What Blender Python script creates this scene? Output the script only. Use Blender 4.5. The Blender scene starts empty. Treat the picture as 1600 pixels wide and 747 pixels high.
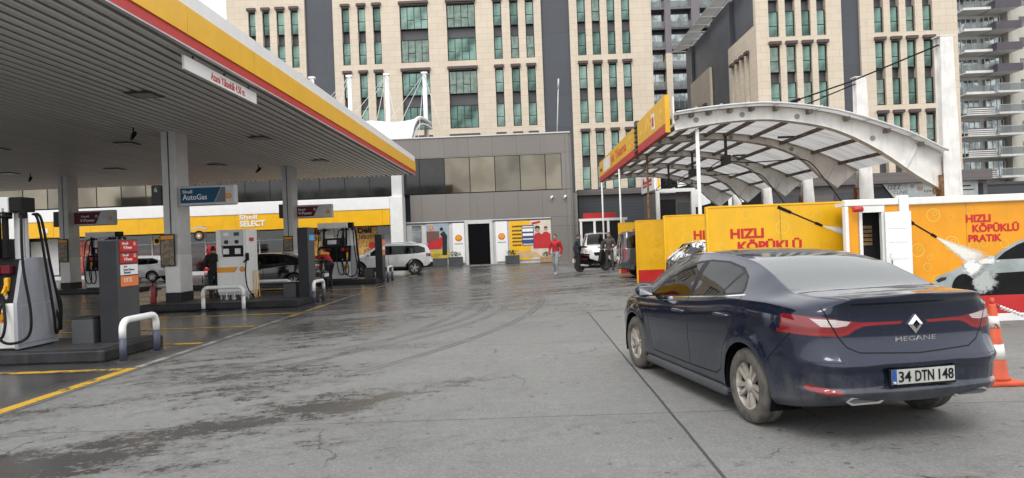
import bpy, bmesh, math, random
import numpy as np
from mathutils import Vector, Matrix
from mathutils.bvhtree import BVHTree
random.seed(7)
SC = bpy.context.scene
COL = SC.collection
R = math.radians
# ------------------------------------------------------------------ camera
cam_d = bpy.data.cameras.new('camera'); cam = bpy.data.objects.new('camera', cam_d); COL.objects.link(cam)
cam_d.sensor_width = 36.0; cam_d.lens = 36.0 * 1109.0 / 1600.0
cam_d.clip_start = 0.1; cam_d.clip_end = 1500
def cam_basis():
    F, vp, roll = 1109.0, (823.0, 372.0), math.atan(0.038)
    d = Vector(((vp[0]-800)/F, (373.5-vp[1])/F, 1)).normalized()
    x = Vector((math.cos(roll), math.sin(roll), 0)); x = (x - d*x.dot(d)).normalized()
    z = x.cross(d)
    if z[1] < 0: z = -z
    return Matrix((x, d, z))
_M = cam_basis()
_r, _u, _f = _M.col[0], _M.col[1], _M.col[2]
cam.matrix_world = Matrix(((_r[0], _u[0], -_f[0], 0), (_r[1], _u[1], -_f[1], 0), (_r[2], _u[2], -_f[2], 1.64), (0, 0, 0, 1)))
SC.camera = cam
# ------------------------------------------------------------------ overcast sky and soft sun
SUN_EL, SUN_ROT = R(52), R(200)
w = bpy.data.worlds.new('World'); SC.world = w; w.use_nodes = True
nt = w.node_tree; nt.nodes.clear()
sky = nt.nodes.new('ShaderNodeTexSky'); sky.sky_type = 'NISHITA'; sky.sun_disc = False
sky.sun_elevation = SUN_EL; sky.sun_rotation = SUN_ROT; sky.air_density = 1.0; sky.dust_density = 3.0; sky.ozone_density = 1.0
hs = nt.nodes.new('ShaderNodeHueSaturation'); hs.inputs['Saturation'].default_value = 0.10
mx = nt.nodes.new('ShaderNodeMix'); mx.data_type = 'RGBA'; mx.inputs[0].default_value = 0.72
mx.inputs[7].default_value = (8.4, 8.5, 8.7, 1)          # even cloud cover over the whole sky
bg = nt.nodes.new('ShaderNodeBackground'); bg.inputs[1].default_value = 0.12
out = nt.nodes.new('ShaderNodeOutputWorld')
nt.links.new(sky.outputs[0], hs.inputs['Color']); nt.links.new(hs.outputs[0], mx.inputs[6])
nt.links.new(mx.outputs[2], bg.inputs[0]); nt.links.new(bg.outputs[0], out.inputs[0])
sd = bpy.data.lights.new('sun', 'SUN'); sd.energy = 0.9; sd.angle = R(25); sd.color = (1.0, 0.96, 0.9)
so = bpy.data.objects.new('sun', sd); COL.objects.link(so)
so.rotation_euler = (R(90)-SUN_EL, 0, R(180)-SUN_ROT)
SC.view_settings.view_transform = 'Standard'; SC.view_settings.look = 'None'
SC.view_settings.exposure = 0.8; SC.view_settings.gamma = 1.0; SC.view_settings.use_curve_mapping = False
SC.cycles.max_bounces = 8; SC.cycles.transparent_max_bounces = 12
SC.cycles.use_denoising = True

# ------------------------------------------------------------------ material helpers
class NT:
    def __init__(s, name):
        s.m = bpy.data.materials.new(name); s.m.use_nodes = True; s.t = s.m.node_tree; s.t.nodes.clear()
        s.o = s.t.nodes.new('ShaderNodeOutputMaterial')
    def put(s, sock, v):
        if v is None: return
        if isinstance(v, bpy.types.NodeSocket): s.t.links.new(v, sock)
        elif isinstance(v, (tuple, list)):
            sock.default_value = tuple(v) + ((1,) if len(v) == 3 and len(sock.default_value) == 4 else ())
        else: sock.default_value = v
    def co(s):
        if not hasattr(s, '_co'): s._co = s.t.nodes.new('ShaderNodeTexCoord').outputs['Object']
        return s._co
    def xyz(s, v=None):
        n = s.t.nodes.new('ShaderNodeSeparateXYZ'); s.put(n.inputs[0], v or s.co()); return n.outputs
    def comb(s, x, y, z):
        n = s.t.nodes.new('ShaderNodeCombineXYZ')
        for i, v in enumerate((x, y, z)): s.put(n.inputs[i], v)
        return n.outputs[0]
    def noise(s, scale, detail=4, rough=.55, vec=None, dist=0):
        n = s.t.nodes.new('ShaderNodeTexNoise'); s.put(n.inputs['Vector'], vec or s.co())
        n.inputs['Scale'].default_value = scale; n.inputs['Detail'].default_value = detail
        n.inputs['Roughness'].default_value = rough; n.inputs['Distortion'].default_value = dist
        return n.outputs[0]
    def math(s, op, a, b=None, c=None, clamp=False):
        n = s.t.nodes.new('ShaderNodeMath'); n.operation = op; n.use_clamp = clamp
        for i, v in enumerate((a, b, c)):
            if v is not None: s.put(n.inputs[i], v)
        return n.outputs[0]
    def ramp(s, v, a, b, lo=0., hi=1.):
        n = s.t.nodes.new('ShaderNodeMapRange'); n.interpolation_type = 'SMOOTHSTEP'
        s.put(n.inputs[0], v)
        for i, x in enumerate((a, b, lo, hi)): n.inputs[1+i].default_value = x
        return n.outputs[0]
    def mix(s, f, a, b, mode='MIX'):
        n = s.t.nodes.new('ShaderNodeMix'); n.data_type = 'RGBA'; n.blend_type = mode
        s.put(n.inputs[0], f); s.put(n.inputs[6], a); s.put(n.inputs[7], b); return n.outputs[2]
    def bump(s, h, strength=.3, dist=.01):
        n = s.t.nodes.new('ShaderNodeBump'); n.inputs['Strength'].default_value = strength; n.inputs['Distance'].default_value = dist
        s.put(n.inputs['Height'], h); return n.outputs[0]
    def bsdf(s, col, rough=.5, metal=0., spec=.5, normal=None, coat=0., trans=0., ior=1.45, emit=None, es=0.):
        n = s.t.nodes.new('ShaderNodeBsdfPrincipled')
        s.put(n.inputs['Base Color'], col); s.put(n.inputs['Roughness'], rough); s.put(n.inputs['Metallic'], metal)
        s.put(n.inputs['Specular IOR Level'], spec); s.put(n.inputs['Normal'], normal); s.put(n.inputs['Coat Weight'], coat)
        n.inputs['Coat Roughness'].default_value = .04
        if trans: n.inputs['Transmission Weight'].default_value = trans; n.inputs['IOR'].default_value = ior
        if emit: s.put(n.inputs['Emission Color'], emit); n.inputs['Emission Strength'].default_value = es
        return n.outputs[0]
    def mixs(s, f, a, b):
        n = s.t.nodes.new('ShaderNodeMixShader'); s.put(n.inputs[0], f); s.put(n.inputs[1], a); s.put(n.inputs[2], b); return n.outputs[0]
    def done(s, sh): s.t.links.new(sh, s.o.inputs[0]); return s.m

def pm(name, col, rough=.5, metal=0., var=.10, scale=2.5, bump=0., bscale=60., dirt=0., dcol=(.10, .085, .065), coat=0., spec=.5):
    """a plain surface with uneven tone, uneven gloss and optional grime"""
    t = NT(name); n = t.noise(scale, 5)
    f = t.ramp(n, .3, .7)
    c = t.mix(f, tuple(x*(1-var) for x in col), tuple(min(1, x*(1+var)) for x in col))
    if dirt:
        x, y, z = t.xyz()[:3]
        st = t.noise(1.0, 6, .65, t.comb(t.math('MULTIPLY', x, 7), t.math('MULTIPLY', y, 7), t.math('MULTIPLY', z, .9)))
        d = t.math('MULTIPLY', t.ramp(st, .5, .75), dirt)
        c = t.mix(d, c, dcol)
    rg = t.math('ADD', t.math('MULTIPLY', t.math('SUBTRACT', n, .5), .25), rough, clamp=True)
    nm = t.bump(t.noise(bscale, 3), bump, .01) if bump else None
    return t.done(t.bsdf(c, rg, metal, spec, nm, coat))

def panel_mat(name, col, w=1.2, h=.6, joint=.02, jcol=(.05, .05, .05), rough=.5, var=.06, vert=True, metal=0., offs=.5, dirt=.0, axis='xz'):
    """cladding of rectangular panels with joints; the pattern runs along x+y and z"""
    t = NT(name); x, y, z = t.xyz()[:3]
    u = t.math('ADD', x, y) if vert else x
    v = z if vert else y
    b = t.t.nodes.new('ShaderNodeTexBrick'); b.offset = offs; b.squash = 1
    t.put(b.inputs['Vector'], t.comb(u, v, 0.))
    b.inputs['Color1'].default_value = (*[c*(1-var) for c in col], 1); b.inputs['Color2'].default_value = (*[min(1, c*(1+var)) for c in col], 1)
    b.inputs['Mortar'].default_value = (*jcol, 1); b.inputs['Scale'].default_value = 1; b.inputs['Mortar Size'].default_value = joint
    b.inputs['Mortar Smooth'].default_value = .1; b.inputs['Brick Width'].default_value = w; b.inputs['Row Height'].default_value = h
    n = t.noise(.35, 5); c = t.mix(t.ramp(n, .3, .75, 0, .16), b.outputs[0], tuple(x_*.6 for x_ in col))
    if dirt:
        st = t.noise(1.0, 6, .65, t.comb(t.math('MULTIPLY', u, 2.5), 0., t.math('MULTIPLY', z, .22)))
        c = t.mix(t.ramp(st, .52, .8, 0, dirt), c, (.09, .085, .08))
    nm = t.bump(b.outputs[1], -.5, .01)
    return t.done(t.bsdf(c, t.math('ADD', t.math('MULTIPLY', n, .2), rough-.1), metal, .4, nm))

def glass_mat(name, tint=(.55, .6, .6), rough=.02, opacity=.0, base=(.02, .02, .02), refl=1.5):
    """thin sheet of glass: clear or tinted, mirrors more at grazing angles"""
    t = NT(name)
    tr = t.t.nodes.new('ShaderNodeBsdfTransparent'); t.put(tr.inputs[0], tint)
    d = t.bsdf(base, .6, 0, 0.)
    a = t.mixs(opacity, tr.outputs[0], d)
    g = t.t.nodes.new('ShaderNodeBsdfGlossy'); g.inputs['Roughness'].default_value = rough; g.inputs[0].default_value = (1, 1, 1, 1)
    fr = t.t.nodes.new('ShaderNodeFresnel'); fr.inputs[0].default_value = refl
    return t.done(t.mixs(fr.outputs[0], a, g.outputs[0]))

def mirror_mat(name, col, rough=.04, wav=.0, var=.25, vs=.25):
    """coated window glass that mostly mirrors the sky"""
    t = NT(name); x, y, z = t.xyz()[:3]
    n = t.noise(vs, 2, .5)
    c = t.mix(t.ramp(n, .35, .65), tuple(q*(1-var) for q in col), tuple(min(1, q*(1+var)) for q in col))
    nm = t.bump(t.noise(.8, 1), wav, .05) if wav else None
    return t.done(t.bsdf(c, rough, .85, .5, nm))

# ------------------------------------------------------------------ mesh helpers
class MB:
    def __init__(s): s.bm = bmesh.new()
    def _fin(s, faces, mi):
        for f in faces: f.material_index = mi
    def box(s, x0, x1, y0, y1, z0, z1, mi=0, bev=0., mat=None, seg=2):
        vs = [s.bm.verts.new(p) for p in ((x0,y0,z0),(x1,y0,z0),(x1,y1,z0),(x0,y1,z0),(x0,y0,z1),(x1,y0,z1),(x1,y1,z1),(x0,y1,z1))]
        fs = [s.bm.faces.new([vs[i] for i in q]) for q in ((3,2,1,0),(4,5,6,7),(0,1,5,4),(1,2,6,5),(2,3,7,6),(3,0,4,7))]
        s._fin(fs, mi)
        if bev:
            r = bmesh.ops.bevel(s.bm, geom=list({e for f in fs for e in f.edges}), offset=bev, segments=seg, affect='EDGES', profile=.5)
            vs = list({v for f in r['faces'] for v in f.verts} | {v for v in vs if v.is_valid})
            s._fin({f for v in vs for f in v.link_faces}, mi)
        if mat is not None: bmesh.ops.transform(s.bm, matrix=mat, verts=[v for v in vs if v.is_valid])
        return s
    def prism(s, poly, axis, a0, a1, mi=0, mat=None):
        """poly in the plane across axis: 'x' -> (y,z), 'y' -> (x,z), 'z' -> (x,y)"""
        def P(p, a): return {'x': (a, p[0], p[1]), 'y': (p[0], a, p[1]), 'z': (p[0], p[1], a)}[axis]
        A = [s.bm.verts.new(P(p, a0)) for p in poly]; B = [s.bm.verts.new(P(p, a1)) for p in poly]
        n = len(poly); fs = [s.bm.faces.new(A[::-1]), s.bm.faces.new(B)]
        fs += [s.bm.faces.new((A[i], A[(i+1) % n], B[(i+1) % n], B[i])) for i in range(n)]
        bmesh.ops.recalc_face_normals(s.bm, faces=fs); s._fin(fs, mi)
        if mat is not None: bmesh.ops.transform(s.bm, matrix=mat, verts=A+B)
        return s
    def cyl(s, p0, p1, r0, r1=None, seg=14, mi=0, caps=True):
        r1 = r0 if r1 is None else r1
        p0, p1 = Vector(p0), Vector(p1); d = (p1-p0).normalized()
        a = d.orthogonal().normalized(); b = d.cross(a)
        A, B = [], []
        for i in range(seg):
            t = 2*math.pi*i/seg; o = a*math.cos(t)+b*math.sin(t)
            A.append(s.bm.verts.new(p0+o*r0)); B.append(s.bm.verts.new(p1+o*r1))
        fs = [s.bm.faces.new((A[i], A[(i+1) % seg], B[(i+1) % seg], B[i])) for i in range(seg)]
        for f in fs: f.smooth = True
        if caps: fs += [s.bm.faces.new(A[::-1]), s.bm.faces.new(B)]
        s._fin(fs, mi); return s
    def tube(s, pts, r, seg=8, mi=0, smooth_n=0, mis=None):
        P = [Vector(p) for p in pts]
        if smooth_n: P = catmull(P, smooth_n)
        rings = []; a = None
        for i, p in enumerate(P):
            d = (P[min(i+1, len(P)-1)]-P[max(i-1, 0)]).normalized()
            if a is None: a = d.orthogonal().normalized()
            a = (a-d*a.dot(d)).normalized(); b = d.cross(a)
            rings.append([s.bm.verts.new(p+(a*math.cos(2*math.pi*k/seg)+b*math.sin(2*math.pi*k/seg))*r) for k in range(seg)])
        for i in range(len(rings)-1):
            for k in range(seg):
                f = s.bm.faces.new((rings[i][k], rings[i][(k+1) % seg], rings[i+1][(k+1) % seg], rings[i+1][k])); f.smooth = True
                f.material_index = mis(P[i]) if mis else mi
        for q in (rings[0][::-1], rings[-1]): s.bm.faces.new(q).material_index = mis(P[0]) if mis else mi
        return s
    def lathe(s, prof, axis='z', c=(0, 0, 0), seg=24, mi=0, mis=None, caps=True):
        """prof: list of (radius, height)"""
        c = Vector(c); rings = []
        for r, h in prof:
            ring = []
            for k in range(seg):
                t = 2*math.pi*k/seg; q = (r*math.cos(t), r*math.sin(t), h)
                q = {'z': q, 'x': (q[2], q[0], q[1]), 'y': (q[1], q[2], q[0])}[axis]
                ring.append(s.bm.verts.new(c+Vector(q)))
            rings.append(ring)
        for i in range(len(rings)-1):
            for k in range(seg):
                f = s.bm.faces.new((rings[i][k], rings[i][(k+1) % seg], rings[i+1][(k+1) % seg], rings[i+1][k]))
                f.smooth = True; f.material_index = mis[i] if mis else mi
        for q in (rings[0][::-1], rings[-1]) if caps else ():
            if (q[0].co-q[1].co).length > 1e-5: s.bm.faces.new(q).material_index = mi
        return s
    def ball(s, c, r, sc=(1, 1, 1), mi=0, sub=2):
        q = bmesh.ops.create_icosphere(s.bm, subdivisions=sub, radius=1, matrix=Matrix.Translation(Vector(c)) @ Matrix.Diagonal((r*sc[0], r*sc[1], r*sc[2], 1)))
        for v in q['verts']:
            for f in v.link_faces: f.smooth = True; f.material_index = mi
        return s
    def poly(s, pts, mi=0, smooth=False):
        f = s.bm.faces.new([s.bm.verts.new(p) for p in pts]); f.material_index = mi; f.smooth = smooth; return s
    def grid(s, fn, nu, nv, mi=0, smooth=True):
        V = [[s.bm.verts.new(fn(i/nu, j/nv)) for j in range(nv+1)] for i in range(nu+1)]
        for i in range(nu):
            for j in range(nv):
                f = s.bm.faces.new((V[i][j], V[i+1][j], V[i+1][j+1], V[i][j+1])); f.smooth = smooth; f.material_index = mi
        return s
    def xf(s, M): bmesh.ops.transform(s.bm, matrix=M, verts=s.bm.verts); return s

def catmull(P, n):
    out = []
    for i in range(len(P)-1):
        a, b, c, d = P[max(i-1, 0)], P[i], P[i+1], P[min(i+2, len(P)-1)]
        for k in range(n):
            t = k/n
            out.append(.5*((2*b)+(c-a)*t+(2*a-5*b+4*c-d)*t*t+(3*b-a-3*c+d)*t**3))
    out.append(P[-1]); return out

def tag(o, label, cat, group=None, kind=None):
    if label: o['label'] = label
    if cat: o['category'] = cat
    if group: o['group'] = group
    if kind: o['kind'] = kind
    return o
def mkobj(name, mb, mats, org=(0, 0, 0)):
    me = bpy.data.meshes.new(name)
    if any(org): bmesh.ops.translate(mb.bm, vec=-Vector(org), verts=mb.bm.verts)
    bmesh.ops.recalc_face_normals(mb.bm, faces=mb.bm.faces)
    mb.bm.to_mesh(me); mb.bm.free()
    for m in (mats if isinstance(mats, (list, tuple)) else [mats]): me.materials.append(m)
    o = bpy.data.objects.new(name, me); COL.objects.link(o); return o
def structure(name, mb, mats, kind='structure'):
    o = mkobj(name, mb, mats); o['kind'] = kind; return o
class Thing:
    """an Empty at the base of a thing that parents its parts; world=True: parts are given in world coordinates"""
    def __init__(s, name, label, cat, loc=(0, 0, 0), rz=0., group=None, world=False):
        s.o = bpy.data.objects.new(name, None); COL.objects.link(s.o); s.o.location = loc; s.o.rotation_euler = (0, 0, rz)
        s.o.empty_display_size = .2
        s.org = loc if world else (0, 0, 0); tag(s.o, label, cat, group)
    def part(s, name, mb, mats, parent=None, label=None):
        o = mkobj(name, mb, mats, s.org); o.parent = parent or s.o
        if label: o['label'] = label
        return o
    def text(s, txt, box, plane, at, mat, parent=None, bold=.0, name='lettering', keep=False, ital=0., th=.004, label=None):
        """box = (u0,u1,v0,v1) in the reading plane; plane front(-Y)/right(+X)/left(-X)/back; at = position across it"""
        o = mk_text(txt, box, plane, at, mat, bold, name, keep, ital, th, s.org); o.parent = parent or s.o
        return o
    def copy(s, loc, rz=None, label=None, group=None):
        c = Thing.__new__(Thing); c.org = s.org; c.o = s.o.copy(); COL.objects.link(c.o); c.o.location = loc
        if rz is not None: c.o.rotation_euler = (0, 0, rz)
        if label: c.o['label'] = label
        if group: c.o['group'] = group
        def rec(src, dst):
            for ch in list(src.children):
                n = ch.copy(); COL.objects.link(n); n.parent = dst; rec(ch, n)
        rec(s.o, c.o); return c
def one(name, mb, mats, label, cat, group=None, loc=(0, 0, 0)):
    o = mkobj(name, mb, mats, loc); o.location = loc; return tag(o, label, cat, group)

PLANES = {'front': ((1,0,0),(0,0,1),(0,-1,0)), 'back': ((-1,0,0),(0,0,1),(0,1,0)), 'right': ((0,1,0),(0,0,1),(1,0,0)), 'left': ((0,-1,0),(0,0,1),(-1,0,0))}
def mk_text(txt, box, plane, at, mat, bold=0., name='lettering', keep=False, ital=0., th=.004, org=(0, 0, 0)):
    cu = bpy.data.curves.new('t', 'FONT'); cu.body = txt; cu.size = 1; cu.offset = bold; cu.extrude = .5; cu.shear = ital
    cu.resolution_u = 3
    tmp = bpy.data.objects.new('t', cu); COL.objects.link(tmp)
    bpy.context.view_layer.update()
    me = bpy.data.meshes.new_from_object(tmp.evaluated_get(bpy.context.evaluated_depsgraph_get()))
    bpy.data.objects.remove(tmp)
    n = len(me.vertices); a = np.empty(n*3); me.vertices.foreach_get('co', a); a = a.reshape(-1, 3)
    lo, hi = a.min(0), a.max(0); u0, u1, v0, v1 = box
    sx = (u1-u0)/(hi[0]-lo[0]); sy = (v1-v0)/(hi[1]-lo[1])
    if keep: sx = sy = min(sx, sy)
    ux, vx, nx = (np.array(q, float) for q in PLANES[plane])
    s0 = {'front': u0, 'right': u0, 'left': -u1, 'back': -u1}[plane]
    p = (s0+(a[:, 0:1]-lo[0])*sx)*ux + (v0+(a[:, 1:2]-lo[1])*sy)*vx + (((a[:, 2:3]-lo[2])/max(1e-6, hi[2]-lo[2]))*th)*nx
    p = p + np.abs(nx)*at - np.array(org)
    me.vertices.foreach_set('co', p.ravel()); me.update()
    me.materials.clear(); me.materials.append(mat)
    for f in me.polygons: f.use_smooth = False
    o = bpy.data.objects.new(name, me); COL.objects.link(o); return o
# ------------------------------------------------------------------ materials
M = {}
M['white'] = pm('white_paint', (.74, .74, .72), .4, var=.04, dirt=.10)
M['white_clean'] = pm('white_board', (.78, .78, .77), .35, var=.025)
M['white_dirty'] = pm('weathered_white_steel', (.72, .71, .68), .5, dirt=.28, dcol=(.22, .11, .04))
M['rust'] = pm('rusty_steel', (.20, .10, .045), .8, var=.5, scale=8, bump=.3)
M['yellow'] = pm('yellow_fascia', (.80, .43, .004), .35, var=.05)
M['yellow2'] = pm('yellow_board', (.74, .40, .006), .4, var=.06, dirt=.12)
M['orange'] = pm('orange_yellow_board', (.74, .30, .004), .4, var=.06, dirt=.1)
M['red'] = pm('red_paint', (.48, .018, .02), .4, var=.08)
M['red_text'] = pm('red_lettering', (.50, .01, .015), .5, var=.03)
M['maroon'] = pm('maroon_sign_face', (.13, .012, .022), .5, spec=.2)
M['blue_sign'] = pm('blue_sign_face', (.012, .075, .16), .5, spec=.2)
M['dkblue_sign'] = pm('dark_sign_face', (.012, .025, .045), .2)
M['grey_col'] = pm('grey_column_cladding', (.56, .56, .55), .42, var=.06)
M['ltgrey'] = pm('light_grey_metal', (.52, .52, .52), .4, var=.08)
M['grey_end'] = pm('grey_pump_panel', (.32, .33, .36), .35, var=.08, dirt=.2)
M['dkgrey'] = pm('dark_grey_metal', (.066, .068, .073), .45, var=.12, dirt=.15, spec=.25)
M['charcoal'] = pm('charcoal_paint', (.026, .027, .031), .5, var=.15, spec=.2)
M['black'] = pm('black_plastic', (.009, .009, .010), .45, var=.2, spec=.15)
M['rubber'] = pm('hose_rubber', (.008, .008, .008), .5, var=.3, spec=.2)
M['tyre'] = pm('tyre_rubber', (.035, .033, .03), .8, var=.35, scale=14, bump=.25, bscale=90)
M['tyre_dusty'] = pm('dusty_tyre_rubber', (.085, .078, .068), .85, var=.35, scale=10, bump=.3, bscale=90)
M['alu'] = pm('alloy_silver', (.50, .49, .47), .35, .6, var=.15)
M['alu_dusty'] = pm('dusty_alloy', (.36, .33, .29), .55, .25, var=.2, scale=10)
M['chrome'] = pm('chrome', (.75, .75, .76), .12, 1.0, var=.04)
M['kerb'] = pm('dark_painted_kerb', (.022, .023, .026), .45, var=.3, scale=4, bump=.15, dirt=.3, spec=.25)
M['bluegrey'] = pm('blue_grey_paint', (.06, .068, .10), .5, var=.2, scale=9)
M['orangecone'] = pm('orange_cone_plastic', (.52, .07, .02), .5, var=.15, scale=7, dirt=.4)
M['skin'] = pm('skin', (.42, .25, .18), .5, var=.08)
M['hair'] = pm('dark_hair', (.015, .012, .01), .6)
M['plant'] = pm('leaf_green', (.05, .10, .03), .5, var=.5, scale=20)
M['soil'] = pm('soil', (.04, .03, .022), .9, var=.3)
M['dark_int'] = pm('dark_interior', (.006, .006, .007), .9, spec=.05)
M['yl_emblem'] = pm('emblem_yellow', (.80, .40, .01), .3, var=.02)
M['rd_emblem'] = pm('emblem_red', (.58, .05, .01), .3, var=.02)
M['orange_label'] = pm('orange_label', (.75, .20, .06), .4, var=.04)
M['ltblue'] = pm('light_blue_label', (.06, .36, .70), .4, var=.05)
M['navy_txt'] = pm('navy_print', (.02, .03, .10), .5)
M['grey_txt'] = pm('grey_print', (.25, .25, .25), .5)
M['brown'] = pm('brown_awning', (.075, .050, .050), .55, var=.12, scale=.6)
M['store_grey'] = panel_mat('grey_composite_panels', (.20, .185, .168), 1.55, 2.35, .008, (.05, .047, .045), .42, .05, offs=0, dirt=.25)
M['lowgrey'] = panel_mat('dark_corrugated_cladding', (.052, .057, .064), 40, .22, .012, (.03, .032, .036), .5, .03)
M['shed_grey'] = panel_mat('taupe_cladding', (.125, .112, .108), 40, .35, .01, (.06, .055, .05), .5, .05, dirt=.3)
M['stone'] = panel_mat('beige_stone_cladding', (.60, .515, .405), 1.30, .66, .013, (.40, .34, .27), .6, .035, dirt=.12)
M['bluegrey_wall'] = panel_mat('charcoal_metal_cladding', (.062, .068, .080), 40, 3.28, .01, (.03, .03, .035), .45, .06, dirt=.15)
M['spandrel'] = pm('spandrel_panel', (.060, .060, .068), .4, var=.15, scale=.4)
M['frame_dk'] = pm('dark_window_frame', (.014, .015, .016), .45, spec=.2)
M['green_glass'] = mirror_mat('green_window_glass', (.115, .185, .155), .05, .03, .5, .6)
M['green_glass2'] = mirror_mat('green_window_glass_dim', (.075, .125, .105), .05, .03, .5, .6); M['green_glass3'] = mirror_mat('green_window_glass_pale', (.16, .235, .20), .09, .03, .35, .6); M['green_glass4'] = mirror_mat('green_window_glass_blind', (.15, .195, .165), .2, .02, .2, 2.)
M['apt_glass'] = mirror_mat('pale_window_glass', (.26, .29, .29), .08, .05, .45, .9)
M['bronze_glass'] = mirror_mat('bronze_window_glass', (.165, .148, .115), .06, .02, .18, .5)
M['bronze_glass2'] = mirror_mat('bronze_window_glass_pale', (.19, .17, .13), .10, .02, .18, .5); M['bronze_glass3'] = mirror_mat('bronze_window_glass_dim', (.13, .118, .095), .06, .02, .25, .5)
M['dark_glass'] = mirror_mat('dark_shop_glass', (.16, .16, .16), .03, .02, .3, .5)
M['shop_glass'] = glass_mat('clear_shop_glass', (.80, .82, .82))
M['rail_glass'] = glass_mat('greenish_rail_glass', (.64, .67, .66), .05, .25, (.27, .285, .285))
M['purple_wall'] = pm('mauve_grey_cladding', (.15, .135, .15), .55, var=.12, scale=.5)
M['apt_white'] = pm('apartment_white', (.62, .61, .58), .6, var=.1, scale=.4, dirt=.2)
M['apt_beige'] = pm('apartment_beige', (.46, .44, .38), .6, var=.1, scale=.4, dirt=.2)
M['apt_dark'] = pm('apartment_dark_cladding', (.065, .055, .068), .5, var=.15, scale=.6)
M['membrane'] = pm('white_membrane', (.80, .81, .83), .35, var=.05, scale=.5)
M['cable'] = pm('black_cable', (.008, .008, .008), .5, spec=.15)
M['wood'] = pm('tan_crate', (.35, .22, .10), .6, var=.3, scale=10)
M['bubble'] = pm('printed_bubble', (.80, .50, .05), .4, var=.06)
M['bubble2'] = pm('printed_bubble_pale', (.80, .50, .06), .4, var=.06)
M['spray'] = pm('printed_spray', (.78, .74, .62), .5, var=.08)

def soffit_mat():
    t = NT('ribbed_metal_soffit'); n = t.noise(.6, 4)
    x, y, z = t.xyz()[:3]
    d = t.noise(1.0, 5, .6, t.comb(t.math('MULTIPLY', x, 3.), t.math('MULTIPLY', y, .12), 0.))
    c = t.mix(t.ramp(d, .35, .7), (.84, .84, .83), (.72, .715, .70))
    return t.done(t.bsdf(c, t.ramp(n, .3, .7, .34, .40), .30, .5))
M['soffit'] = soffit_mat(); M['soffit_gap'] = pm('soffit_groove', (.34, .335, .325), .5, var=.1)

def translucent_mat():
    t = NT('ribbed_translucent_sheet'); x, y, z = t.xyz()[:3]
    s = t.noise(1., 5, .6, t.comb(t.math('MULTIPLY', x, .5), t.math('MULTIPLY', y, 2.5), 0.))
    c = t.mix(t.ramp(s, .4, .75), (.50, .495, .49), (.33, .315, .295))
    a = t.bsdf(c, .45, 0, .4)
    tr = t.t.nodes.new('ShaderNodeBsdfTranslucent'); t.put(tr.inputs[0], c)
    return t.done(t.mixs(.55, a, tr.outputs[0]))
M['sheet'] = translucent_mat()

def printed_mural(name, cols, scale=2.2):
    t = NT(name); n = t.noise(scale, 3, .5, None, .6)
    c = t.mix(t.ramp(n, .42, .58), cols[0], cols[1])
    n2 = t.noise(scale*2.3, 2); c = t.mix(t.ramp(n2, .56, .62), c, cols[2])
    return t.done(t.bsdf(c, .35, 0, .4))
M['food_print'] = printed_mural('food_photo_print', ((.42, .22, .06), (.60, .40, .16), (.18, .07, .03)), 3.)
M['poster_warm'] = printed_mural('warm_photo_print', ((.62, .40, .13), (.55, .28, .05), (.20, .11, .06)), 4.)
M['menu_print'] = printed_mural('menu_photo_print', ((.16, .11, .05), (.26, .20, .12), (.05, .045, .04)), 7.)
M['poster_red'] = printed_mural('red_photo_print', ((.42, .05, .04), (.55, .16, .10), (.62, .45, .30)), 2.)

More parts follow.
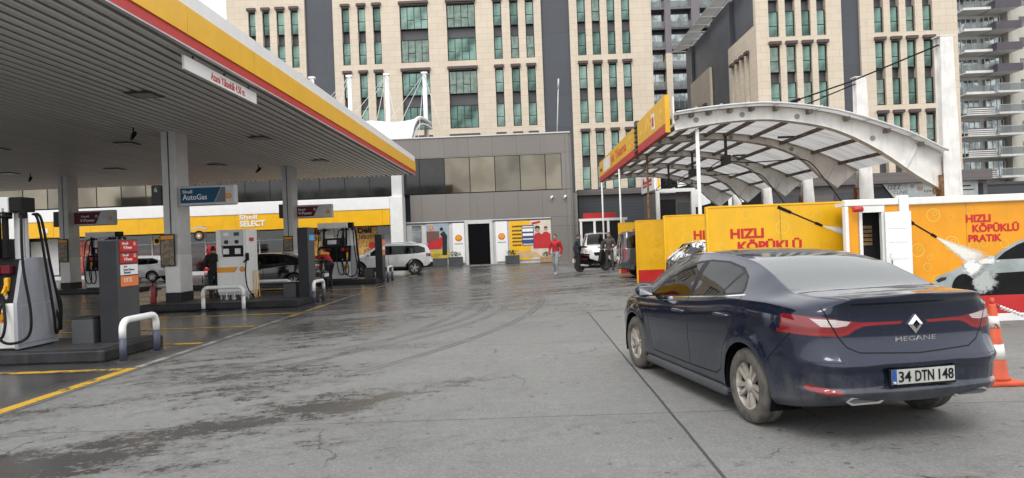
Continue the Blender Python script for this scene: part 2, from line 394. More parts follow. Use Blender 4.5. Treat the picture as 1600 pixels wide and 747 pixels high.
# ------------------------------------------------------------------ ground
def ground_mat():
    t = NT('wet_concrete'); x, y, z = t.xyz()[:3]
    mul = lambda a, b: t.math('MULTIPLY', a, b)
    add = lambda a, b: t.math('ADD', a, b)
    # zones
    lane = t.ramp(x, -6.3, -5.3)                       # 0 under the canopy, 1 in the open
    far = t.ramp(y, 11.5, 21.)                         # the far part of the yard stays wet
    # base tone: slabs of cast concrete
    big = t.noise(.16, 4, .6); mid = t.noise(1.1, 6, .62); fine = t.noise(22., 4, .7); grit = t.noise(110., 2, .6)
    slab = add(mul(t.math('GREATER_THAN', x, 1.24), .13), add(mul(t.math('GREATER_THAN', y, 6.5), .10), mul(t.math('GREATER_THAN', y, 11.0), -.12)))
    f = add(add(mul(big, .5), mul(mid, .35)), add(mul(fine, .25), mul(slab, .5)))
    dry = t.mix(t.ramp(f, .30, .85), (.124, .125, .121), (.208, .209, .201))
    dry = t.mix(t.ramp(fine, .50, .66, 0, .45), dry, (.095, .092, .086))
    dry = t.mix(t.ramp(grit, .56, .70, 0, .55), dry, (.065, .062, .058))
    # wet: streaky patches, stretched along the drainage direction (slightly oblique)
    u = add(mul(x, .92), mul(y, .40)); v = add(mul(x, -.40), mul(y, .92))
    sv = t.comb(mul(u, .32), mul(v, 1.05), 0.)
    st = t.noise(1.0, 8, .66, sv, .4); st2 = t.noise(2.4, 7, .7, t.comb(mul(u, .6), mul(v, 1.6), 3.), .2)
    spot = t.noise(5.5, 5, .68)
    zone = t.noise(.22, 2, .5, t.comb(x, y, 4.7))
    # left-front zone has more damp, the middle front is dry
    lf = mul(t.ramp(x, 1.4, -4.5), .095)
    near = mul(t.ramp(y, 6.6, 4.0), mul(t.ramp(x, 1.2, -1.5), .05))
    m = add(add(mul(st, .68), mul(st2, .32)), add(lf, near))
    m = add(m, mul(t.math('SUBTRACT', zone, .5), .16))
    m = add(m, mul(t.math('SUBTRACT', spot, .5), .42)); m = add(m, mul(t.math('SUBTRACT', fine, .5), .16))
    m = add(m, mul(far, .15))
    for px_, py_, rx_, ry_, k_ in ((-.68, 8.27, .48, .26, .20), (-1.93, 7.26, .42, .22, .20), (-1.5, 7.66, .22, .12, .20), (-2.9, 6.45, 1.1, .26, .19), (-4.2, 5.3, 1.0, .55, .15), (-3.7, 14.4, 1.9, 1.3, .15), (-3.0, 9.3, 1.5, .35, .14), (-4.4, 9.9, .9, .35, .14), (2.0, 3.9, .5, .16, .14), (-.2, 4.6, .7, .2, .12)):
        ex = t.math('DIVIDE', t.math('SUBTRACT', u, .92*px_+.40*py_), rx_); ey = t.math('DIVIDE', t.math('SUBTRACT', v, -.40*px_+.92*py_), ry_)
        m = add(m, mul(t.ramp(add(mul(ex, ex), mul(ey, ey)), 1.9, .0), k_*.46))
    damp = t.ramp(m, .56, .68); wet = t.ramp(m, .662, .690)
    under = t.math('SUBTRACT', 1.0, lane)
    wet = t.math('MAXIMUM', wet, under)
    damp = t.math('MAXIMUM', damp, under)
    # drops and spots on the dry slab
    vo = t.t.nodes.new('ShaderNodeTexVoronoi'); vo.inputs['Scale'].default_value = 5.5; t.put(vo.inputs['Vector'], t.co()); vo.inputs['Randomness'].default_value = 1
    rnd = t.xyz(vo.outputs['Color'])
    rad = mul(t.ramp(rnd[0], .45, 1.0), mul(t.ramp(t.noise(.5, 3), .35, .7, .35, 1.), .27))
    drops = t.math('LESS_THAN', add(vo.outputs['Distance'], mul(t.math('SUBTRACT', fine, .5), .25)), rad)
    vo2 = t.t.nodes.new('ShaderNodeTexVoronoi'); vo2.inputs['Scale'].default_value = 2.1; t.put(vo2.inputs['Vector'], t.comb(mul(u, .55), v, 0.))
    rn2 = t.xyz(vo2.outputs['Color'])
    bl = t.math('LESS_THAN', add(vo2.outputs['Distance'], mul(t.math('SUBTRACT', spot, .5), .55)), mul(t.ramp(rn2[1], .62, 1.0), mul(t.ramp(t.noise(.35, 3, .5, t.comb(x, y, 9.)), .42, .66), .30)))
    drops = t.math('MAXIMUM', drops, bl)
    mott = t.noise(7., 5, .7); dry = t.mix(t.ramp(mott, .38, .66, 0, .38), dry, (.105, .103, .097)); dry = t.mix(t.ramp(t.noise(38., 3, .7), .5, .64, 0, .35), dry, (.30, .297, .28))
    c = t.mix(mul(damp, .60), dry, (.075, .073, .069))
    c = t.mix(mul(wet, .80), c, (.056, .054, .051))
    c = t.mix(mul(drops, .66), c, (.05, .048, .045))
    asphalt = t.mix(t.ramp(mid, .3, .7), (.034, .0335, .033), (.070, .068, .064))
    c = t.mix(under, c, asphalt)
    # tyre tracks left on the wet slabs: arcs of circles
    def circ(p, q, r_):
        ax, ay, bx, by, cx, cy = *p, *q, *r_
        d = 2*(ax*(by-cy)+bx*(cy-ay)+cx*(ay-by))
        ux = ((ax*ax+ay*ay)*(by-cy)+(bx*bx+by*by)*(cy-ay)+(cx*cx+cy*cy)*(ay-by))/d
        uy = ((ax*ax+ay*ay)*(cx-bx)+(bx*bx+by*by)*(ax-cx)+(cx*cx+cy*cy)*(bx-ax))/d
        return ux, uy, math.hypot(ax-ux, ay-uy)
    tr = None
    for p, q, s in (((-3.24, 10.85), (-2.23, 12.45), (-1.2, 19.)), ((-2.53, 8.42), (-1.41, 10.7), (.21, 16.91)), ((-1.94, 23.5), (-1.47, 17.87), (-2.09, 13.19)), ((-4.6, 8.4), (-2.2, 11.6), (-.6, 17.))):
        cx, cy, r_ = circ(p, q, s)
        dd = t.math('SQRT', add(t.math('POWER', t.math('SUBTRACT', x, cx), 2.), t.math('POWER', t.math('SUBTRACT', y, cy), 2.)))
        e = t.math('ABSOLUTE', t.math('SUBTRACT', dd, r_))
        e = t.math('ABSOLUTE', t.math('SUBTRACT', e, .05))
        k = mul(t.ramp(e, .045, .012), mul(t.ramp(y, 7.6, 9.5), t.ramp(y, 21.5, 17.5)))
        tr = k if tr is None else t.math('MAXIMUM', tr, k)
    trn = mul(tr, t.ramp(mid, .32, .55, .15, .75))
    c = t.mix(trn, c, (.05, .048, .045))
    # a few hairline cracks
    vc = t.t.nodes.new('ShaderNodeTexVoronoi'); vc.feature = 'DISTANCE_TO_EDGE'; vc.inputs['Scale'].default_value = .33
    wx = mul(t.math('SUBTRACT', mid, .5), .9); wy = mul(t.math('SUBTRACT', t.noise(1.3, 6, .65, t.comb(x, y, 5.)), .5), .9)
    t.put(vc.inputs['Vector'], t.comb(add(x, wx), add(y, wy), 0.))
    crack = mul(t.ramp(vc.outputs['Distance'], .0042, .0012), t.ramp(t.noise(.45, 2, .5, t.comb(x, y, 2.)), .54, .60))
    c = t.mix(mul(crack, .75), c, (.03, .029, .027))
    # joints between slabs
    def line(v_, at, wd, lo=None, hi=None, other=None):
        wob = mul(t.math('SUBTRACT', mid, .5), .03)
        k = t.math('LESS_THAN', t.math('ABSOLUTE', add(t.math('SUBTRACT', v_, at), wob)), wd)
        if lo is not None: k = mul(k, mul(t.math('GREATER_THAN', other, lo), t.math('LESS_THAN', other, hi)))
        return k
    j = line(x, 1.25, .014, -50, 15.4, y)
    for kk in (line(y, 6.5, .007, -5.5, 60, x), line(y, 11.0, .007, -5.5, 60, x), line(y, 2.0, .007, -5.5, 60, x), line(x, 7.9, .012, -50, 15, y), line(x, -5.52, .016), line(y, 15.6, .01, -5.5, 3.4, x), line(y, 20.4, .01, -5.5, 3.4, x)):
        j = t.math('MAXIMUM', j, kk)
    c = t.mix(mul(j, .85), c, (.025, .024, .022))
    # gloss: water film on the wet parts, with ripples
    rough = t.mix(wet, t.mix(damp, (.80,)*3, (.50,)*3), (.24,)*3)
    rough = add(t.xyz(rough)[0], mul(t.math('SUBTRACT', mid, .5), mul(wet, .22)))
    h = add(mul(fine, .5), mul(grit, .35)); h = mul(h, t.math('SUBTRACT', 1.0, mul(wet, .8)))
    h = add(h, mul(t.noise(3.2, 3, .5, t.comb(mul(x, .7), y, 0.)), mul(wet, .9)))
    h = t.math('SUBTRACT', h, mul(j, .8))
    nm = t.bump(h, .42, .014)
    return t.done(t.bsdf(c, t.math('MAXIMUM', rough, .07), 0, .5, nm))
g = MB(); g.poly([(-260, -60, 0), (260, -60, 0), (260, 420, 0), (-260, 420, 0)])
structure('ground', g, ground_mat())

def line_mat():
    t = NT('worn_yellow_line'); n = t.noise(3.2, 7, .72); n2 = t.noise(30., 3)
    k = t.math('ADD', n, t.math('MULTIPLY', n2, .18))
    c = t.mix(t.ramp(k, .60, .70), (.50, .30, .03), (.075, .070, .060))
    return t.done(t.bsdf(c, .6, 0, .3))
def pale_line_mat():
    t = NT('worn_pale_line'); n = t.noise(2., 8, .75); n2 = t.noise(30., 3)
    k = t.math('ADD', n, t.math('MULTIPLY', n2, .18))
    c = t.mix(t.ramp(k, .50, .64), (.33, .32, .28), (.13, .125, .115))
    return t.done(t.bsdf(c, .45, 0, .5))
def worn_mat():
    t = NT('nearly_gone_yellow_line'); n = t.noise(2.6, 7, .75)
    return t.done(t.bsdf(t.mix(t.ramp(n, .44, .60), (.40, .25, .05), (.085, .08, .07)), .55, 0, .3))
WORN = worn_mat()
LINE = line_mat(); PALE = pale_line_mat()
def strip(name, x0, x1, y0, y1, m, z=.004):
    b = MB(); nx = max(1, int(abs(x1-x0)/2)); ny = max(1, int(abs(y1-y0)/2))
    b.grid(lambda u, v: (x0+(x1-x0)*u, y0+(y1-y0)*v, z), nx, ny, smooth=False); return structure(name, b, m)
strip('lane_line', -5.76, -5.60, 3.0, 10.0, LINE)
strip('lane_line', -5.72, -5.58, 16.4, 19.6, WORN); strip('lane_line', -5.70, -5.60, 23., 36., WORN)
strip('lane_line', -5.70, -5.58, 10.05, 16.35, PALE); strip('lane_line', -5.70, -5.60, 19.65, 22.95, PALE)
for y in (9.9, 12.42, 14.85, 17.45, 23.4, 26.2): strip('bay_line', -24., -5.80, y-.085, y+.085, LINE)
strip('bay_line', -24., -5.80, 21.25, 21.35, LINE)
strip('pavement_edge', -24., 3.2, 44.6, 44.78, PALE, .006)
b = MB(); b.box(-40, 3.4, 44.8, 46.2, 0, .06); structure('store_pavement', b, pm('pale_paving', (.20, .195, .185), .4, var=.2, dirt=.3))
# ------------------------------------------------------------------ scallop emblem of the station
def emblem(T, u, v, r, plane, at, parent=None, name='emblem'):
    """scallop shell: red silhouette with yellow flutes, r = half width; (u,v) centre in the reading plane"""
    ux, vx, nx = (Vector(q) for q in PLANES[plane])
    if plane in ('left', 'back'): u = -u
    b = MB()
    def fan(k, th0, th1, z0, z1, mi, base, a0=-112, a1=112, n=28, wav=.03):
        pts = []
        for i in range(n+1):
            a = R(a0+(a1-a0)*i/n); rr = k*(1+wav*abs(math.sin(7*math.pi*(i/n))))
            pts.append((rr*math.sin(a), .05*r+rr*math.cos(a)))
        pts += [(base, -.86*k), (-base, -.86*k)]
        A = [ux*(u+p[0])+vx*(v+p[1])+Vector([abs(c) for c in nx])*at for p in pts]
        B = [q+nx*z1 for q in A]; A = [q+nx*z0 for q in A]
        va = [b.bm.verts.new(q) for q in A]; vb = [b.bm.verts.new(q) for q in B]
        fs = [b.bm.faces.new(va[::-1]), b.bm.faces.new(vb)]
        fs += [b.bm.faces.new((va[i], va[(i+1) % len(va)], vb[(i+1) % len(va)], vb[i])) for i in range(len(va))]
        for f in fs: f.material_index = mi
    fan(r, 0, 0, 0, .006, 0, .42*r)
    # yellow flutes, each a wedge from the foot of the shell
    for i in range(7):
        a0 = R(-100+200*(i+.12)/7); a1 = R(-100+200*(i+.88)/7)
        P = [(.86*r*math.sin(a), .05*r+.86*r*math.cos(a)) for a in (a0, (a0+a1)/2, a1)]
        Q = [(.20*r*math.sin(a1)*.8, -.48*r+.10*r*math.cos(a1)), (.20*r*math.sin(a0)*.8, -.48*r+.10*r*math.cos(a0))]
        pts = P+Q; A = [ux*(u+p[0])+vx*(v+p[1])+Vector([abs(c) for c in nx])*at for p in pts]
        f = b.bm.faces.new([b.bm.verts.new(q+nx*.009) for q in A]); f.material_index = 1
    f = b.bm.faces.new([b.bm.verts.new(ux*(u+p[0])+vx*(v+p[1])+Vector([abs(c) for c in nx])*at+nx*.009) for p in ((-.34*r, -.80*r), (.34*r, -.80*r), (.30*r, -.60*r), (-.30*r, -.60*r))]); f.material_index = 1
    return T.part(name, b, [M['rd_emblem'], M['yl_emblem']], parent)

# ------------------------------------------------------------------ filling station canopy
CX0, CX1, CY0, CY1, CZ = -32.0, -5.6, 8.9, 36.2, 5.12
canopy = Thing('station_canopy', 'large flat filling station canopy with ribbed grey underside and yellow, red and white edge', 'canopy', (-5.6, 8.9, 0), world=True)
b = MB()                                                     # ribbed soffit, ribs along Y
pitch = .25; n = int((CX1-CX0)/pitch); xs = []
for i in range(n):
    x = CX0+i*pitch
    xs += [(x+.165*k/5, CZ-.035*math.sin(math.pi*k/5)) for k in range(6)]+[(x+.167, CZ+.055), (x+.247, CZ+.055)]
xs.append((CX1, CZ))
va = [b.bm.verts.new((x, CY0, z)) for x, z in xs]; vb = [b.bm.verts.new((x, CY1, z)) for x, z in xs]
for i in range(len(xs)-1): b.bm.faces.new((va[i], va[i+1], vb[i+1], vb[i])).smooth = (i % 8) < 5
for i, f in enumerate(b.bm.faces): f.material_index = 0 if (i % 8) < 5 else 1
canopy.part('soffit', b, [M['soffit'], M['soffit_gap']])
b = MB(); b.box(CX0, CX1-.02, CY0, CY1-.02, CZ+.06, CZ+.85); canopy.part('roof', b, M['dkgrey'])
for nm, z0, z1, pr, m in (('red_band', CZ-.03, CZ+.15, .02, 'red'), ('yellow_band', CZ+.15, CZ+.63, .05, 'yellow'), ('white_band', CZ+.63, CZ+.90, .03, 'white_clean')):
    b = MB(); b.box(CX1, CX1+pr, CY0, CY1+pr, z0, z1)
    if nm == 'yellow_band':
        b = MB(); y = CY0
        while y < CY1:
            y2 = min(y+2.9, CY1+.05); b.box(CX1, CX1+pr, y, y2-.012, z0+.004, z1-.004); y = y2
    canopy.part(nm, b, M[m])
b = MB(); b.box(CX0, CX1-.001, CY1-.018, CY1+.03, CZ-.02, CZ+.88); canopy.part('rear_edge', b, M['dkgrey'])
b = MB(); b.box(CX1-.05, CX1+.035, CY0, CY1+.03, CZ-.055, CZ-.032); canopy.part('edge_trim', b, M['ltgrey'])
for lx, ly in ((-8.2, 15.3), (-8.2, 22), (-8.2, 28.5), (-12.4, 15.3), (-12.4, 22), (-12.4, 28.5), (-16.6, 15.3), (-16.6, 22), (-16.6, 28.5), (-21, 22), (-21, 28.5), (-25, 28.5)):
    b = MB(); b.box(lx-.30, lx+.30, ly-.30, ly+.30, CZ-.06, CZ-.034, bev=.008); b.box(lx-.22, lx+.22, ly-.22, ly+.22, CZ-.066, CZ-.061, 1)
    canopy.part('downlight', b, [M['dkgrey'], M['grey_end']])
for cx, cy in ((-10.2, 20.2), (-10.25, 30.4), (-20.05, 30.4), (-20.05, 20.2), (-10.2, 11.3)):
    b = MB(); b.box(cx-.21, cx+.21, cy-.02, cy+.74, .45, CZ, bev=.02); b.box(cx-.02, cx+.02, cy-.0225, cy-.018, .45, CZ-.03, 1)
    b.box(cx-.22, cx+.22, cy-.03, cy+.75, .19, .445, 2)
    c = canopy.part('column', b, [M['grey_col'], M['dkgrey'], M['charcoal']])
    b = MB(); b.box(cx-.215, cx+.215, cy-.026, cy+.746, .45, 1.55, bev=.02); canopy.part('column_foot', b, M['white'], c)

# hanging height sign
sg = Thing('clearance_sign', 'long white board under the canopy edge with red height limit lettering', 'sign', (-5.75, 12.0, 4.75), world=True)
b = MB(); b.box(-5.78, -5.74, 12.03, 15.28, 4.76, 5.0); sg.part('board', b, M['white_clean'])
for y in (12.4, 13.7, 14.9):
    b = MB(); b.box(-5.77, -5.75, y-.03, y+.03, 5.001, 5.065); sg.part('hanger', b, M['dkgrey'])
sg.text('Azami Yükseklik 4.50 m.', (13.05, 14.65, 4.80, 4.95), 'right', -5.739, M['red_text'], bold=.01)

# cameras and floodlights under the soffit
for i, (x, y, lab) in enumerate(((-10.75, 19.4, 'small dark security camera under the canopy beside the nearest column'), (-11.0, 29.2, 'small dark security camera under the canopy by the far middle column'), (-20.6, 29.2, 'small dark security camera under the canopy by the far left column'))):
    T = Thing('security_camera', lab, 'camera', (x, y, CZ), group='cameras under the canopy')
    b = MB(); b.cyl((0, 0, 0), (0, 0, -.22), .02); T.part('bracket', b, M['black'])
    b = MB(); b.cyl((.10, -.12, -.20), (-.12, .1, -.30), .06, .05); b.ball((.12, -.14, -.19), .05, mi=0); T.part('housing', b, M['black'])

# ------------------------------------------------------------------ pump islands
def island(x0, x1, y0, y1, lab):
    b = MB(); b.box(x0, x1, y0, y1, 0, .19, bev=.03); b.box(x0+.12, x1-.12, y0+.12, y1-.12, .191, .195, 1)
    T = one('pump_island', b, [M['kerb'], pm('island_top', (.045, .045, .046), .45, var=.2, dirt=.3, spec=.3)], lab, 'kerb island', 'pump islands', ((x0+x1)/2, (y0+y1)/2, 0))
island(-16.5, -6.45, 10.62, 12.36, 'low dark kerb island nearest the camera, carrying the white pump with hoses')
island(-10.75, -6.3, 19.2, 21.25, 'low dark kerb island under the white square pump and the blue gas sign')
island(-14.2, -6.3, 29.3, 31.25, 'low dark kerb island in the far lane where the man in red stands')
island(-23.5, -16.4, 29.5, 31.45, 'low dark kerb island at far left under the column with the maroon sign')

# ------------------------------------------------------------------ multi-hose dispensers (local: front -Y, right end +X)
def dispenser(loc, lab, rz=0):
    T = Thing('fuel_dispenser', lab, 'fuel pump', loc, rz, 'multi hose fuel dispensers')
    W, Dp = 1.42, .95
    b = MB(); b.box(-W, -.06, .02, Dp-.02, .04, .74, bev=.015); b.box(-W, -.06, .06, Dp-.06, .0, .04, 1); T.part('lower_panel', b, [M['white'], M['charcoal']])
    b = MB(); b.prism([(.06, .745), (.20, 1.40), (.20, 1.42), (Dp-.20, 1.42), (Dp-.20, 1.40), (Dp-.06, .745)], 'x', -W, -.06); T.part('nozzle_bay', b, M['black'])
    b = MB(); b.prism([(0, .03), (0, .75), (.17, 1.40), (.30, 1.44), (Dp-.30, 1.44), (Dp-.17, 1.40), (Dp, .75), (Dp, .03)], 'x', -.058, .0)
    b.box(.0, .012, .08, Dp-.08, .10, .70, bev=.006); T.part('end_panel', b, M['grey_end'])
    b = MB(); b.prism([(0, .03), (0, .75), (.17, 1.40), (Dp-.17, 1.40), (Dp, .75), (Dp, .03)], 'x', -W-.06, -W-.002); T.part('end_panel', b, M['grey_end'])
    b = MB(); b.box(-W+.25, -.40, .195, .215, 1.43, 1.72); b.box(-W+.25, -.40, Dp-.215, Dp-.195, 1.43, 1.72); b.box(-W+.22, -.37, .216, Dp-.216, 1.421, 1.75); T.part('display_head', b, M['charcoal'])
    b = MB(); b.box(-W+.36, -.50, .188, .194, 1.5, 1.67); T.part('display', b, M['dark_glass'])
    for x in (-.13, -W+.13):
        b = MB(); b.box(x-.05, x+.05, .24, .33, 1.42, 2.16, bev=.01); b.box(x-.05, x+.05, .36, .44, 1.42, 2.155, bev=.01); b.box(x-.02, x+.02, .331, .359, 1.45, 2.15, 1); T.part('mast', b, [M['ltgrey'], M['grey_end']])
    b = MB(); b.box(-W-.02, -.16, .10, .46, 2.16, 2.40, bev=.012); T.part('header', b, M['white'])
    b = MB(); b.box(-.158, .04, .12, .44, 2.165, 2.395, bev=.012); T.part('header_end', b, M['black'])
    for i, x in enumerate((-.22, -.42, -W+.42, -W+.22)):
        for s in (0, 1):
            yf = .12 if s == 0 else Dp-.12; sy = -1 if s == 0 else 1
            b = MB(); b.box(x-.07, x+.07, yf-.05, yf+.05, 1.20, 1.33, bev=.01); T.part('price_label', b, M['red'] if i % 2 else M['maroon'])
            b = MB(); b.box(x-.035, x+.035, yf+sy*.00-.05, yf+.05, .92, 1.14, bev=.02); b.cyl((x, yf+sy*.05, 1.0), (x+.02, yf+sy*.16, .90), .022, .016); b.box(x-.018, x+.018, yf+sy*.06-.02, yf+sy*.06+.02, .86, 1.02, bev=.008)
            nz = T.part('nozzle', b, M['yl_emblem'] if i in (0, 3) else M['black'])
            b = MB(); b.cyl((x, yf+sy*.02, .80), (x, yf+sy*.05, .88), .028, .022); T.part('spout_boot', b, M['ltgrey'], nz)
    def hose(pts, lab=None):
        b = MB(); b.tube(pts, .021, 8, smooth_n=8); T.part('hose', b, M['rubber'])
    for dx, y0, sy in ((-.22, .10, -1), (-.42, .10, -1), (-W+.42, .10, -1), (-W+.22, .10, -1)):
        hose([(dx+.08, .16, 2.10), (dx-.10, -.02, 2.02), (dx-.17, -.10, 1.5), (dx-.20, -.12, .9), (dx-.10, -.14, .32), (dx+.05, -.13, .22), (dx+.10, -.10, .45), (dx, .0, .80)])
    hose([(.02, .16, 2.14), (.08, .05, 2.0), (.12, .0, 1.3), (.20, .02, .55), (.12, .03, .20), (-.10, -.12, .14), (-.24, -.13, .35), (-.22, .0, .80)])
    hose([(.03, .42, 2.14), (.09, .50, 2.04), (.10, .66, 1.3), (.13, .80, .6), (.11, .84, .26), (.06, .93, .30), (.03, .98, .7), (-.1, .96, .9)])
    hose([(.03, .38, 2.14), (.07, .45, 2.02), (.08, .58, 1.3), (.12, .66, .55), (.10, .74, .18), (.05, .90, .4), (-.2, .97, .9)])
    for x in (-.24, -.36, -W+.24):
        b = MB(); b.box(x-.035, x+.035, .10, .18, 1.44, 2.24, bev=.015); T.part('hose_post', b, M['black'])
    for x in (-.22, -.42, .02, -W+.3):
        b = MB(); b.box(x-.045, x+.045, .13, .23, 2.06, 2.20, bev=.015); T.part('hose_clamp', b, M['black'])
    emblem(T, -.28, .52, .085, 'front', .018)
    return T
d1 = dispenser((-7.92, 10.82, .19), 'white and grey fuel pump with black hoses on the nearest island')
d1.copy((-7.35, 29.6, .19), label='white fuel pump with tall black hoses behind the stooping man in red')
d1.copy((-17.45, 29.9, .19), label='white fuel pump at the far left beside the column with the maroon sign')

# ------------------------------------------------------------------ liquid gas pump
lp = Thing('gas_dispenser', 'white square gas pump with two displays, orange stripe and a hose on each side', 'fuel pump', (-8.9, 20.1, .19), world=True)
X0, X1, Y0, Y1 = -8.88, -7.98, 20.1, 20.85
b = MB(); b.box(X0, X1, Y0, Y1, .42, 1.42, bev=.015); b.box(X0, X0+.14, Y0, Y1, 1.42, 2.2, bev=.012); b.box(X1-.12, X1, Y0, Y1, 1.42, 2.2, bev=.012); b.box(X0+.14, X1-.12, Y0+.14, Y1-.14, 1.42, 1.74); lp.part('cabinet', b, M['white'])
b = MB(); b.box(X0+.142, X1-.122, Y0+.01, Y1-.01, 1.742, 2.195, bev=.01); hd = lp.part('display_head', b, M['ltgrey'])
for i, x in enumerate((X0+.20, X0+.50)):
    b = MB(); b.box(x+.02, x+.17, Y0+.002, Y0+.012, 2.02, 2.12); lp.part('display', b, M['white_clean'] if i == 0 else M['dkgrey'], hd)
    b = MB(); b.box(x+.04, x+.15, Y0+.002, Y0+.012, 1.80, 1.90); lp.part('keypad', b, M['charcoal'], hd)
b = MB(); b.box(X0+.145, X1-.125, Y0+.12, Y0+.138, 1.425, 1.735); rc = lp.part('recess', b, M['black'])
for x in (X0+.24, X0+.58):
    b = MB(); b.box(x-.07, x+.09, Y0+.06, Y0+.118, 1.50, 1.66, bev=.01); lp.part('meter', b, M['white'], rc)
b = MB(); b.prism([(X0+.005, .98), (X0+.52, .98), (X0+.62, 1.13), (X0+.005, 1.13)], 'y', Y0-.004, Y0-.001); lp.part('orange_stripe', b, M['orange'])
emblem(lp, X1-.17, 1.055, .075, 'front', Y0-.002)
for s, x in ((-1, X0), (1, X1)):
    b = MB(); b.box(x+s*.002-.05, x+s*.002+.05, Y0-.07, Y0-.002, 1.30, 1.52, bev=.02); b.cyl((x, Y0-.05, 1.36), (x-.06, Y0-.14, 1.26), .025, .02); lp.part('nozzle', b, M['black'])
b = MB(); b.tube([(X1-.02, Y0-.05, 1.32), (X1-.04, Y0-.10, 1.0), (X1-.01, Y0-.10, .6), (X1+.06, Y0-.02, .38), (X1+.10, Y0+.15, .25)], .018, smooth_n=8); lp.part('hose', b, M['rubber'])
b = MB(); b.tube([(X0+.02, Y0-.04, 1.32), (X0-.06, Y0-.10, 1.0), (X0-.10, Y0-.10, .6), (X0-.04, Y0-.05, .35)], .018, smooth_n=8); lp.part('hose', b, M['rubber'])
b = MB(); b.box(X0+.02, X1-.02, Y0+.03, Y1-.03, .34, .42); lp.part('base_frame', b, M['ltgrey'])
for x in (X0+.06, X0+.22, X0+.38, X1-.2, X1-.06):
    b = MB(); b.cyl((x, Y0+.1, .195), (x, Y0+.1, .345), .025); b.cyl((x, Y1-.1, .195), (x, Y1-.1, .345), .025); lp.part('leg', b, M['ltgrey'])
b = MB(); b.box(X1+.001, X1+.02, Y0+.15, Y0+.45, 1.86, 1.96); lp.part('side_label', b, M['red'])
for x in (X0+.30, X0+.52):
    b = MB(); b.cyl((x, Y0-.10, .20), (x, Y0-.10, .40), .018); b.cyl((x, Y0-.10, .40), (x, Y0+.05, .40), .018); b.ball((x, Y0-.10, .235), .05, (1, 1, .8)); lp.part('pipe', b, M['ltgrey'])
for k in range(3):
    b = MB(); b.tube([(X1+.03+k*.03, Y0+.30+k*.12, 1.0), (X1+.035+k*.03, Y0+.30+k*.12, .6), (X1+.06+k*.03, Y0+.25+k*.12, .30), (X1+.10+k*.03, Y0+.2+k*.12, .22)], .012, 6, smooth_n=4); lp.part('gas_line', b, M['yellow'])
fe = Thing('fire_extinguisher', 'dark red fire extinguisher at the foot of the nearest thick column', 'fire extinguisher', (-10.66, 19.95, .19))
b = MB(); b.lathe([(.0, .0), (.075, .0), (.08, .03), (.08, .42), (.06, .50), (.025, .54), (.025, .58)], 'z', seg=20); fe.part('cylinder', b, pm('extinguisher_red', (.22, .008, .012), .4))
b = MB(); b.box(-.02, .02, -.07, .03, .585, .61); b.cyl((0, 0, .58), (0, 0, .64), .02); fe.part('valve', b, M['black'])
b = MB(); b.tube([(.03, 0, .60), (.10, 0, .52), (.105, 0, .30), (.09, 0, .18)], .011, 6, smooth_n=5); fe.part('hose', b, M['rubber'])
b = MB(); b.tube([(-8.55, 19.55, .02), (-8.6, 19.12, .05), (-9.1, 18.95, .02), (-10.0, 18.9, .02), (-10.6, 18.7, .02)], .02, smooth_n=6)
one('loose_hose', b, M['rubber'], 'black hose lying on the ground in front of the gas pump island', 'hose', None, (-8.6, 19.1, 0))

# ------------------------------------------------------------------ grey service pillars and their bins
def pillar(x, y, h, lab, labels):
    T = Thing('service_pillar', lab, 'service pillar', (x+.05, y, .19), group='grey service pillars at the island ends')
    b = MB(); b.box(-.13, .16, 0, .66, 0, h, bev=.012); T.part('body', b, M['dkgrey'])
    b = MB(); b.box(-.13, .163, -.012, -.002, .02, h-.02); T.part('front_cover', b, M['charcoal'])
    for z0, z1, y0, y1, m, txt in labels:
        b = MB(); b.box(.162, .170, y0, y1, z0, z1); p = T.part('label_plate', b, M[m])
        for (s, u0, u1, v0, v1, tm) in txt: T.text(s, (u0, u1, v0, v1), 'right', .1705, M[tm], p, .012)
    return T
pillar(-6.92, 11.45, 1.68, 'grey pillar with red, white and orange labels on the nearest island', [
    (1.48, 1.66, .10, .62, 'red', [('Shell', .16, .34, 1.595, 1.635, 'white_clean'), ('V-Power', .20, .46, 1.52, 1.575, 'white_clean'), ('Ö', .50, .57, 1.58, 1.64, 'white_clean')]),
    (1.29, 1.45, .10, .62, 'red', [('Shell', .16, .34, 1.40, 1.435, 'white_clean'), ('V-Power', .20, .46, 1.325, 1.38, 'white_clean'), ('Ö', .50, .57, 1.38, 1.44, 'white_clean')]),
    (1.09, 1.26, .10, .62, 'white_clean', [('Shell', .19, .28, 1.215, 1.245, 'red_text'), ('Dizel Ödeme', .19, .50, 1.16, 1.20, 'navy_txt'), ('Sistemi', .19, .38, 1.11, 1.15, 'navy_txt')]),
    (.90, 1.07, .10, .62, 'orange_label', [('UTTS', .19, .42, .97, 1.04, 'white_clean')])])
pillar(-6.50, 20.25, 2.0, 'grey pillar with a blue label beside the white square gas pump', [(1.62, 1.78, .14, .62, 'ltblue', []), ])
pillar(-6.38, 30.05, 1.85, 'grey pillar with orange and white labels in front of the white SUV', [(1.35, 1.62, .10, .62, 'orange_label', []), (1.18, 1.34, .10, .62, 'white_clean', []), (.95, 1.17, .10, .62, 'orange_label', [])])
def bin_(x, y, lab):
    T = Thing('waste_bin', lab, 'bin', (x, y, .19), group='bins beside the pillars')
    b = MB(); b.box(-.18, .18, 0, .36, 0, .40, bev=.01); T.part('body', b, M['dkgrey'])
    b = MB(); b.box(-.185, .185, -.005, .365, .402, .43, bev=.008); b.box(-.12, .12, .06, .30, .4305, .433, 1); T.part('lid', b, [M['charcoal'], M['black']])
bin_(-7.28, 11.4, 'small square grey bin beside the labelled pillar on the nearest island')
bin_(-6.88, 20.3, 'small square grey bin between the white gas pump and the pillar with a blue label')
bin_(-6.78, 30.1, 'small square dark bin beside the pillar in front of the white SUV')

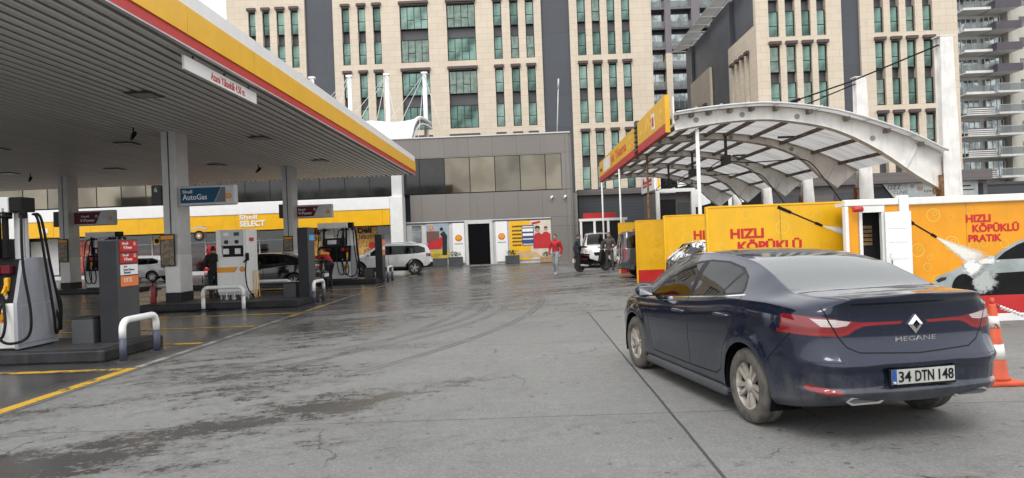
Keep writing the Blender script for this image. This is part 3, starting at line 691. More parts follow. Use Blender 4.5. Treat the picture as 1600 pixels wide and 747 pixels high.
# ------------------------------------------------------------------ bent tube guard rails
def rail(loc, rz, lab, L=.98, allwhite=False):
    T = Thing('guard_rail', lab, 'guard rail', loc, rz, 'bent tube guard rails by the islands')
    h = .62; r = .052
    pts = [(0, 0, 0), (0, 0, .2), (0, 0, h-.14)] + [(0, .14-.14*math.cos(a), h-.14+.14*math.sin(a)) for a in (.4, .8, 1.2, 1.57)] + [(0, L/2, h)]
    pts += [(0, L-.14+.14*math.sin(a), h-.14+.14*math.cos(a)) for a in (0, .4, .8, 1.2, 1.57)] + [(0, L, .2), (0, L, 0)]
    zs = .36
    up = [(0, 0, zs)] + [p for p in pts if p[2] > zs] + [(0, L, zs)]
    b = MB(); b.tube(up, r, 14); T.part('top_tube', b, M['white'])
    for y in (0, L):
        b = MB(); b.cyl((0, y, .012), (0, y, zs-.001), r); p = T.part('leg', b, M['white'] if allwhite else M['bluegrey'])
        b = MB(); b.cyl((0, y, 0), (0, y, .012), .11, seg=18); T.part('base_plate', b, M['dkgrey'], p)
    return T
r1 = rail((-6.17, 10.62, 0), 0, 'white and blue-grey bent guard rail at the end of the nearest island')
r1.copy((-6.12, 20.1, 0), label='short white and blue-grey guard rail at the end of the gas pump island')
r1.copy((-6.02, 30.4, 0), label='small white guard rail at the island end nearest the white SUV')
r1.copy((-10.95, 20.4, 0), label='white and dark guard rail left of the thick column with the blue gas sign')
rail((-7.72, 19.05, 0), R(90), 'all white guard rail standing in front of the white gas pump', 1.1, True)
rail((-7.25, 21.5, 0), R(90), 'white guard rail half hidden behind the white gas pump', 1.4, True)

# ------------------------------------------------------------------ signs on the columns
def col_sign(x0, x1, z0, z1, y, face, lines, lab, slant=.75):
    T = Thing('fuel_sign', lab, 'sign', (x0, y, z0), group='illuminated fuel signs on the columns', world=True)
    H_ = z1-z0
    b = MB(); b.box(x0, x1, y-.11, y+.11, z0, z1, bev=.05); T.part('housing', b, M['ltgrey'])
    sx = x0+(x1-x0)*slant
    b = MB(); b.prism([(x0+.04, z0+.08), (sx-.22, z0+.08), (sx, z1-.07), (x0+.04, z1-.07)], 'y', y-.116, y-.111); T.part('face', b, M[face])
    if face == 'blue_sign':
        b = MB(); b.prism([(sx-.20, z0+.08), (sx+.12, z0+.08), (sx+.12, z1-.07), (sx+.02, z1-.07)], 'y', y-.115, y-.1115); T.part('dark_face', b, M['dkblue_sign'])
    for (s, u0, u1, v0, v1) in lines: T.text(s, (u0, u1, v0, v1), 'front', y-.1165, M['white_clean'], bold=.012)
    emblem(T, x1-.20, z0+H_*.42, .085, 'front', y-.1115)
    return T
col_sign(-9.88, -8.26, 2.92, 3.50, 20.2, 'blue_sign', [('Shell', -9.78, -9.50, 3.28, 3.37), ('AutoGas', -9.78, -9.08, 3.09, 3.25)], 'blue gas sign on the nearest thick column')
col_sign(-9.95, -8.37, 2.86, 3.44, 30.7, 'maroon', [('Shell', -9.86, -9.55, 3.20, 3.28), ('V-Power', -9.86, -9.26, 3.02, 3.15), ('Ö', -9.19, -9.09, 3.18, 3.29)], 'maroon fuel sign on the far middle column above the black car', .62)
col_sign(-19.75, -17.91, 2.90, 3.56, 30.7, 'maroon', [('Shell', -19.40, -19.05, 3.27, 3.35), ('V-Power', -19.45, -18.80, 3.07, 3.21), ('Ö', -18.78, -18.66, 3.25, 3.37)], 'maroon fuel sign on the far left column', .66)
for x0, x1, z0, z1, y, t_, lab in ((-10.72, -10.44, 3.0, 3.56, 20.25, '6', 'narrow grey pump number plate left of the blue gas sign'), (-10.68, -10.48, 2.9, 3.5, 30.6, '4', 'narrow dark number plate on the far middle column'), (-20.58, -20.28, 2.9, 3.56, 30.6, '2', 'narrow dark number plate on the far left column')):
    T = Thing('number_plate', lab, 'sign', (x0, y, z0), group='pump number plates on columns', world=True)
    b = MB(); b.box(x0, x1, y-.1, y+.1, z0, z1, bev=.02); T.part('plate', b, M['dkgrey'])
    if t_ == '6': T.text('6', (x0+.09, x0+.18, z1-.2, z1-.06), 'front', y-.102, M['white_clean'], bold=.01)
for x, y, z0, z1, lab in ((-10.28, 20.15, 1.22, 2.14, 'framed menu poster on the nearest thick column'), (-10.25, 30.33, 1.45, 2.12, 'framed poster on the far middle column above the black car'), (-20.05, 30.33, 1.35, 2.35, 'tall framed poster on the far left column')):
    T = Thing('poster_frame', lab, 'poster', (x, y, z0), group='framed posters on the columns', world=True)
    w_ = .215
    b = MB(); b.box(x-w_, x+w_, y-.06, y-.03, z0, z1, bev=.01); T.part('frame', b, M['charcoal'])
    b = MB(); b.box(x-w_+.03, x+w_-.03, y-.066, y-.061, z0+.03, z1-.17); T.part('print', b, M['menu_print'])
    b = MB(); b.box(x-w_+.03, x+w_-.03, y-.066, y-.061, z1-.15, z1-.04); T.part('title_strip', b, M['orange'])
# ------------------------------------------------------------------ station shop building
SY = 45.5
shop = Thing('station_shop', 'low grey station shop with mirror window band, yellow and white fascia and shell panels', 'shop building', (-2, SY, 0), world=True)
b = MB()
b.box(-44, 2.95, SY+.30, SY+12, .06, 8.1); shop.part('core', b, M['charcoal'])
b = MB()
b.box(-44, 2.92, SY, SY+.28, 6.98, 8.28); b.box(2.40, 2.92, SY, SY+.28, 4.68, 6.98)
b.box(-7.4, 2.92, SY, SY+.28, 2.95, 4.66); b.box(2.925, 3.05, SY+.1, SY+12, .06, 8.25)
shop.part('upper_wall', b, M['store_grey'])
b = MB(); b.box(-44, 3.0, SY-.06, SY+.35, 8.285, 8.36); shop.part('coping', b, M['grey_col'])
b = MB(); b.box(3.06, 3.36, SY+.4, SY+6, .06, 4.45); b.box(1.62, 2.92, SY, SY+.28, .06, 2.94); shop.part('side_wall', b, M['store_grey'])
M['canopy_reflection_band'] = pm('glass_painted_canopy_reflection', (.02, .02, .019), .12, var=.4, scale=.6)  # dark reflection of the canopy, put into the colour of these panes
# window band, one pane at a time
xs = [-44+1.62*i for i in range(29)]
for i, x in enumerate(xs):
    x1 = min(x+1.62, 2.39)
    if x >= 2.2: break
    b = MB(); b.box(x+.025, x1-.025, SY+.02, SY+.05, 4.72, 6.95)
    pn = shop.part('window_pane', b, M[('bronze_glass', 'bronze_glass2', 'bronze_glass3')[i*7 % 3]] if x < -23.5 or x > -6.6 else M['canopy_reflection_band'])
    b = MB(); b.box(x-.022, x+.022, SY+.0, SY+.10, 4.68, 6.975); shop.part('mullion', b, M['frame_dk'], pn)
b = MB(); b.box(-44, 2.39, SY+.06, SY+.29, 4.665, 4.70); b.box(-44, 2.39, SY+.11, SY+.28, 4.71, 6.97); shop.part('window_backing', b, M['frame_dk'])
# white and yellow fascia box
b = MB(); b.box(-40, -8.52, SY-1.1, SY+.0, 3.80, 4.56, bev=.02); shop.part('white_fascia', b, M['white_clean'])
b = MB(); x = -40
while x < -8.6:
    x2 = min(x+3.1, -8.53); b.box(x, x2-.012, SY-1.06, SY-.02, 2.80, 3.795); x = x2
yf = shop.part('yellow_fascia', b, M['yellow'])
b = MB(); b.box(-8.51, -7.72, SY-1.12, SY+.0, .06, 4.58, bev=.02); shop.part('white_column', b, M['white'])
b = MB(); b.box(-8.4, -7.75, SY-.9, SY-.02, 4.585, 6.2); shop.part('upper_column', b, M['grey_col'])
b = MB(); b.box(-33.2, -32.3, SY-1.12, SY+.0, .06, 4.58, bev=.02); shop.part('white_column', b, M['white'])
shop.text('Shell', (-18.08, -16.95, 3.47, 3.78), 'front', SY-1.062, M['white_clean'], yf, .02, th=.03)
shop.text('SELECT', (-18.05, -16.45, 3.02, 3.40), 'front', SY-1.062, M['white_clean'], yf, .035, th=.03)
b = MB(); b.box(-31.2, -30.0, SY-1.08, SY-1.063, 2.85, 3.75); b.box(-30.9, -30.35, SY-1.10, SY-1.081, 3.1, 3.4, 1); shop.part('cup_sign', b, [M['yellow'], M['white_clean']])
# ground floor glazing under the fascia
b = MB(); b.box(-40, -7.8, SY+.22, SY+.29, .06, 2.79); shop.part('back_shade', b, pm('shop_interior', (.045, .043, .045), .7, var=.5, scale=1.2))
xg = -40.
bays = []
while xg < -8.6:
    bays.append((xg, min(xg+1.75, -8.55))); xg += 1.75
for i, (a, c) in enumerate(bays):
    b = MB(); b.box(a+.04, c-.04, SY-.02, SY-.005, .30, 2.74); pn = shop.part('shop_window', b, M['shop_glass'])
    b = MB(); b.box(a-.04, a+.04, SY-.05, SY+.02, .06, 2.795); b.box(a+.045, c-.045, SY-.05, SY+.02, .06, .29); b.box(a+.045, c-.045, SY-.045, SY+.015, 2.12, 2.17)
    shop.part('window_frame', b, M['grey_col'], pn)
for k in range(9):
    x = -38.5+k*3.3
    b = MB(); b.box(x, x+2.0, SY+.04, SY+.20, .3, 1.9); 
    for q in range(4): b.box(x+.05, x+1.95, SY+.01, SY+.035, .45+q*.38, .70+q*.38, 1)
    shop.part('shelf_unit', b, [M['charcoal'], pm('goods_%d' % k, random.choice(((.4, .05, .03), (.35, .22, .05), (.25, .25, .27), (.12, .2, .1))), .5, var=.5, scale=6)])
# posters stuck in the glazing
def poster(x0, x1, z0, z1, m, y=SY-.055, nm='window_poster'):
    b = MB(); b.box(x0, x1, y-.008, y, z0, z1); return shop.part(nm, b, m)
P = poster(-14.6, -13.15, 1.0, 2.75, M['poster_warm'])
shop.text('Deli', (-14.45, -13.35, 2.36, 2.70), 'front', SY-.064, M['black'], P, .035); shop.text('Do', (-13.85, -13.2, 1.95, 2.28), 'front', SY-.064, M['black'], P, .0)
P = poster(-10.95, -9.6, 1.0, 2.75, M['poster_warm'])
shop.text('Deli', (-10.85, -9.95, 2.36, 2.70), 'front', SY-.064, M['black'], P, .035); shop.text('lezzeti', (-10.75, -9.65, 1.98, 2.30), 'front', SY-.064, M['black'], P)
b = MB(); b.cyl((-9.95, SY-.064, 1.55), (-9.95, SY-.072, 1.55), .24); shop.part('red_sticker', b, M['red'], P)
poster(-13.1, -12.4, .3, 2.7, M['grey_col']); poster(-11.6, -11.0, .3, 2.7, M['grey_col']); poster(-12.3, -11.7, .5, 2.2, M['grey_end'])
poster(-9.5, -8.6, .4, 2.2, M['grey_end']); poster(-32.2, -30.4, .4, 2.6, M['grey_col']); poster(-30.2, -28.3, .5, 2.6, M['poster_red']); poster(-27.9, -27.0, .7, 2.5, M['food_print'])
for x in (-26.2, -23.9, -22.3):
    b = MB(); b.cyl((x, SY-.06, 2.35), (x, SY-.09, 2.35), .26); b.cyl((x, SY-.091, 2.35), (x, SY-.10, 2.35), .15, mi=1); shop.part('round_sticker', b, [M['yellow'], M['black']])
# right half: door, shell panels and picture posters
b = MB(); b.box(-7.70, 1.60, SY+.02, SY+.20, .06, 2.94); shop.part('front_wall', b, M['grey_col'])
b = MB(); b.box(-7.70, 1.61, SY-.03, SY+.015, 2.78, 2.86); shop.part('lintel', b, M['dkgrey'])
b = MB(); b.box(-7.35, -6.75, SY-.03, SY+.01, .5, 2.35); b.box(-7.35, -6.75, SY-.03, SY+.01, 2.42, 2.7); shop.part('side_window', b, M['apt_glass'])
b = MB(); b.box(-3.74, -2.36, SY-.04, SY-.02, .07, 2.77); dr = shop.part('doorway', b, M['dark_int'])
b = MB(); b.box(-3.95, -3.745, SY-.10, SY+.01, .07, 2.9); b.box(-2.355, -2.16, SY-.10, SY+.01, .07, 2.9); b.box(-3.74, -2.36, SY-.10, SY-.045, 2.68, 2.9); shop.part('door_frame', b, M['grey_col'], dr)
for a, c in ((-4.74, -3.98), (-1.98, -1.22)):
    b = MB(); b.box(a, c, SY-.08, SY-.03, .20, 2.76, bev=.01); p = shop.part('white_panel', b, M['white_clean'])
    emblem(shop, (a+c)/2, 1.78, .22, 'front', SY-.082, p)
    b = MB(); b.box((a+c)/2-.27, (a+c)/2+.27, SY-.084, SY-.081, 1.40, 1.46); shop.part('small_print', b, M['grey_txt'], p)
# picture poster with a red car and a pump attendant
P = poster(-6.42, -5.0, .55, 2.78, pm('poster_sky_print', (.30, .36, .42), .4), SY-.03, 'picture_poster')
b = MB(); b.box(-6.42, -5.0, SY-.042, SY-.039, .55, 1.1); b.box(-6.42, -5.6, SY-.042, SY-.039, 1.55, 2.3, 1)
shop.part('printed_wall', b, [pm('print_yellow_floor', (.55, .40, .05), .4), pm('print_brown', (.16, .07, .06), .4)], P)
b = MB(); b.prism([(-6.4, 1.15), (-6.35, 1.55), (-6.1, 1.62), (-5.7, 1.75), (-5.45, 1.95), (-5.25, 2.02), (-5.4, 1.85), (-5.35, 1.5), (-5.5, 1.15)], 'y', SY-.05, SY-.043); shop.part('printed_car', b, M['red'], P)
b = MB(); b.prism([(-5.45, .75), (-5.4, 1.9), (-5.55, 2.1), (-5.3, 2.3), (-5.1, 2.0), (-5.15, .75)], 'y', SY-.052, SY-.0505); b.cyl((-5.45, SY-.0505, 2.42), (-5.45, SY-.053, 2.42), .11); shop.part('printed_figure', b, M['charcoal'], P)
emblem(shop, -6.1, 2.5, .14, 'front', SY-.04, P)
# big picture poster
P = poster(-1.10, 1.56, .25, 2.76, pm('poster_cream_print', (.62, .55, .46), .4), SY-.03, 'picture_poster')
b = MB(); b.box(-1.10, .25, SY-.042, SY-.039, .25, 2.76); shop.part('printed_ground', b, M['yellow'], P)
b = MB()
for i, (z, l) in enumerate(((2.35, .62), (2.08, .70), (1.84, .66), (1.60, .55), (1.38, .62), (1.15, .5))):
    x = -.92
    while x < -.92+l: wd = random.uniform(.05, .13); b.box(x, x+wd*.8, SY-.046, SY-.043, z, z+.11); x += wd
shop.part('printed_lines', b, M['charcoal'], P)
b = MB(); b.prism([(.40, .95), (.40, 1.65), (.55, 1.90), (.80, 1.98), (.98, 1.84), (1.1, 1.98), (1.3, 2.02), (1.52, 1.85), (1.54, .95)], 'y', SY-.05, SY-.0425); shop.part('printed_jackets', b, M['red'], P)
b = MB(); b.cyl((.70, SY-.0505, 2.16), (.70, SY-.054, 2.16), .16); b.cyl((1.24, SY-.0505, 2.20), (1.24, SY-.054, 2.20), .12); shop.part('printed_face', b, M['skin'], P)
b = MB(); b.prism([(.53, 2.2), (.56, 2.36), (.70, 2.42), (.84, 2.36), (.87, 2.2), (.70, 2.26)], 'y', SY-.058, SY-.0545); b.prism([(1.12, 2.2), (1.14, 2.32), (1.24, 2.36), (1.34, 2.32), (1.36, 2.2), (1.24, 2.27)], 'y', SY-.058, SY-.0545); shop.part('printed_hair', b, M['hair'], P)
b = MB(); b.prism([(-1.05, .40), (-.6, .75), (.1, .86), (.55, .70), (.9, .45), (.3, .38)], 'y', SY-.049, SY-.043); shop.part('printed_food', b, pm('print_bread', (.55, .38, .18), .5), P)
b = MB(); b.box(-.30, .46, SY-.066, SY-.056, 1.18, 2.46); nb = shop.part('notice_board', b, pm('blue_notice', (.035, .055, .16), .3), P)
b = MB()
for z, h in ((2.32, .07), (2.05, .20), (1.78, .16), (1.55, .06), (1.22, .05)): b.box(-.26, .42, SY-.070, SY-.067, z, z+h)
shop.part('notice_stripe', b, M['white_clean'], nb)
b = MB(); b.prism([(.35, 2.48), (.9, 2.60), (.9, 2.72), (.35, 2.62)], 'y', SY-.05, SY-.0425); shop.part('printed_title', b, M['red'], P)
for x in (1.75, 2.6):
    b = MB(); b.cyl((x, SY-.02, 4.25), (x-.12, SY-.22, 4.12), .07); shop.part('wall_lamp', b, M['white_dirty'])
# two masts of the rooftop antenna
b = MB(); b.cyl((2.45, 52, 8.2), (2.75, 52, 13.0), .05, .03); b.cyl((2.72, 52, 12.5), (2.76, 52, 13.2), .07, .05)
one('roof_mast', b, M['ltgrey'], 'thin pale mast rising behind the right end of the shop roof', 'mast', None, (2.45, 52, 8.2))

# red drinks shelves standing in front of the shop
T = Thing('drinks_shelf', 'red drinks shelf unit outside the shop behind the thick column', 'shelf', (-18.6, 42.6, 0))
b = MB(); b.box(-1.0, 1.0, 0, .6, .05, .55); b.box(-1.0, 1.0, .45, .6, .55, 1.9); T.part('carcass', b, M['red'])
for z in (.75, 1.15, 1.5):
    b = MB(); b.box(-1.0, 1.0, .02, .45, z, z+.05); sh = T.part('shelf', b, M['red'])
    b = MB()
    for k in range(9): b.cyl((-.85+k*.21, .2, z+.055), (-.85+k*.21, .2, z+.26), .07, .05, 8)
    T.part('bottles', b, M['maroon'], sh)
b = MB(); b.box(-.98, .98, -.006, .0, .3, .36); T.part('light_strip', b, M['white_clean'])
T = Thing('round_sign', 'round dark sign hanging at the shop front left of the white gas pump', 'sign', (-20.3, 43.6, 2.55))
b = MB(); b.cyl((0, 0, 0), (0, .06, 0), .33, seg=28); b.cyl((0, -.001, 0), (0, -.012, 0), .19, seg=28, mi=1); b.cyl((0, -.013, 0), (0, -.02, 0), .08, seg=20, mi=2); T.part('disc', b, [M['charcoal'], M['wood'], M['white']])
b = MB(); b.prism([(-.55, .42), (0, .62), (.55, .42), (.5, .36), (0, .52), (-.5, .36)], 'y', 0, .05); b.box(-.02, .02, .02, 1.9, .56, .60); T.part('bracket', b, M['ltgrey'])
# planters
def planter(x, y, w_, h, lab, kind=0):
    T = Thing('planter', lab, 'planter', (x, y, .06), group='planters along the shop front')
    b = MB(); b.box(-w_/2, w_/2, -.2, .2, 0, h, bev=.02); b.box(-w_/2+.04, w_/2-.04, -.16, .16, h+.001, h+.004, 1); T.part('box', b, [M['dkgrey'] if kind < 2 else M['wood'], M['soil']])
    b = MB()
    for k in range(140):
        a = random.uniform(0, 6.28); r = random.uniform(0, .42)*w_; z = h+random.uniform(.03, .30); c = Vector((r*math.cos(a), r*.35*math.sin(a), z))
        d = Vector((random.uniform(-1, 1), random.uniform(-1, 1), random.uniform(-.2, 1))).normalized()*random.uniform(.06, .13); e = d.orthogonal().normalized()*.03
        b.poly([c, c+d*.5+e, c+d, c+d*.5-e])
    T.part('foliage', b, M['plant'])
planter(-4.55, 44.95, .9, .55, 'dark planter box under the left white shell panel')
planter(-.95, 44.95, .9, .52, 'dark planter box under the right white shell panel')
planter(1.25, 44.95, .9, .35, 'wooden tray of plants and flowers below the big picture poster', 2)
planter(-6.2, 44.95, 2.2, .5, 'long dark planter below the poster with the red car')
planter(-26.0, 44.7, 2.6, .5, 'long dark planter with leafy plants at the far left of the shop')
T = Thing('striped_post', 'red and white striped post with a white pointed top at the far left', 'post', (-22.9, 35.0, 0))
b = MB()
for k in range(8): b.cyl((0, 0, .05+k*.17), (0, 0, .05+k*.17+.169), .07, mi=k % 2)
T.part('pole', b, [M['white'], M['red']]); b = MB(); b.cyl((0, 0, 1.41), (0, 0, 1.62), .10); b.cyl((0, 0, 1.62), (0, 0, 1.85), .16, .01); T.part('cap', b, M['white']); b = MB(); b.cyl((0, 0, 0), (0, 0, .05), .2); T.part('base', b, M['charcoal'])

# ------------------------------------------------------------------ fabric entrance roof behind the shop
T = Thing('membrane_roof', 'white curved membrane roof with white masts and stay cables behind the filling station canopy', 'fabric roof', (-7.6, 46.3, 7.4), world=True)
prof = catmull([Vector((0, 46.4, 7.35)), Vector((0, 47.4, 8.6)), Vector((0, 49.4, 9.9)), Vector((0, 52.5, 10.8)), Vector((0, 58, 11.3))], 6)
def msh(u, v):
    p = prof[round(v*(len(prof)-1))]; x = -22+14.4*u
    return (x, p.y, p.z-.28*abs(math.sin(u*math.pi*4))*(1-v)*.9-.12*math.sin(u*math.pi*4)**2)
b = MB(); b.grid(msh, 64, len(prof)-1); T.part('membrane', b, M['membrane'])
b = MB(); b.tube([(-7.55, p.y, p.z+.05) for p in prof], .14, 10); b.tube([(-7.55, p.y+.9, p.z-.25) for p in prof[4:]], .09, 8); T.part('edge_beam', b, M['white_clean'])
for i, x in enumerate((-17.2, -14.1, -11.0, -7.9)):
    b = MB(); b.cyl((x, 58.2, 8), (x, 58.2, 15.6), .20, .17); b.box(x-.25, x+.25, 58.0, 58.4, 15.45, 15.58); ms = T.part('mast', b, M['white_clean'])
    b = MB()
    for dx, yy in ((-2.2, 50), (2.2, 50), (-.9, 47.2), (.9, 47.2)):
        b.cyl((x, 58.0, 15.4), (x+dx, yy, 9.4 if yy > 48 else 8.3), .022, seg=5)
    T.part('stay_cables', b, M['ltgrey'], ms)
# ------------------------------------------------------------------ big stone-clad office building
def mk_window(name, w_, h, kind):
    """frame with its pane as child, local origin at lower left of the opening, facing -Y"""
    b = MB(); f = .055
    b.box(0, w_, -.06, .06, 0, f); b.box(0, w_, -.06, .06, h-f, h); b.box(0, f, -.06, .06, f+.001, h-f-.001); b.box(w_-f, w_, -.06, .06, f+.001, h-f-.001)
    if kind == 'single':
        b.box(f+.001, w_-f-.001, -.05, .05, h*.42, h*.42+.06)
    else:
        q = w_/4
        for i in (1, 2, 3): b.box(i*q-.03, i*q+.03, -.05, .05, f+.001, h-f-.001)
        for i in ((1, 3) if kind == 'big2' else (0, 2) if kind == 'big3' else (1, 3)): b.box(i*q+.031, (i+1)*q-.031, -.045, .045, h*.40, h*.40+.06)
    fr = mkobj('window', b, M['frame_dk'])
    b = MB(); b.box(f*.5, w_-f*.5, -.012, .012, f*.5, h-f*.5); pn = mkobj('pane', b, M['green_glass']); pn.parent = fr
    return fr
WCACHE = {}
def put_window(T, w_, h, kind, loc, rz=0.):
    key = (round(w_, 2), round(h, 2), kind)
    if key not in WCACHE:
        fr = WCACHE[key] = mk_window('window', w_, h, kind); fr.parent = T.o
    else:
        src = WCACHE[key]; fr = src.copy(); COL.objects.link(fr); fr.parent = T.o
        for ch in src.children: c = ch.copy(); COL.objects.link(c); c.parent = fr
    fr.location = loc; fr.rotation_euler = (0, 0, rz)
    sl = fr.children[0].material_slots[0]; sl.link = 'OBJECT'; sl.material = M[random.choice(('green_glass', 'green_glass', 'green_glass2', 'green_glass3', 'green_glass4'))]
ob = Thing('office_building', 'long beige stone office building with green windows and dark bands behind the station', 'office building', (0, 74, 0))
FH = 3.47; TOPS = [26.35, 22.88, 19.41, 15.80, 12.33, 8.9]    # window heads
WH = 2.38
b = MB(); b.box(-30.6, 13.7, .62, 30, 0, 29); ob.part('core', b, M['spandrel'])
def bay(T, x0, x1, ops, groups, zb, zt, kind='single', depth=.6):
    """stone piers and bands around openings; ops = [(a,b)], groups = [(ztop,zbot)] openings two storeys tall"""
    b = MB(); cur = x0
    for a, c in ops: b.box(cur, a, 0, depth, zb, zt); cur = c
    b.box(cur, x1, 0, depth, zb, zt)
    edges = [zt]+[z for g_ in groups for z in g_]+[zb]
    for i in range(0, len(edges), 2):
        hi, lo = edges[i], edges[i+1]
        if hi-lo > .02:
            for a, c in ops: b.box(a, c, 0, depth, lo, hi)
    T.part('stone_facade', b, M['stone'])
    for zt_, zb_ in groups:
        for a, c in ops:
            b = MB(); b.box(a-.09, c+.09, -.30, -.003, zt_+.02, zt_+.30, bev=.015); T.part('awning_hood', b, M['brown'])
GR = [(29.0, 22.88-WH-.05), (19.55, 15.80-WH-.85-.02), (12.48, 5.3)]
GR = [(26.5, 20.42), (19.50, 13.36), (12.46, 6.4)]
def windows(T, ops, kind='single', rows=None):
    for a, c in ops:
        for zt_ in rows or (26.35, 22.85, 19.38, 15.80, 12.35, 8.9):
            put_window(T, c-a-.06, WH, kind, (a+.03, .30, zt_-WH))
g1 = [(-28.36, -27.61), (-26.87, -26.13), (-25.38, -24.57), (-23.9, -23.1)]
g2 = [(-18.51, -17.71), (-16.83, -16.02), (-15.22, -14.41)]
gb = [(-12.41, -9.46), (-7.51, -4.51)]
g3 = [(-2.64, -1.77), (-.90, -.05), (.72, 1.58)]
g4 = [(6.09, 6.95), (7.61, 8.47), (9.2, 10.0), (10.70, 11.55)]
bay(ob, -30.66, -22.41, g1, GR, 0, 29); windows(ob, g1, rows=(26.35, 22.85, 19.38, 15.8))
bay(ob, -19.44, -13.4, g2, GR, 0, 29); windows(ob, g2, rows=(26.35, 22.85, 19.38, 15.8, 12.35))
bay(ob, -13.4, -3.55, gb, GR, 0, 29); windows(ob, gb[:1], 'big2', rows=(26.35, 22.85, 19.38, 15.8, 12.35)); windows(ob, gb[1:], 'big3', rows=(26.35, 22.85, 19.38, 15.8, 12.35))
bay(ob, -3.55, 2.35, g3, GR, 0, 29); windows(ob, g3, rows=(26.35, 22.85, 19.38, 15.8, 12.35))
bay(ob, 5.28, 13.77, g4, GR, 0, 29); windows(ob, g4)
for a, c in ((-22.41, -19.44), (2.35, 5.28)):
    b = MB(); b.box(a, c, .35, .6, 0, 29); ob.part('dark_band', b, M['bluegrey_wall'])

# ------------------------------------------------------------------ second stone building on the right
WCACHE.clear()
sb = Thing('office_building', 'beige stone office building on the right with a dark vertical band and overhanging eave', 'office building', (0, 65.6, 0))
b = MB(); b.box(22.4, 40, .62, 29, 0, 25.6); sb.part('core', b, M['spandrel'])
h1 = [(22.91, 23.86), (24.43, 25.33), (25.9, 26.75), (27.3, 28.15)]
h2 = [(32.49, 33.36), (33.94, 34.78), (35.36, 36.22), (36.88, 37.78)]
GR2 = [(25.2, 19.2), (18.45, 12.55), (11.75, 5.8)]
bay(sb, 21.74, 29.54, h1, GR2, 0, 25.6); windows(sb, h1, rows=(24.98, 21.6, 18.35, 15.0))
bay(sb, 31.22, 40.0, h2, GR2, 0, 25.6); windows(sb, h2, rows=(24.98, 21.6, 18.35, 15.0, 11.6))
b = MB(); b.box(29.54, 31.22, .30, .6, 0, 25.6); sb.part('dark_band', b, M['bluegrey_wall'])
# side wall facing the alley (x = 21.74), in world Y minus 65.6
def side(y0, y1, ops, groups, m='stone'):
    b = MB(); cur = y0
    for a, c in ops: b.box(21.74, 22.38, cur, a, 0, 20.5); cur = c
    b.box(21.74, 22.38, cur, y1, 0, 20.5)
    edges = [20.5]+[z for g_ in groups for z in g_]+[0]
    for i in range(0, len(edges), 2):
        for a, c in ops: b.box(21.74, 22.38, a, c, edges[i+1], edges[i])
    sb.part('side_facade', b, M[m])
    for zt_, zb_ in groups:
        for a, c in ops:
            b = MB(); b.box(21.44, 21.735, a-.09, c+.09, zt_+.02, zt_+.30); sb.part('awning_hood', b, M['brown'])
            for z in (zb_+.1, zb_+3.3):
                b = MB(); b.box(21.98, 22.02, a+.02, c-.02, z, min(z+2.3, zt_-.02)); sb.part('side_window', b, M['green_glass'])
o1 = [(2.2, 3.0), (3.8, 4.6), (5.4, 6.2), (7.0, 7.8)]
o2 = [(18.2, 19.2), (20.2, 21.2), (22.2, 23.2)]
side(.605, 9.0, o1, [(18.3, 12.5), (11.6, 5.8)]); side(16.5, 26., o2, [(16.4, 10.6), (9.7, 4.)])
b = MB(); b.box(22.0, 22.38, 9.0, 16.5, 0, 25.5); b.box(22.3, 22.39, .62, 29, 20.52, 25.55); b.box(22.0, 22.38, 26.0, 29, 0, 25.5); sb.part('dark_side', b, M['bluegrey_wall'])
b = MB()
for k in range(9): b.box(20.3+k*.22, 20.42+k*.22, 4.5, 30, 25.62+.05*k, 25.70+.05*k)
for y in range(5, 30, 3): b.box(20.3, 22.5, y, y+.10, 25.50, 25.6)
sb.part('louvred_eave', b, M['apt_white'])

# ------------------------------------------------------------------ recessed tower between the two
tw = Thing('apartment_tower', 'mauve-grey tower with balconies in the gap between the two beige buildings', 'apartment tower', (0, 111, 0))
b = MB(); b.box(14, 34, 1.6, 14, 0, 46); tw.part('core', b, M['spandrel'])
b = MB()
for a, c in ((14, 20.4), (22.75, 23.7), (26.9, 28.2), (30.6, 34)): b.box(a, c, 0, 1.59, 29.6, 46)
for z in range(12): 
    pass
tw.part('pier', b, M['purple_wall'])
b = MB()
for a, c in ((14, 20.4), (22.75, 23.7), (26.9, 28.2), (30.6, 34)): b.box(a, c, 0, 1.59, 0, 29.58)
tw.part('stone_pier', b, M['stone'])
for fl in range(12):
    z = 8.6+fl*3.12
    for a, c in ((20.4, 22.75), (23.7, 26.9), (28.2, 30.6)):
        b = MB(); b.box(a+.002, c-.002, .1, 1.59, z-.25, z); bl = tw.part('balcony', b, M['purple_wall'] if fl % 2 else M['spandrel'])
        b = MB(); b.box(a+.02, c-.02, .12, .15, z+.02, z+1.0); tw.part('balcony_glass', b, M['rail_glass'], bl)
        b = MB(); b.box(a+.25, c-.25, 1.5, 1.585, z+.02, z+2.4); tw.part('glass_door', b, M['apt_glass'], bl)
        b = MB()
        for k in range(4): xx = a+.25+(c-a-.5)*k/3; b.box(xx-.05, xx+.05, 1.44, 1.499, z+.02, z+2.4)
        tw.part('door_frame', b, M['white'], bl)

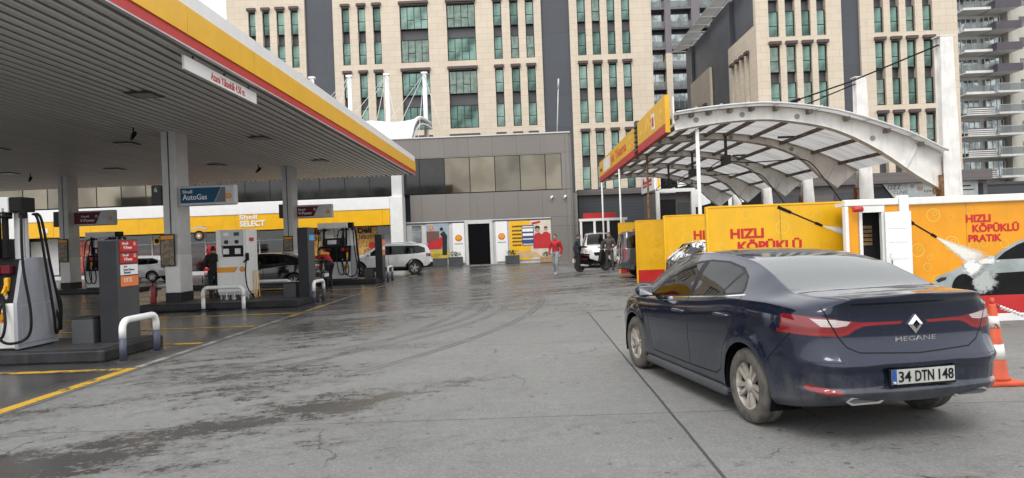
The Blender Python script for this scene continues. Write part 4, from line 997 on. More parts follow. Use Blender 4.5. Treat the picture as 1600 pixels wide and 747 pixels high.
# ------------------------------------------------------------------ apartment block at far right
ap = Thing('apartment_block', 'tall pale apartment block with stacked balconies at the far right edge', 'apartment block', (64, 104, 0))
b = MB(); b.box(.6, 30, 3.2, 20, 0, 46); ap.part('wall', b, M['apt_white'])
b = MB(); b.box(-1.0, .59, 2.0, 20, 0, 46); ap.part('dark_side', b, M['apt_dark'])
b = MB(); b.box(7.6, 12.5, 1.5, 3.19, 0, 46); ap.part('stair_wall', b, M['apt_beige'])
b = MB(); b.box(12.5, 20, .8, 3.19, 0, 46); ap.part('side_wing', b, M['purple_wall'])
for fl in range(14):
    z = 4.9+fl*3.05
    striped = fl < 5; dark = fl > 5
    b = MB(); b.box(.3, 4.3, 0, 3.19, z-.2, z); lb = ap.part('balcony', b, M['apt_white'])
    b = MB()
    if striped:
        for k in range(4): b.box(.32, 4.28, -.03, .0, z-.18+k*.28, z-.02+k*.28)
        ap.part('striped_parapet', b, M['apt_white'], lb)
        b = MB(); b.box(.33, 4.27, .004, .06, z-.15, z+1.0); ap.part('parapet_back', b, M['apt_dark'], lb)
    else:
        b.box(.32, 4.28, -.02, .05, z-.2, z+.16); ap.part('parapet', b, M['apt_white'], lb)
        b = MB(); b.box(.32, 4.28, .0, .03, z+.17, z+1.05); ap.part('balcony_glass', b, M['rail_glass'], lb)
    b = MB(); b.box(.8, 4.1, 3.05, 3.18, z+.25, z+2.4); ap.part('glass_door', b, M['apt_glass'], lb)
    b = MB()
    for k in range(5): b.box(.8+k*.8, .87+k*.8, 2.97, 3.04, z+.25, z+2.4)
    ap.part('door_frame', b, M['white'], lb)
    b = MB(); b.box(4.3, 7.9, -.9, 3.19, z-.2, z); rb = ap.part('balcony', b, M['apt_white'])
    b = MB()
    if dark:
        b.box(4.28, 7.92, -.95, -.88, z-.25, z+.85); b.box(4.28, 4.35, -.87, 3.1, z-.25, z+.85); ap.part('dark_parapet', b, M['apt_dark'], rb)
    else:
        b.box(4.3, 7.9, -.93, -.905, z+.05, z+1.05); ap.part('balcony_glass', b, M['rail_glass'], rb)
        b = MB(); b.box(4.3, 7.9, -.94, -.90, z+1.055, z+1.10); b.box(4.28, 7.92, -.95, -.9005, z-.25, z+.04); ap.part('railing', b, M['ltgrey'], rb)
    b = MB(); b.box(4.7, 7.2, 2.6, 3.18, z+.25, z+2.4); ap.part('glass_door', b, M['apt_glass'], rb)
    b = MB()
    for k in range(4): b.box(4.7+k*.8, 4.77+k*.8, 2.52, 2.595, z+.25, z+2.4)
    ap.part('door_frame', b, M['white'], rb)
    b = MB(); b.box(9.2, 10.2, 1.42, 1.49, z+.6, z+2.0); ap.part('stair_window', b, M['dark_glass'])
    b = MB(); b.box(13.2, 14.6, .72, .79, z+.5, z+2.1); ap.part('stair_window', b, M['dark_glass'])
b = MB(); b.box(2, 7, 4, 12, 46, 48); ap.part('roof_house', b, M['apt_beige'])

# ------------------------------------------------------------------ low sheds behind the car wash
ls = Thing('low_shed', 'long low dark clad shed with a taupe parapet behind the car wash', 'shed', (4, 48.7, 0), world=True)
b = MB(); b.box(3.65, 8.6, 48.75, 56, 0, 4.4); ls.part('dark_wall', b, M['lowgrey'])
b = MB(); b.box(8.6, 31.3, 48.75, 56, 0, 4.4); ls.part('wall', b, M['shed_grey'])
b = MB(); b.box(3.6, 8.6, 48.5, 56.1, 4.405, 4.80); b.box(8.603, 31.4, 48.3, 56.1, 4.405, 5.12); ls.part('parapet', b, M['shed_grey'])
for x in (12.5, 16.5, 21.0):
    b = MB(); b.box(x, x+2.6, 48.70, 48.745, .1, 3.9); ls.part('roller_shutter', b, M['dkgrey'])
b = MB(); b.box(23.5, 31, 48.70, 48.745, .2, 4.2); ls.part('dark_opening', b, M['charcoal'])
fs = Thing('low_shed', 'dark grey low shed at the far right below the apartment block', 'shed', (32, 52, 0), world=True)
b = MB(); b.box(31.5, 60, 54, 60, 0, 4.3); fs.part('wall', b, M['lowgrey'])
b = MB(); b.box(31.45, 60, 53.9, 60.1, 4.31, 4.5); fs.part('roof_edge', b, M['dkgrey'])
bn = Thing('clinic_banner', 'grey clinic banner with a slanted left edge hung on the low shed', 'banner', (24, 48.6, 3.4), world=True)
b = MB(); b.prism([(24.2, 4.40), (30.6, 4.40), (30.58, 3.40), (28.4, 3.30), (24.95, 3.42)], 'y', 48.6, 48.63); bn.part('cloth', b, pm('banner_cloth', (.32, .33, .32), .6, var=.2, scale=1.5))
bn.text('OZZ', (24.55, 25.45, 3.98, 4.30), 'front', 48.597, M['charcoal'], ital=.0)
bn.text('CLINIC', (24.95, 25.95, 3.66, 3.90), 'front', 48.597, M['charcoal'])
bn.text('Uzman', (27.0, 28.2, 3.72, 3.92), 'front', 48.597, M['charcoal'])
b = MB(); b.box(25.9, 26.6, 48.59, 48.598, 3.5, 4.3); b.box(26.5, 26.9, 48.585, 48.589, 3.85, 4.1, 1); b.cyl((26.2, 48.589, 4.15), (26.2, 48.58, 4.15), .14, mi=1); b.box(28.4, 30.3, 48.59, 48.598, 3.75, 3.82, 2); b.box(28.6, 30.1, 48.59, 48.598, 4.0, 4.1, 2)
bn.part('printed_picture', b, [pm('print_pale', (.30, .36, .35), .6), pm('print_pinkish', (.25, .15, .13), .6), M['charcoal']])
# ------------------------------------------------------------------ arched car wash roof
wc = Thing('carwash_canopy', 'white arched car wash roof with rusty curved beams, tall masts and translucent sheets', 'car wash roof', (4.2, 19.9, 0), world=True)
UP = [(4.21, 4.88), (5.0, 4.97), (5.96, 5.03), (7.02, 5.02), (8.6, 4.76), (10.34, 4.16), (11.54, 3.54)]
LO = [(4.25, 4.46), (5.1, 4.58), (6.12, 4.66), (7.18, 4.62), (8.59, 4.32), (9.8, 3.70), (10.82, 2.95), (11.56, 2.48)]
up = catmull([Vector((x, 0, z)) for x, z in UP], 5); lo = catmull([Vector((x, 0, z)) for x, z in LO], 5)
def at_u(c, u):
    k = u*(len(c)-1); i = min(int(k), len(c)-2); return c[i].lerp(c[i+1], k-i)
AY = [19.9+4.97*k for k in range(5)]
LO1 = lo
for k, y in enumerate(AY):
    b = MB(); n = 36
    lo = LO1 if k == 0 else [p.lerp(q, .62 if p.x < 9.6 else .62+.38*min(1, (p.x-9.6)/1.2)) for p, q in zip(up, LO1)]
    b.grid(lambda u, v: (*at_u(up, u).lerp(at_u(lo, u), v)[:1], y, at_u(up, u).lerp(at_u(lo, u), v)[2]), n, 1)
    b.grid(lambda u, v: (at_u(up, u)[0], y-.11+.22*v, at_u(up, u)[2]+.006), n, 1); b.grid(lambda u, v: (at_u(lo, u)[0], y-.11+.22*v, at_u(lo, u)[2]-.006), n, 1)
    b.grid(lambda u, v: (at_u(up, u)[0], y-.11+.22*v, at_u(up, u)[2]-.014), n, 1); b.grid(lambda u, v: (at_u(lo, u)[0], y-.11+.22*v, at_u(lo, u)[2]+.014), n, 1)
    for u in (.12, .32, .52, .74):
        c = (at_u(up, u)+at_u(lo, u))/2; b.cyl((c.x, y-.012, c.z), (c.x, y+.012, c.z), .075, mi=1)
    b.prism([(10.9, 3.9), (11.02, 3.95), (10.55, 3.15), (10.45, 3.2)], 'y', y-.06, y+.06)
    wc.part('arched_beam', b, [M['white_dirty'], M['grey_txt']])
    b = MB()
    def colm(z, w_): return w_
    mast_top = 6.75 if k < 2 else 4.2
    for (ya, yb) in ((y-.15, y-.13), (y+.13, y+.15)):
        b.prism([(11.52, 0), (12.12, 0), (12.02, 2.4), (11.90, mast_top), (11.56, mast_top), (11.52, 2.4)], 'y', ya, yb)
    b.prism([(11.60, 0), (11.64, 0), (11.66, mast_top), (11.62, mast_top)], 'y', y-.129, y+.129)
    b.prism([(11.98, 0), (12.04, 0), (11.86, mast_top), (11.80, mast_top)], 'y', y-.129, y+.129)
    b.box(11.5, 11.95, y-.16, y+.16, mast_top+.002, mast_top+.03)
    b.box(11.40, 12.25, y-.28, y+.28, 0, .03)
    wc.part('column', b, M['white_dirty'])
    b = MB(); b.box(11.45, 11.515, y-.14, y+.14, 2.35, 2.95); b.box(11.30, 11.45, y-.02, y+.02, 2.42, 2.6); wc.part('rusty_plate', b, M['rust'])
M['purlin'] = pm('rust_stained_purlin', (.15, .12, .095), .7, var=.55, scale=4)
# purlins running along the rows of arches
for i, u in enumerate((.02, .11, .20, .30, .40, .50, .60, .70, .80, .90)):
    c = at_u(up, u); b = MB(); b.box(c.x-.05, c.x+.05, AY[0]-.25, AY[-1]+.25, c.z-.12, c.z-.02)
    wc.part('purlin', b, M['purlin'])
def sheetf(u, v):
    c = at_u(up, u); return (c.x, AY[0]-.35+v*(AY[-1]-AY[0]+.7), c.z+.05+.012*math.sin(v*520))
b = MB(); b.grid(lambda u, v: sheetf(u, v), 30, 200); wc.part('roof_sheet', b, M['sheet'])
b = MB()
for u0 in [i/24 for i in range(24)]:
    p, q = sheetf(u0, 0), sheetf(u0+1/24, 0)
b.tube([(at_u(up, i/30).x, AY[0]-.37, at_u(up, i/30).z+.05) for i in range(31)], .03, 6); wc.part('sheet_edge', b, M['ltgrey'])
for k in range(1, 8):
    c = at_u(up, k/8); b = MB(); b.box(c.x-.02, c.x+.02, AY[0]-.38, AY[0]+.1, c.z+.08, c.z+.11); wc.part('clip', b, M['ltgrey'])
# stay cables from the masts, drooping hoses and lamp fittings
for k in (0, 1):
    b = MB(); b.tube([(11.6, AY[k], 6.55), (9.4, AY[k]+.6, 5.75), (7.6, AY[k]+1.2, 5.25), (6.2, AY[k]+1.6, 5.08)], .022, 6); b.cyl((7.9, AY[k]+1.1, 5.33), (8.15, AY[k]+1.03, 5.40), .045); wc.part('stay_cable', b, M['cable'])
for k, y in enumerate(AY[1:4]):
    b = MB(); b.box(6.9, 7.15, y-.2, y+.2, 3.95, 4.25); b.box(7.0, 7.08, y-.05, y+.05, 4.25, 4.9); wc.part('hose_boom_box', b, M['dkgrey'])
    b = MB(); b.tube([(7.0, y, 4.1), (7.6, y-.3, 3.95), (8.8, y-.5, 3.95), (9.6, y-.6, 3.9), (10.2, y-.6, 3.2), (10.8, y-.5, 2.4)], .018, 6, smooth_n=6); b.tube([(7.0, y-.1, 4.0), (6.4, y-.2, 3.7), (6.5, y-.3, 3.9), (7.1, y-.1, 4.2)], .016, 6, smooth_n=6); wc.part('hose_boom', b, M['cable'])
    b = MB(); b.box(8.1, 8.6, y-2.2, y-2.1, 4.50, 4.56); wc.part('strip_lamp', b, M['dkgrey'])

# long sign board along the free edge
jb = Thing('wash_sign', 'long yellow and red car wash sign board tilting along the roof edge with torn middle', 'sign board', (4.15, 20.1, 4.4), world=True)
def board(y0, y1, z0, z1, zt0=None):
    b = MB(); b.prism([(y0, z0), (y1, z0), (y1, z1), (y0, z1)], 'x', 4.02, 4.14); return b
ZB, ZT = 4.46, 5.52
jb.part('yellow_panel', board(20.1, 25.0, ZB+.26, ZT), M['yellow2']); jb.part('yellow_panel', board(25.75, 38.0, ZB+.26, ZT-.03), M['yellow2'])
b = board(20.1, 25.02, ZB, ZB+.255); b.prism([(25.72, ZB-.01), (38.0, ZB-.01), (38.0, ZB+.25), (25.72, ZB+.25)], 'x', 4.0, 4.13); jb.part('red_strip', b, M['red'])
b = MB(); b.box(4.05, 4.13, 25.03, 25.72, ZB+.05, ZT-.1)
for k in range(6): b.box(3.99, 4.16, 25.02+random.uniform(0, .1), 25.7-random.uniform(0, .15), ZB+.1+k*.17, ZB+.17+k*.17)
b.box(4.0, 4.15, 25.2, 25.55, ZT-.1, ZT+.12); jb.part('torn_gap', b, M['dkgrey'])
b = MB(); b.box(4.02, 4.15, 20.04, 20.098, ZB, ZT); jb.part('end_cap', b, M['yellow2'])
b = MB(); b.box(4.2, 4.24, 19.85, 20.05, ZB+.2, ZT-.1); jb.part('back_plate', b, M['white'])
jb.text('Jet Yıkama', (27.9, 32.9, ZB+.34, ZT-.20), 'left', 4.019, M['red_text'], bold=.012)
b = MB(); b.prism([(33.3, ZB+.36), (35.9, ZB+.36), (36.0, ZB+.9), (35.6, ZT-.12), (33.6, ZT-.12), (33.2, ZB+.9)], 'x', 4.012, 4.019); jb.part('white_patch', b, M['white_clean'])
b = MB(); b.box(4.012, 4.019, 36.7, 37.6, ZB+.52, ZB+.64); jb.part('dark_slot', b, M['charcoal'])
b = MB(); b.box(4.012, 4.019, 21.7, 22.2, ZB+.36, ZB+.84); jb.part('small_label', b, M['white_clean'])
b = MB(); b.box(4.006, 4.0115, 21.8, 22.1, ZB+.46, ZB+.74); jb.part('small_label_print', b, M['red'])
b = MB()
for k in range(14):
    y = random.uniform(20.6, 24.6) if k < 9 else random.uniform(26, 27.6); z = random.uniform(ZB+.4, ZT-.2); r = random.uniform(.05, .13)
    b.cyl((4.012, y, z), (4.0195, y, z), r, mi=0)
jb.part('printed_bubbles', b, M['bubble'])
for x, y, z, lab in ((4.87, 19.95, 4.5, 'thin white pole rising beside the front yellow wash wall to the nearest arch'), (4.0, 30.0, 4.4, 'thin pale pole under the far part of the wash sign board'), (4.35, 25.2, 4.4, 'rusty thin pole beside the second wash wall'), (3.9, 36.0, 4.3, 'thin pale pole at the far end of the car wash')):
    b = MB(); b.cyl((x, y, 0), (x, y, z), .055 if y < 22 else .04, seg=10); b.box(x-.12, x+.12, y-.12, y+.12, 0, .02)
    one('roof_pole', b, M['rust'] if 24 < y < 27 else M['white'], lab, 'pole', 'thin poles under the car wash roof', (x, y, 0))

# ------------------------------------------------------------------ yellow wash bay walls
def ring(b, u, v, r, y, wd=.012):
    n = 26
    for i in range(n):
        a0, a1 = 2*math.pi*i/n, 2*math.pi*(i+1)/n
        b.poly([(u+r*math.cos(a0), y, v+r*math.sin(a0)), (u+r*math.cos(a1), y, v+r*math.sin(a1)), (u+(r-wd)*math.cos(a1), y, v+(r-wd)*math.sin(a1)), (u+(r-wd)*math.cos(a0), y, v+(r-wd)*math.sin(a0))])
def bubbles(T, y, spots, parent=None):
    b = MB()
    for u, v, r in spots: ring(b, u, v, r, y, r*.13); ring(b, u+r*.2, v+r*.25, r*.35, y-.0006, r*.08); 
    T.part('printed_bubbles', b, M['bubble2'], parent)
def lance(T, x0, z0, x1, z1, y, parent=None):
    d = Vector((x1-x0, 0, z1-z0)).normalized(); n_ = Vector((-d.z, 0, d.x))
    def q(t, w_): p = Vector((x0, y, z0)).lerp(Vector((x1, y, z1)), t); return p+n_*w_
    b = MB()
    def st(t0, t1, w0, w1): 
        P = [q(t0, w0), q(t1, w1), q(t1, -w1), q(t0, -w0)]
        A = [b.bm.verts.new(p) for p in P]; B = [b.bm.verts.new(p+Vector((0, -.004, 0))) for p in P]
        b.bm.faces.new(A); b.bm.faces.new(B[::-1])
        for i in range(4): b.bm.faces.new((A[i], A[(i+1) % 4], B[(i+1) % 4], B[i]))
    st(0, .30, .028, .026); st(.30, .84, .012, .011); st(.84, 1, .024, .020)
    T.part('printed_lance', b, M['black'], parent)
def spray_mat(p, q, spread, y, org):
    """printed water jet: a fan that opens from p towards q, soft at the sides"""
    t = NT('printed_water_jet'); x, _, z = t.xyz()[:3]
    px, pz = p[0]-org[0], p[1]-org[2]; d = Vector((q[0]-p[0], q[1]-p[1])); L_ = d.length; d /= L_
    rx = t.math('SUBTRACT', x, px); rz = t.math('SUBTRACT', z, pz)
    al = t.math('ADD', t.math('MULTIPLY', rx, d.x), t.math('MULTIPLY', rz, d.y)); ac = t.math('ADD', t.math('MULTIPLY', rx, -d.y), t.math('MULTIPLY', rz, d.x))
    n = t.noise(9., 6, .7); n2 = t.noise(30., 4, .7)
    hw = t.math('ADD', t.math('MULTIPLY', al, spread), .012)
    e = t.math('DIVIDE', t.math('ABSOLUTE', ac), hw)
    e = t.math('ADD', e, t.math('MULTIPLY', t.math('SUBTRACT', n, .5), t.math('MULTIPLY', al, 1.2)))
    a = t.math('MULTIPLY', t.ramp(e, 1.0, .35), t.ramp(al, L_*1.02, L_*.7))
    a = t.math('MULTIPLY', a, t.ramp(n2, .2, .6, .7, 1.))
    tr = t.t.nodes.new('ShaderNodeBsdfTransparent')
    return t.done(t.mixs(a, tr.outputs[0], t.bsdf((.76, .74, .66), .5)))
def spray(T, x0, z0, x1, z1, y, parent=None, spread=.20):
    d = Vector((x1-x0, z1-z0)); n = Vector((-d.y, d.x)).normalized()*(d.length*spread*1.25)
    b = MB(); P = [(x0-n.x*.1, z0-n.y*.1), (x1-n.x, z1-n.y), (x1+n.x, z1+n.y), (x0+n.x*.1, z0+n.y*.1)]
    b.prism(P, 'y', y-.0012, y); T.part('printed_spray', b, spray_mat((x0, z0), (x1, z1), spread, y, T.org), parent)
def foam_blob(T, cx, cz, rx, rz, y, col, parent=None):
    t = NT('printed_foam_cloud'); x, _, z = t.xyz()[:3]
    n = t.noise(11., 7, .72)
    u = t.math('DIVIDE', t.math('SUBTRACT', x, cx-T.org[0]), rx); v = t.math('DIVIDE', t.math('SUBTRACT', z, cz-T.org[2]), rz)
    r = t.math('SQRT', t.math('ADD', t.math('MULTIPLY', u, u), t.math('MULTIPLY', v, v)))
    a = t.ramp(t.math('ADD', r, t.math('MULTIPLY', t.math('SUBTRACT', n, .5), 2.2)), 1.0, .55)
    tr = t.t.nodes.new('ShaderNodeBsdfTransparent'); m = t.done(t.mixs(a, tr.outputs[0], t.bsdf(col, .5)))
    b = MB(); b.prism([(cx+rx*1.6*math.cos(i*.2618), max(.45, cz+rz*1.6*math.sin(i*.2618))) for i in range(24)], 'y', y-.0012, y); T.part('printed_foam', b, m, parent)
M['dcol'] = pm('dull_yellow_seam', (.42, .24, .01), .5)
def wash_wall(x0, x1, y, h, lab, base_red=.0):
    T = Thing('wash_wall', lab, 'partition wall', (x0, y, 0), group='yellow car wash bay walls', world=True)
    b = MB(); b.box(x0+.031, x1, y, y+.08, .42, h, bev=.004); T.part('panel', b, M['yellow2'])
    b = MB(); b.box(x0+.031, x1, y-.002, y+.082, .03, .415); T.part('red_base', b, M['red'])
    q = x0+1.25
    while q < x1:
        b = MB(); b.box(q-.006, q+.006, y-.0035, y-.0005, .43, h-.01); T.part('seam', b, M['dcol']); q += 1.25
    b = MB(); b.box(x0-.02, x0+.029, y-.015, y+.095, 0, h+.02, bev=.006); b.box(x0+.031, x1, y-.01, y+.09, h+.001, h+.03); T.part('edge_frame', b, M['yellow'])
    return T
wa = wash_wall(3.117, 11.4, 12.3, 2.036, 'front yellow wash bay wall with the complete red lettering and spray lance print')
wa.text('HIZLI', (3.505, 4.078, 1.492, 1.662), 'front', 12.297, M['red_text'], bold=.04); wa.text('KÖPÜKLÜ', (3.623, 4.718, 1.262, 1.475), 'front', 12.297, M['red_text'], bold=.04)
lance(wa, 4.33, 2.011, 5.08, 1.657, 12.298); spray(wa, 5.097, 1.648, 6.4, 1.27, 12.2965)
bubbles(wa, 12.2975, [(4.398, 1.657, 0.118), (3.791, 1.901, 0.084), (5.013, 1.825, 0.084), (5.139, 1.354, 0.059), (3.37, 1.354, 0.076), (4.844, 1.269, 0.051), (3.328, 1.733, 0.042)])
wb = wash_wall(3.82, 11.4, 19.75, 2.09, 'second yellow wash bay wall with cut off red lettering above the foam covered car')
wb.text('HIZLI', (4.62, 5.40, 1.42, 1.67), 'front', 19.747, M['red_text'], bold=.04); wb.text('KÖPÜKLÜ', (4.78, 6.35, 1.02, 1.34), 'front', 19.747, M['red_text'], bold=.04)
bubbles(wb, 19.7475, [(4.45, 1.45, .16), (4.05, 1.15, .1), (4.3, .85, .12)])
wcc = wash_wall(3.66, 11.4, 23.8, 2.06, 'third yellow wash bay wall, narrow in view, with a red base')
bubbles(wcc, 23.7975, [(4.35, 1.45, .16), (4.3, .95, .18), (4.0, 1.7, .09)])
wash_wall(3.85, 11.4, 29.7, 2.10, 'farthest yellow wash bay wall behind the dark grey van')

# ------------------------------------------------------------------ white framed wash cabin with picture panels
ki = Thing('wash_cabin', 'white framed yellow wash cabin with an open white door and printed side panels', 'cabin', (5.2, 11.65, 0), world=True)
KY = 11.65
b = MB(); b.box(6.20, 10.8, KY+.04, KY+.08, .43, 1.94); b.box(10.801, 10.84, KY+.04, KY+.5, .1, 1.94); ki.part('orange_panel', b, M['orange'])
b = MB(); b.box(6.20, 10.8, KY+.03, KY+.075, .13, .425); ki.part('red_strip', b, M['red'])
b = MB(); b.box(5.18, 10.86, KY+.02, KY+.12, .0, .125, bev=.01); ki.part('base_beam', b, M['white'])
b = MB(); b.box(5.18, 6.05, KY-.01, KY+.10, 1.955, 2.06, bev=.01); b.box(6.21, 10.86, KY-.01, KY+.10, 1.945, 2.06, bev=.01); ki.part('top_beam', b, M['white'])
b = MB(); b.box(6.055, 6.205, KY-.03, KY+.11, .0, 2.10, bev=.015); ki.part('corner_post', b, M['white_clean'])
b = MB(); b.box(5.18, 5.235, KY-.02, KY+.10, .13, 1.95, bev=.01); ki.part('corner_post', b, M['white_clean'])
b = MB(); b.box(5.24, 5.40, KY+.02, KY+.06, .13, 1.95); b.box(5.83, 6.05, KY+.02, KY+.06, 1.845, 1.95); ki.part('orange_panel', b, M['orange'])
b = MB(); b.box(5.41, 5.82, KY+.0, KY+.08, 1.845, 1.95); b.box(5.41, 5.46, KY+.0, KY+.08, .13, 1.84); b.box(5.77, 5.82, KY+.0, KY+.08, .13, 1.84); ki.part('door_frame', b, M['white'])
b = MB(); b.box(5.43, 6.2, KY+.42, KY+.46, .1, 1.94); b.box(5.41, 5.43, KY+.09, KY+.46, .1, 1.94); b.box(6.2, 6.22, KY+.09, KY+.46, .1, 1.94); ki.part('inner_wall', b, M['charcoal'])
b = MB(); b.box(5.24, 10.8, KY+.121, KY+.5, 1.96, 2.02); ki.part('roof', b, M['white'])
b = MB()
for k in range(5): b.box(5.50, 5.80, KY+.40, KY+.415, 1.30+k*.07, 1.35+k*.07)
ki.part('louvre', b, M['wood'])
b = MB(); b.cyl((5.27, KY-.10, 1.90), (5.42, KY-.10, 1.90), .045); ki.part('red_lamp', b, M['red'])
# open door leaf, hinged at the right jamb and swung out
b = MB(); b.box(0, .38, -.025, .025, .02, 1.72, bev=.006)
for z in (.15, .42, .69, .96, 1.23, 1.45): b.box(.05, .33, -.031, -.0252, z, z+.19)
b.box(.025, .06, -.034, -.032, .9, 1.0)
dr = ki.part('door', b, M['white_clean']); dr.location = (5.80-5.2, -.04, .12); dr.rotation_euler = (0, 0, R(-14))
for v in dr.data.vertices: v.co += Vector((5.2, KY, 0))
b = MB(); b.tube([(.07, -.035, .86), (.07, -.08, .88), (.07, -.08, 1.02), (.07, -.035, 1.04)], .012, 6); h = mkobj('handle', b, M['chrome']); h.parent = dr
b = MB(); b.box(7.147, 7.153, KY+.036, KY+.0395, .43, 1.94); b.box(8.397, 8.403, KY+.036, KY+.0395, .43, 1.94); ki.part('seam', b, M['dcol'])
KT = KY+.038
ki.text('HIZLI', (7.14, 7.54, 1.62, 1.745), 'front', KT, M['red_text'], bold=.04); ki.text('KÖPÜKLÜ', (7.24, 7.99, 1.455, 1.61), 'front', KT, M['red_text'], bold=.04); ki.text('PRATiK', (7.17, 7.71, 1.30, 1.42), 'front', KT, M['red_text'], bold=.04)
lance(ki, 6.15, 1.73, 6.66, 1.40, KT)
spray(ki, 6.67, 1.39, 7.42, .93, KT-.001, None, .24)
bubbles(ki, KT-.001, [(6.62, 1.76, .11), (6.35, 1.20, .11), (6.90, 1.29, .12), (6.5, .92, .07), (7.25, 1.22, .08), (6.9, 1.72, .05), (7.75, 1.25, .07), (6.55, 1.08, .05), (7.2, 1.82, .06), (6.66, .70, .09), (7.42, 1.27, .06)])
car_p = MB(); car_p.prism([(6.60, .42), (6.59, .70), (6.68, .77), (6.86, .83), (7.05, .92), (7.30, .97), (7.52, 1.02), (7.70, 1.15), (7.92, 1.27), (8.3, 1.42), (9.0, 1.48), (9.6, 1.35), (9.95, 1.05), (10.3, .98), (10.38, .70), (10.36, .44)], 'y', KT-.004, KT-.001); ki.part('printed_car', car_p, pm('print_silver_car', (.30, .34, .34), .35, var=.2))
b = MB(); b.prism([(7.60, 1.00), (7.74, 1.12), (7.94, 1.23), (8.3, 1.36), (8.8, 1.40), (9.4, 1.28), (9.5, 1.02)], 'y', KT-.006, KT-.0045); b.prism([(7.22, .42), (7.35, .62), (7.5, .78), (8.2, .80), (10.2, .72), (10.2, .42)], 'y', KT-.006, KT-.0045)
n = 24; b.prism([(7.07+.20*math.cos(a), .53+.26*math.sin(a)) for a in [math.pi*i/n for i in range(n+1)]]+[(6.87, .43), (7.27, .43)], 'y', KT-.0075, KT-.0062)
ki.part('printed_car_dark', b, M['black'])
b = MB(); b.prism([(7.5, .99), (7.58, 1.0), (7.57, 1.06), (7.46, 1.07)], 'y', KT-.009, KT-.0062); ki.part('printed_mirror', b, M['ltgrey'])
b = MB(); b.prism([(6.62, .70), (6.70, .74), (6.80, .75), (6.78, .70), (6.66, .66)], 'y', KT-.0058, KT-.0042); ki.part('printed_headlamp', b, M['charcoal'])
foam_blob(ki, 7.22, .90, .17, .15, KT-.0085, (.74, .74, .72)); foam_blob(ki, 7.40, .66, .20, .22, KT-.0100, (.40, .42, .41)); foam_blob(ki, 7.46, .98, .18, .06, KT-.0112, (.72, .72, .68))

# ------------------------------------------------------------------ wash office booth with chequered wall
bo = Thing('wash_office', 'small white framed wash office with a white sign box beside the chequered wall', 'booth', (7.7, 42, 0), world=True)
b = MB(); b.box(7.6, 10.0, 42.3, 46, 0, 4.0); bo.part('wall', b, M['shed_grey'])
b = MB(); b.box(7.70, 10.0, 41.9, 42.2, 4.02, 4.22); b.box(9.75, 9.98, 41.9, 42.15, 0, 4.015); b.box(7.7, 7.9, 41.9, 42.15, 0, 4.015); bo.part('white_frame', b, M['white'])
b = MB(); b.box(7.68, 7.80, 42.3, 47.0, 4.23, 5.85); b.box(7.81, 8.05, 42.25, 42.3, 4.23, 5.85); sgn = bo.part('sign_box', b, M['white_clean'])
b = MB(); b.box(7.86, 8.0, 42.238, 42.248, 4.3, 5.7); bo.part('yellow_stripe', b, M['yellow'], sgn)
b = MB(); b.prism([(46.4, 4.75), (46.0, 5.2), (45.5, 4.9), (43.1, 5.0), (43.1, 4.78)], 'x', 7.66, 7.678); b.box(7.66, 7.678, 43.1, 46.4, 4.58, 4.68); bo.part('red_mark', b, M['red'], sgn)
b = MB(); b.box(8.0, 8.9, 42.26, 42.295, .2, 3.6); b.box(9.0, 9.7, 42.26, 42.295, .2, 3.4, 1); bo.part('window', b, [M['frame_dk'], M['dkgrey']])
ch = Thing('chequered_wall', 'wall painted with large black and white slanting checks behind the wash arches', 'wall', (8, 43, 0), world=True)
b = MB(); b.box(8.15, 14.2, 43.0, 43.2, 0, 5.7); ch.part('wall', b, M['black'])
b = MB()
for i in range(6):
    for j in range(4):
        if (i+j) % 2 == 0:
            x0 = 8.15+i*1.0; z0 = .6+j*1.25; s = .35
            P = [(x0+s*.2, z0), (x0+1.0, z0+.22), (x0+1.0-s*.3, z0+1.25), (x0, z0+1.05)]
            b.prism([(min(max(p, 8.16), 14.1), min(q, 5.65)) for p, q in P], 'y', 42.985, 42.998)
ch.part('white_checks', b, M['white'])
fr = Thing('white_stall', 'white framed stall with dark windows and a red top strip behind the white van', 'stall', (4.1, 38.4, 0))
b = MB()
for x in (-1.15, -.42, .32, 1.15): b.box(x-.06, x+.06, -.06, .06, 0, 2.42)
b.box(-1.25, 1.35, -.08, .08, 2.425, 2.56); b.box(-1.09, 1.09, -.05, .05, 1.0, 1.08); fr.part('frame', b, M['white'])
b = MB(); b.box(-1.08, 1.08, .07, .1, .1, 2.4); fr.part('dark_glazing', b, M['frame_dk'])
b = MB(); b.box(-1.0, .75, -.05, .05, 2.57, 2.85); fr.part('red_strip', b, M['red'])
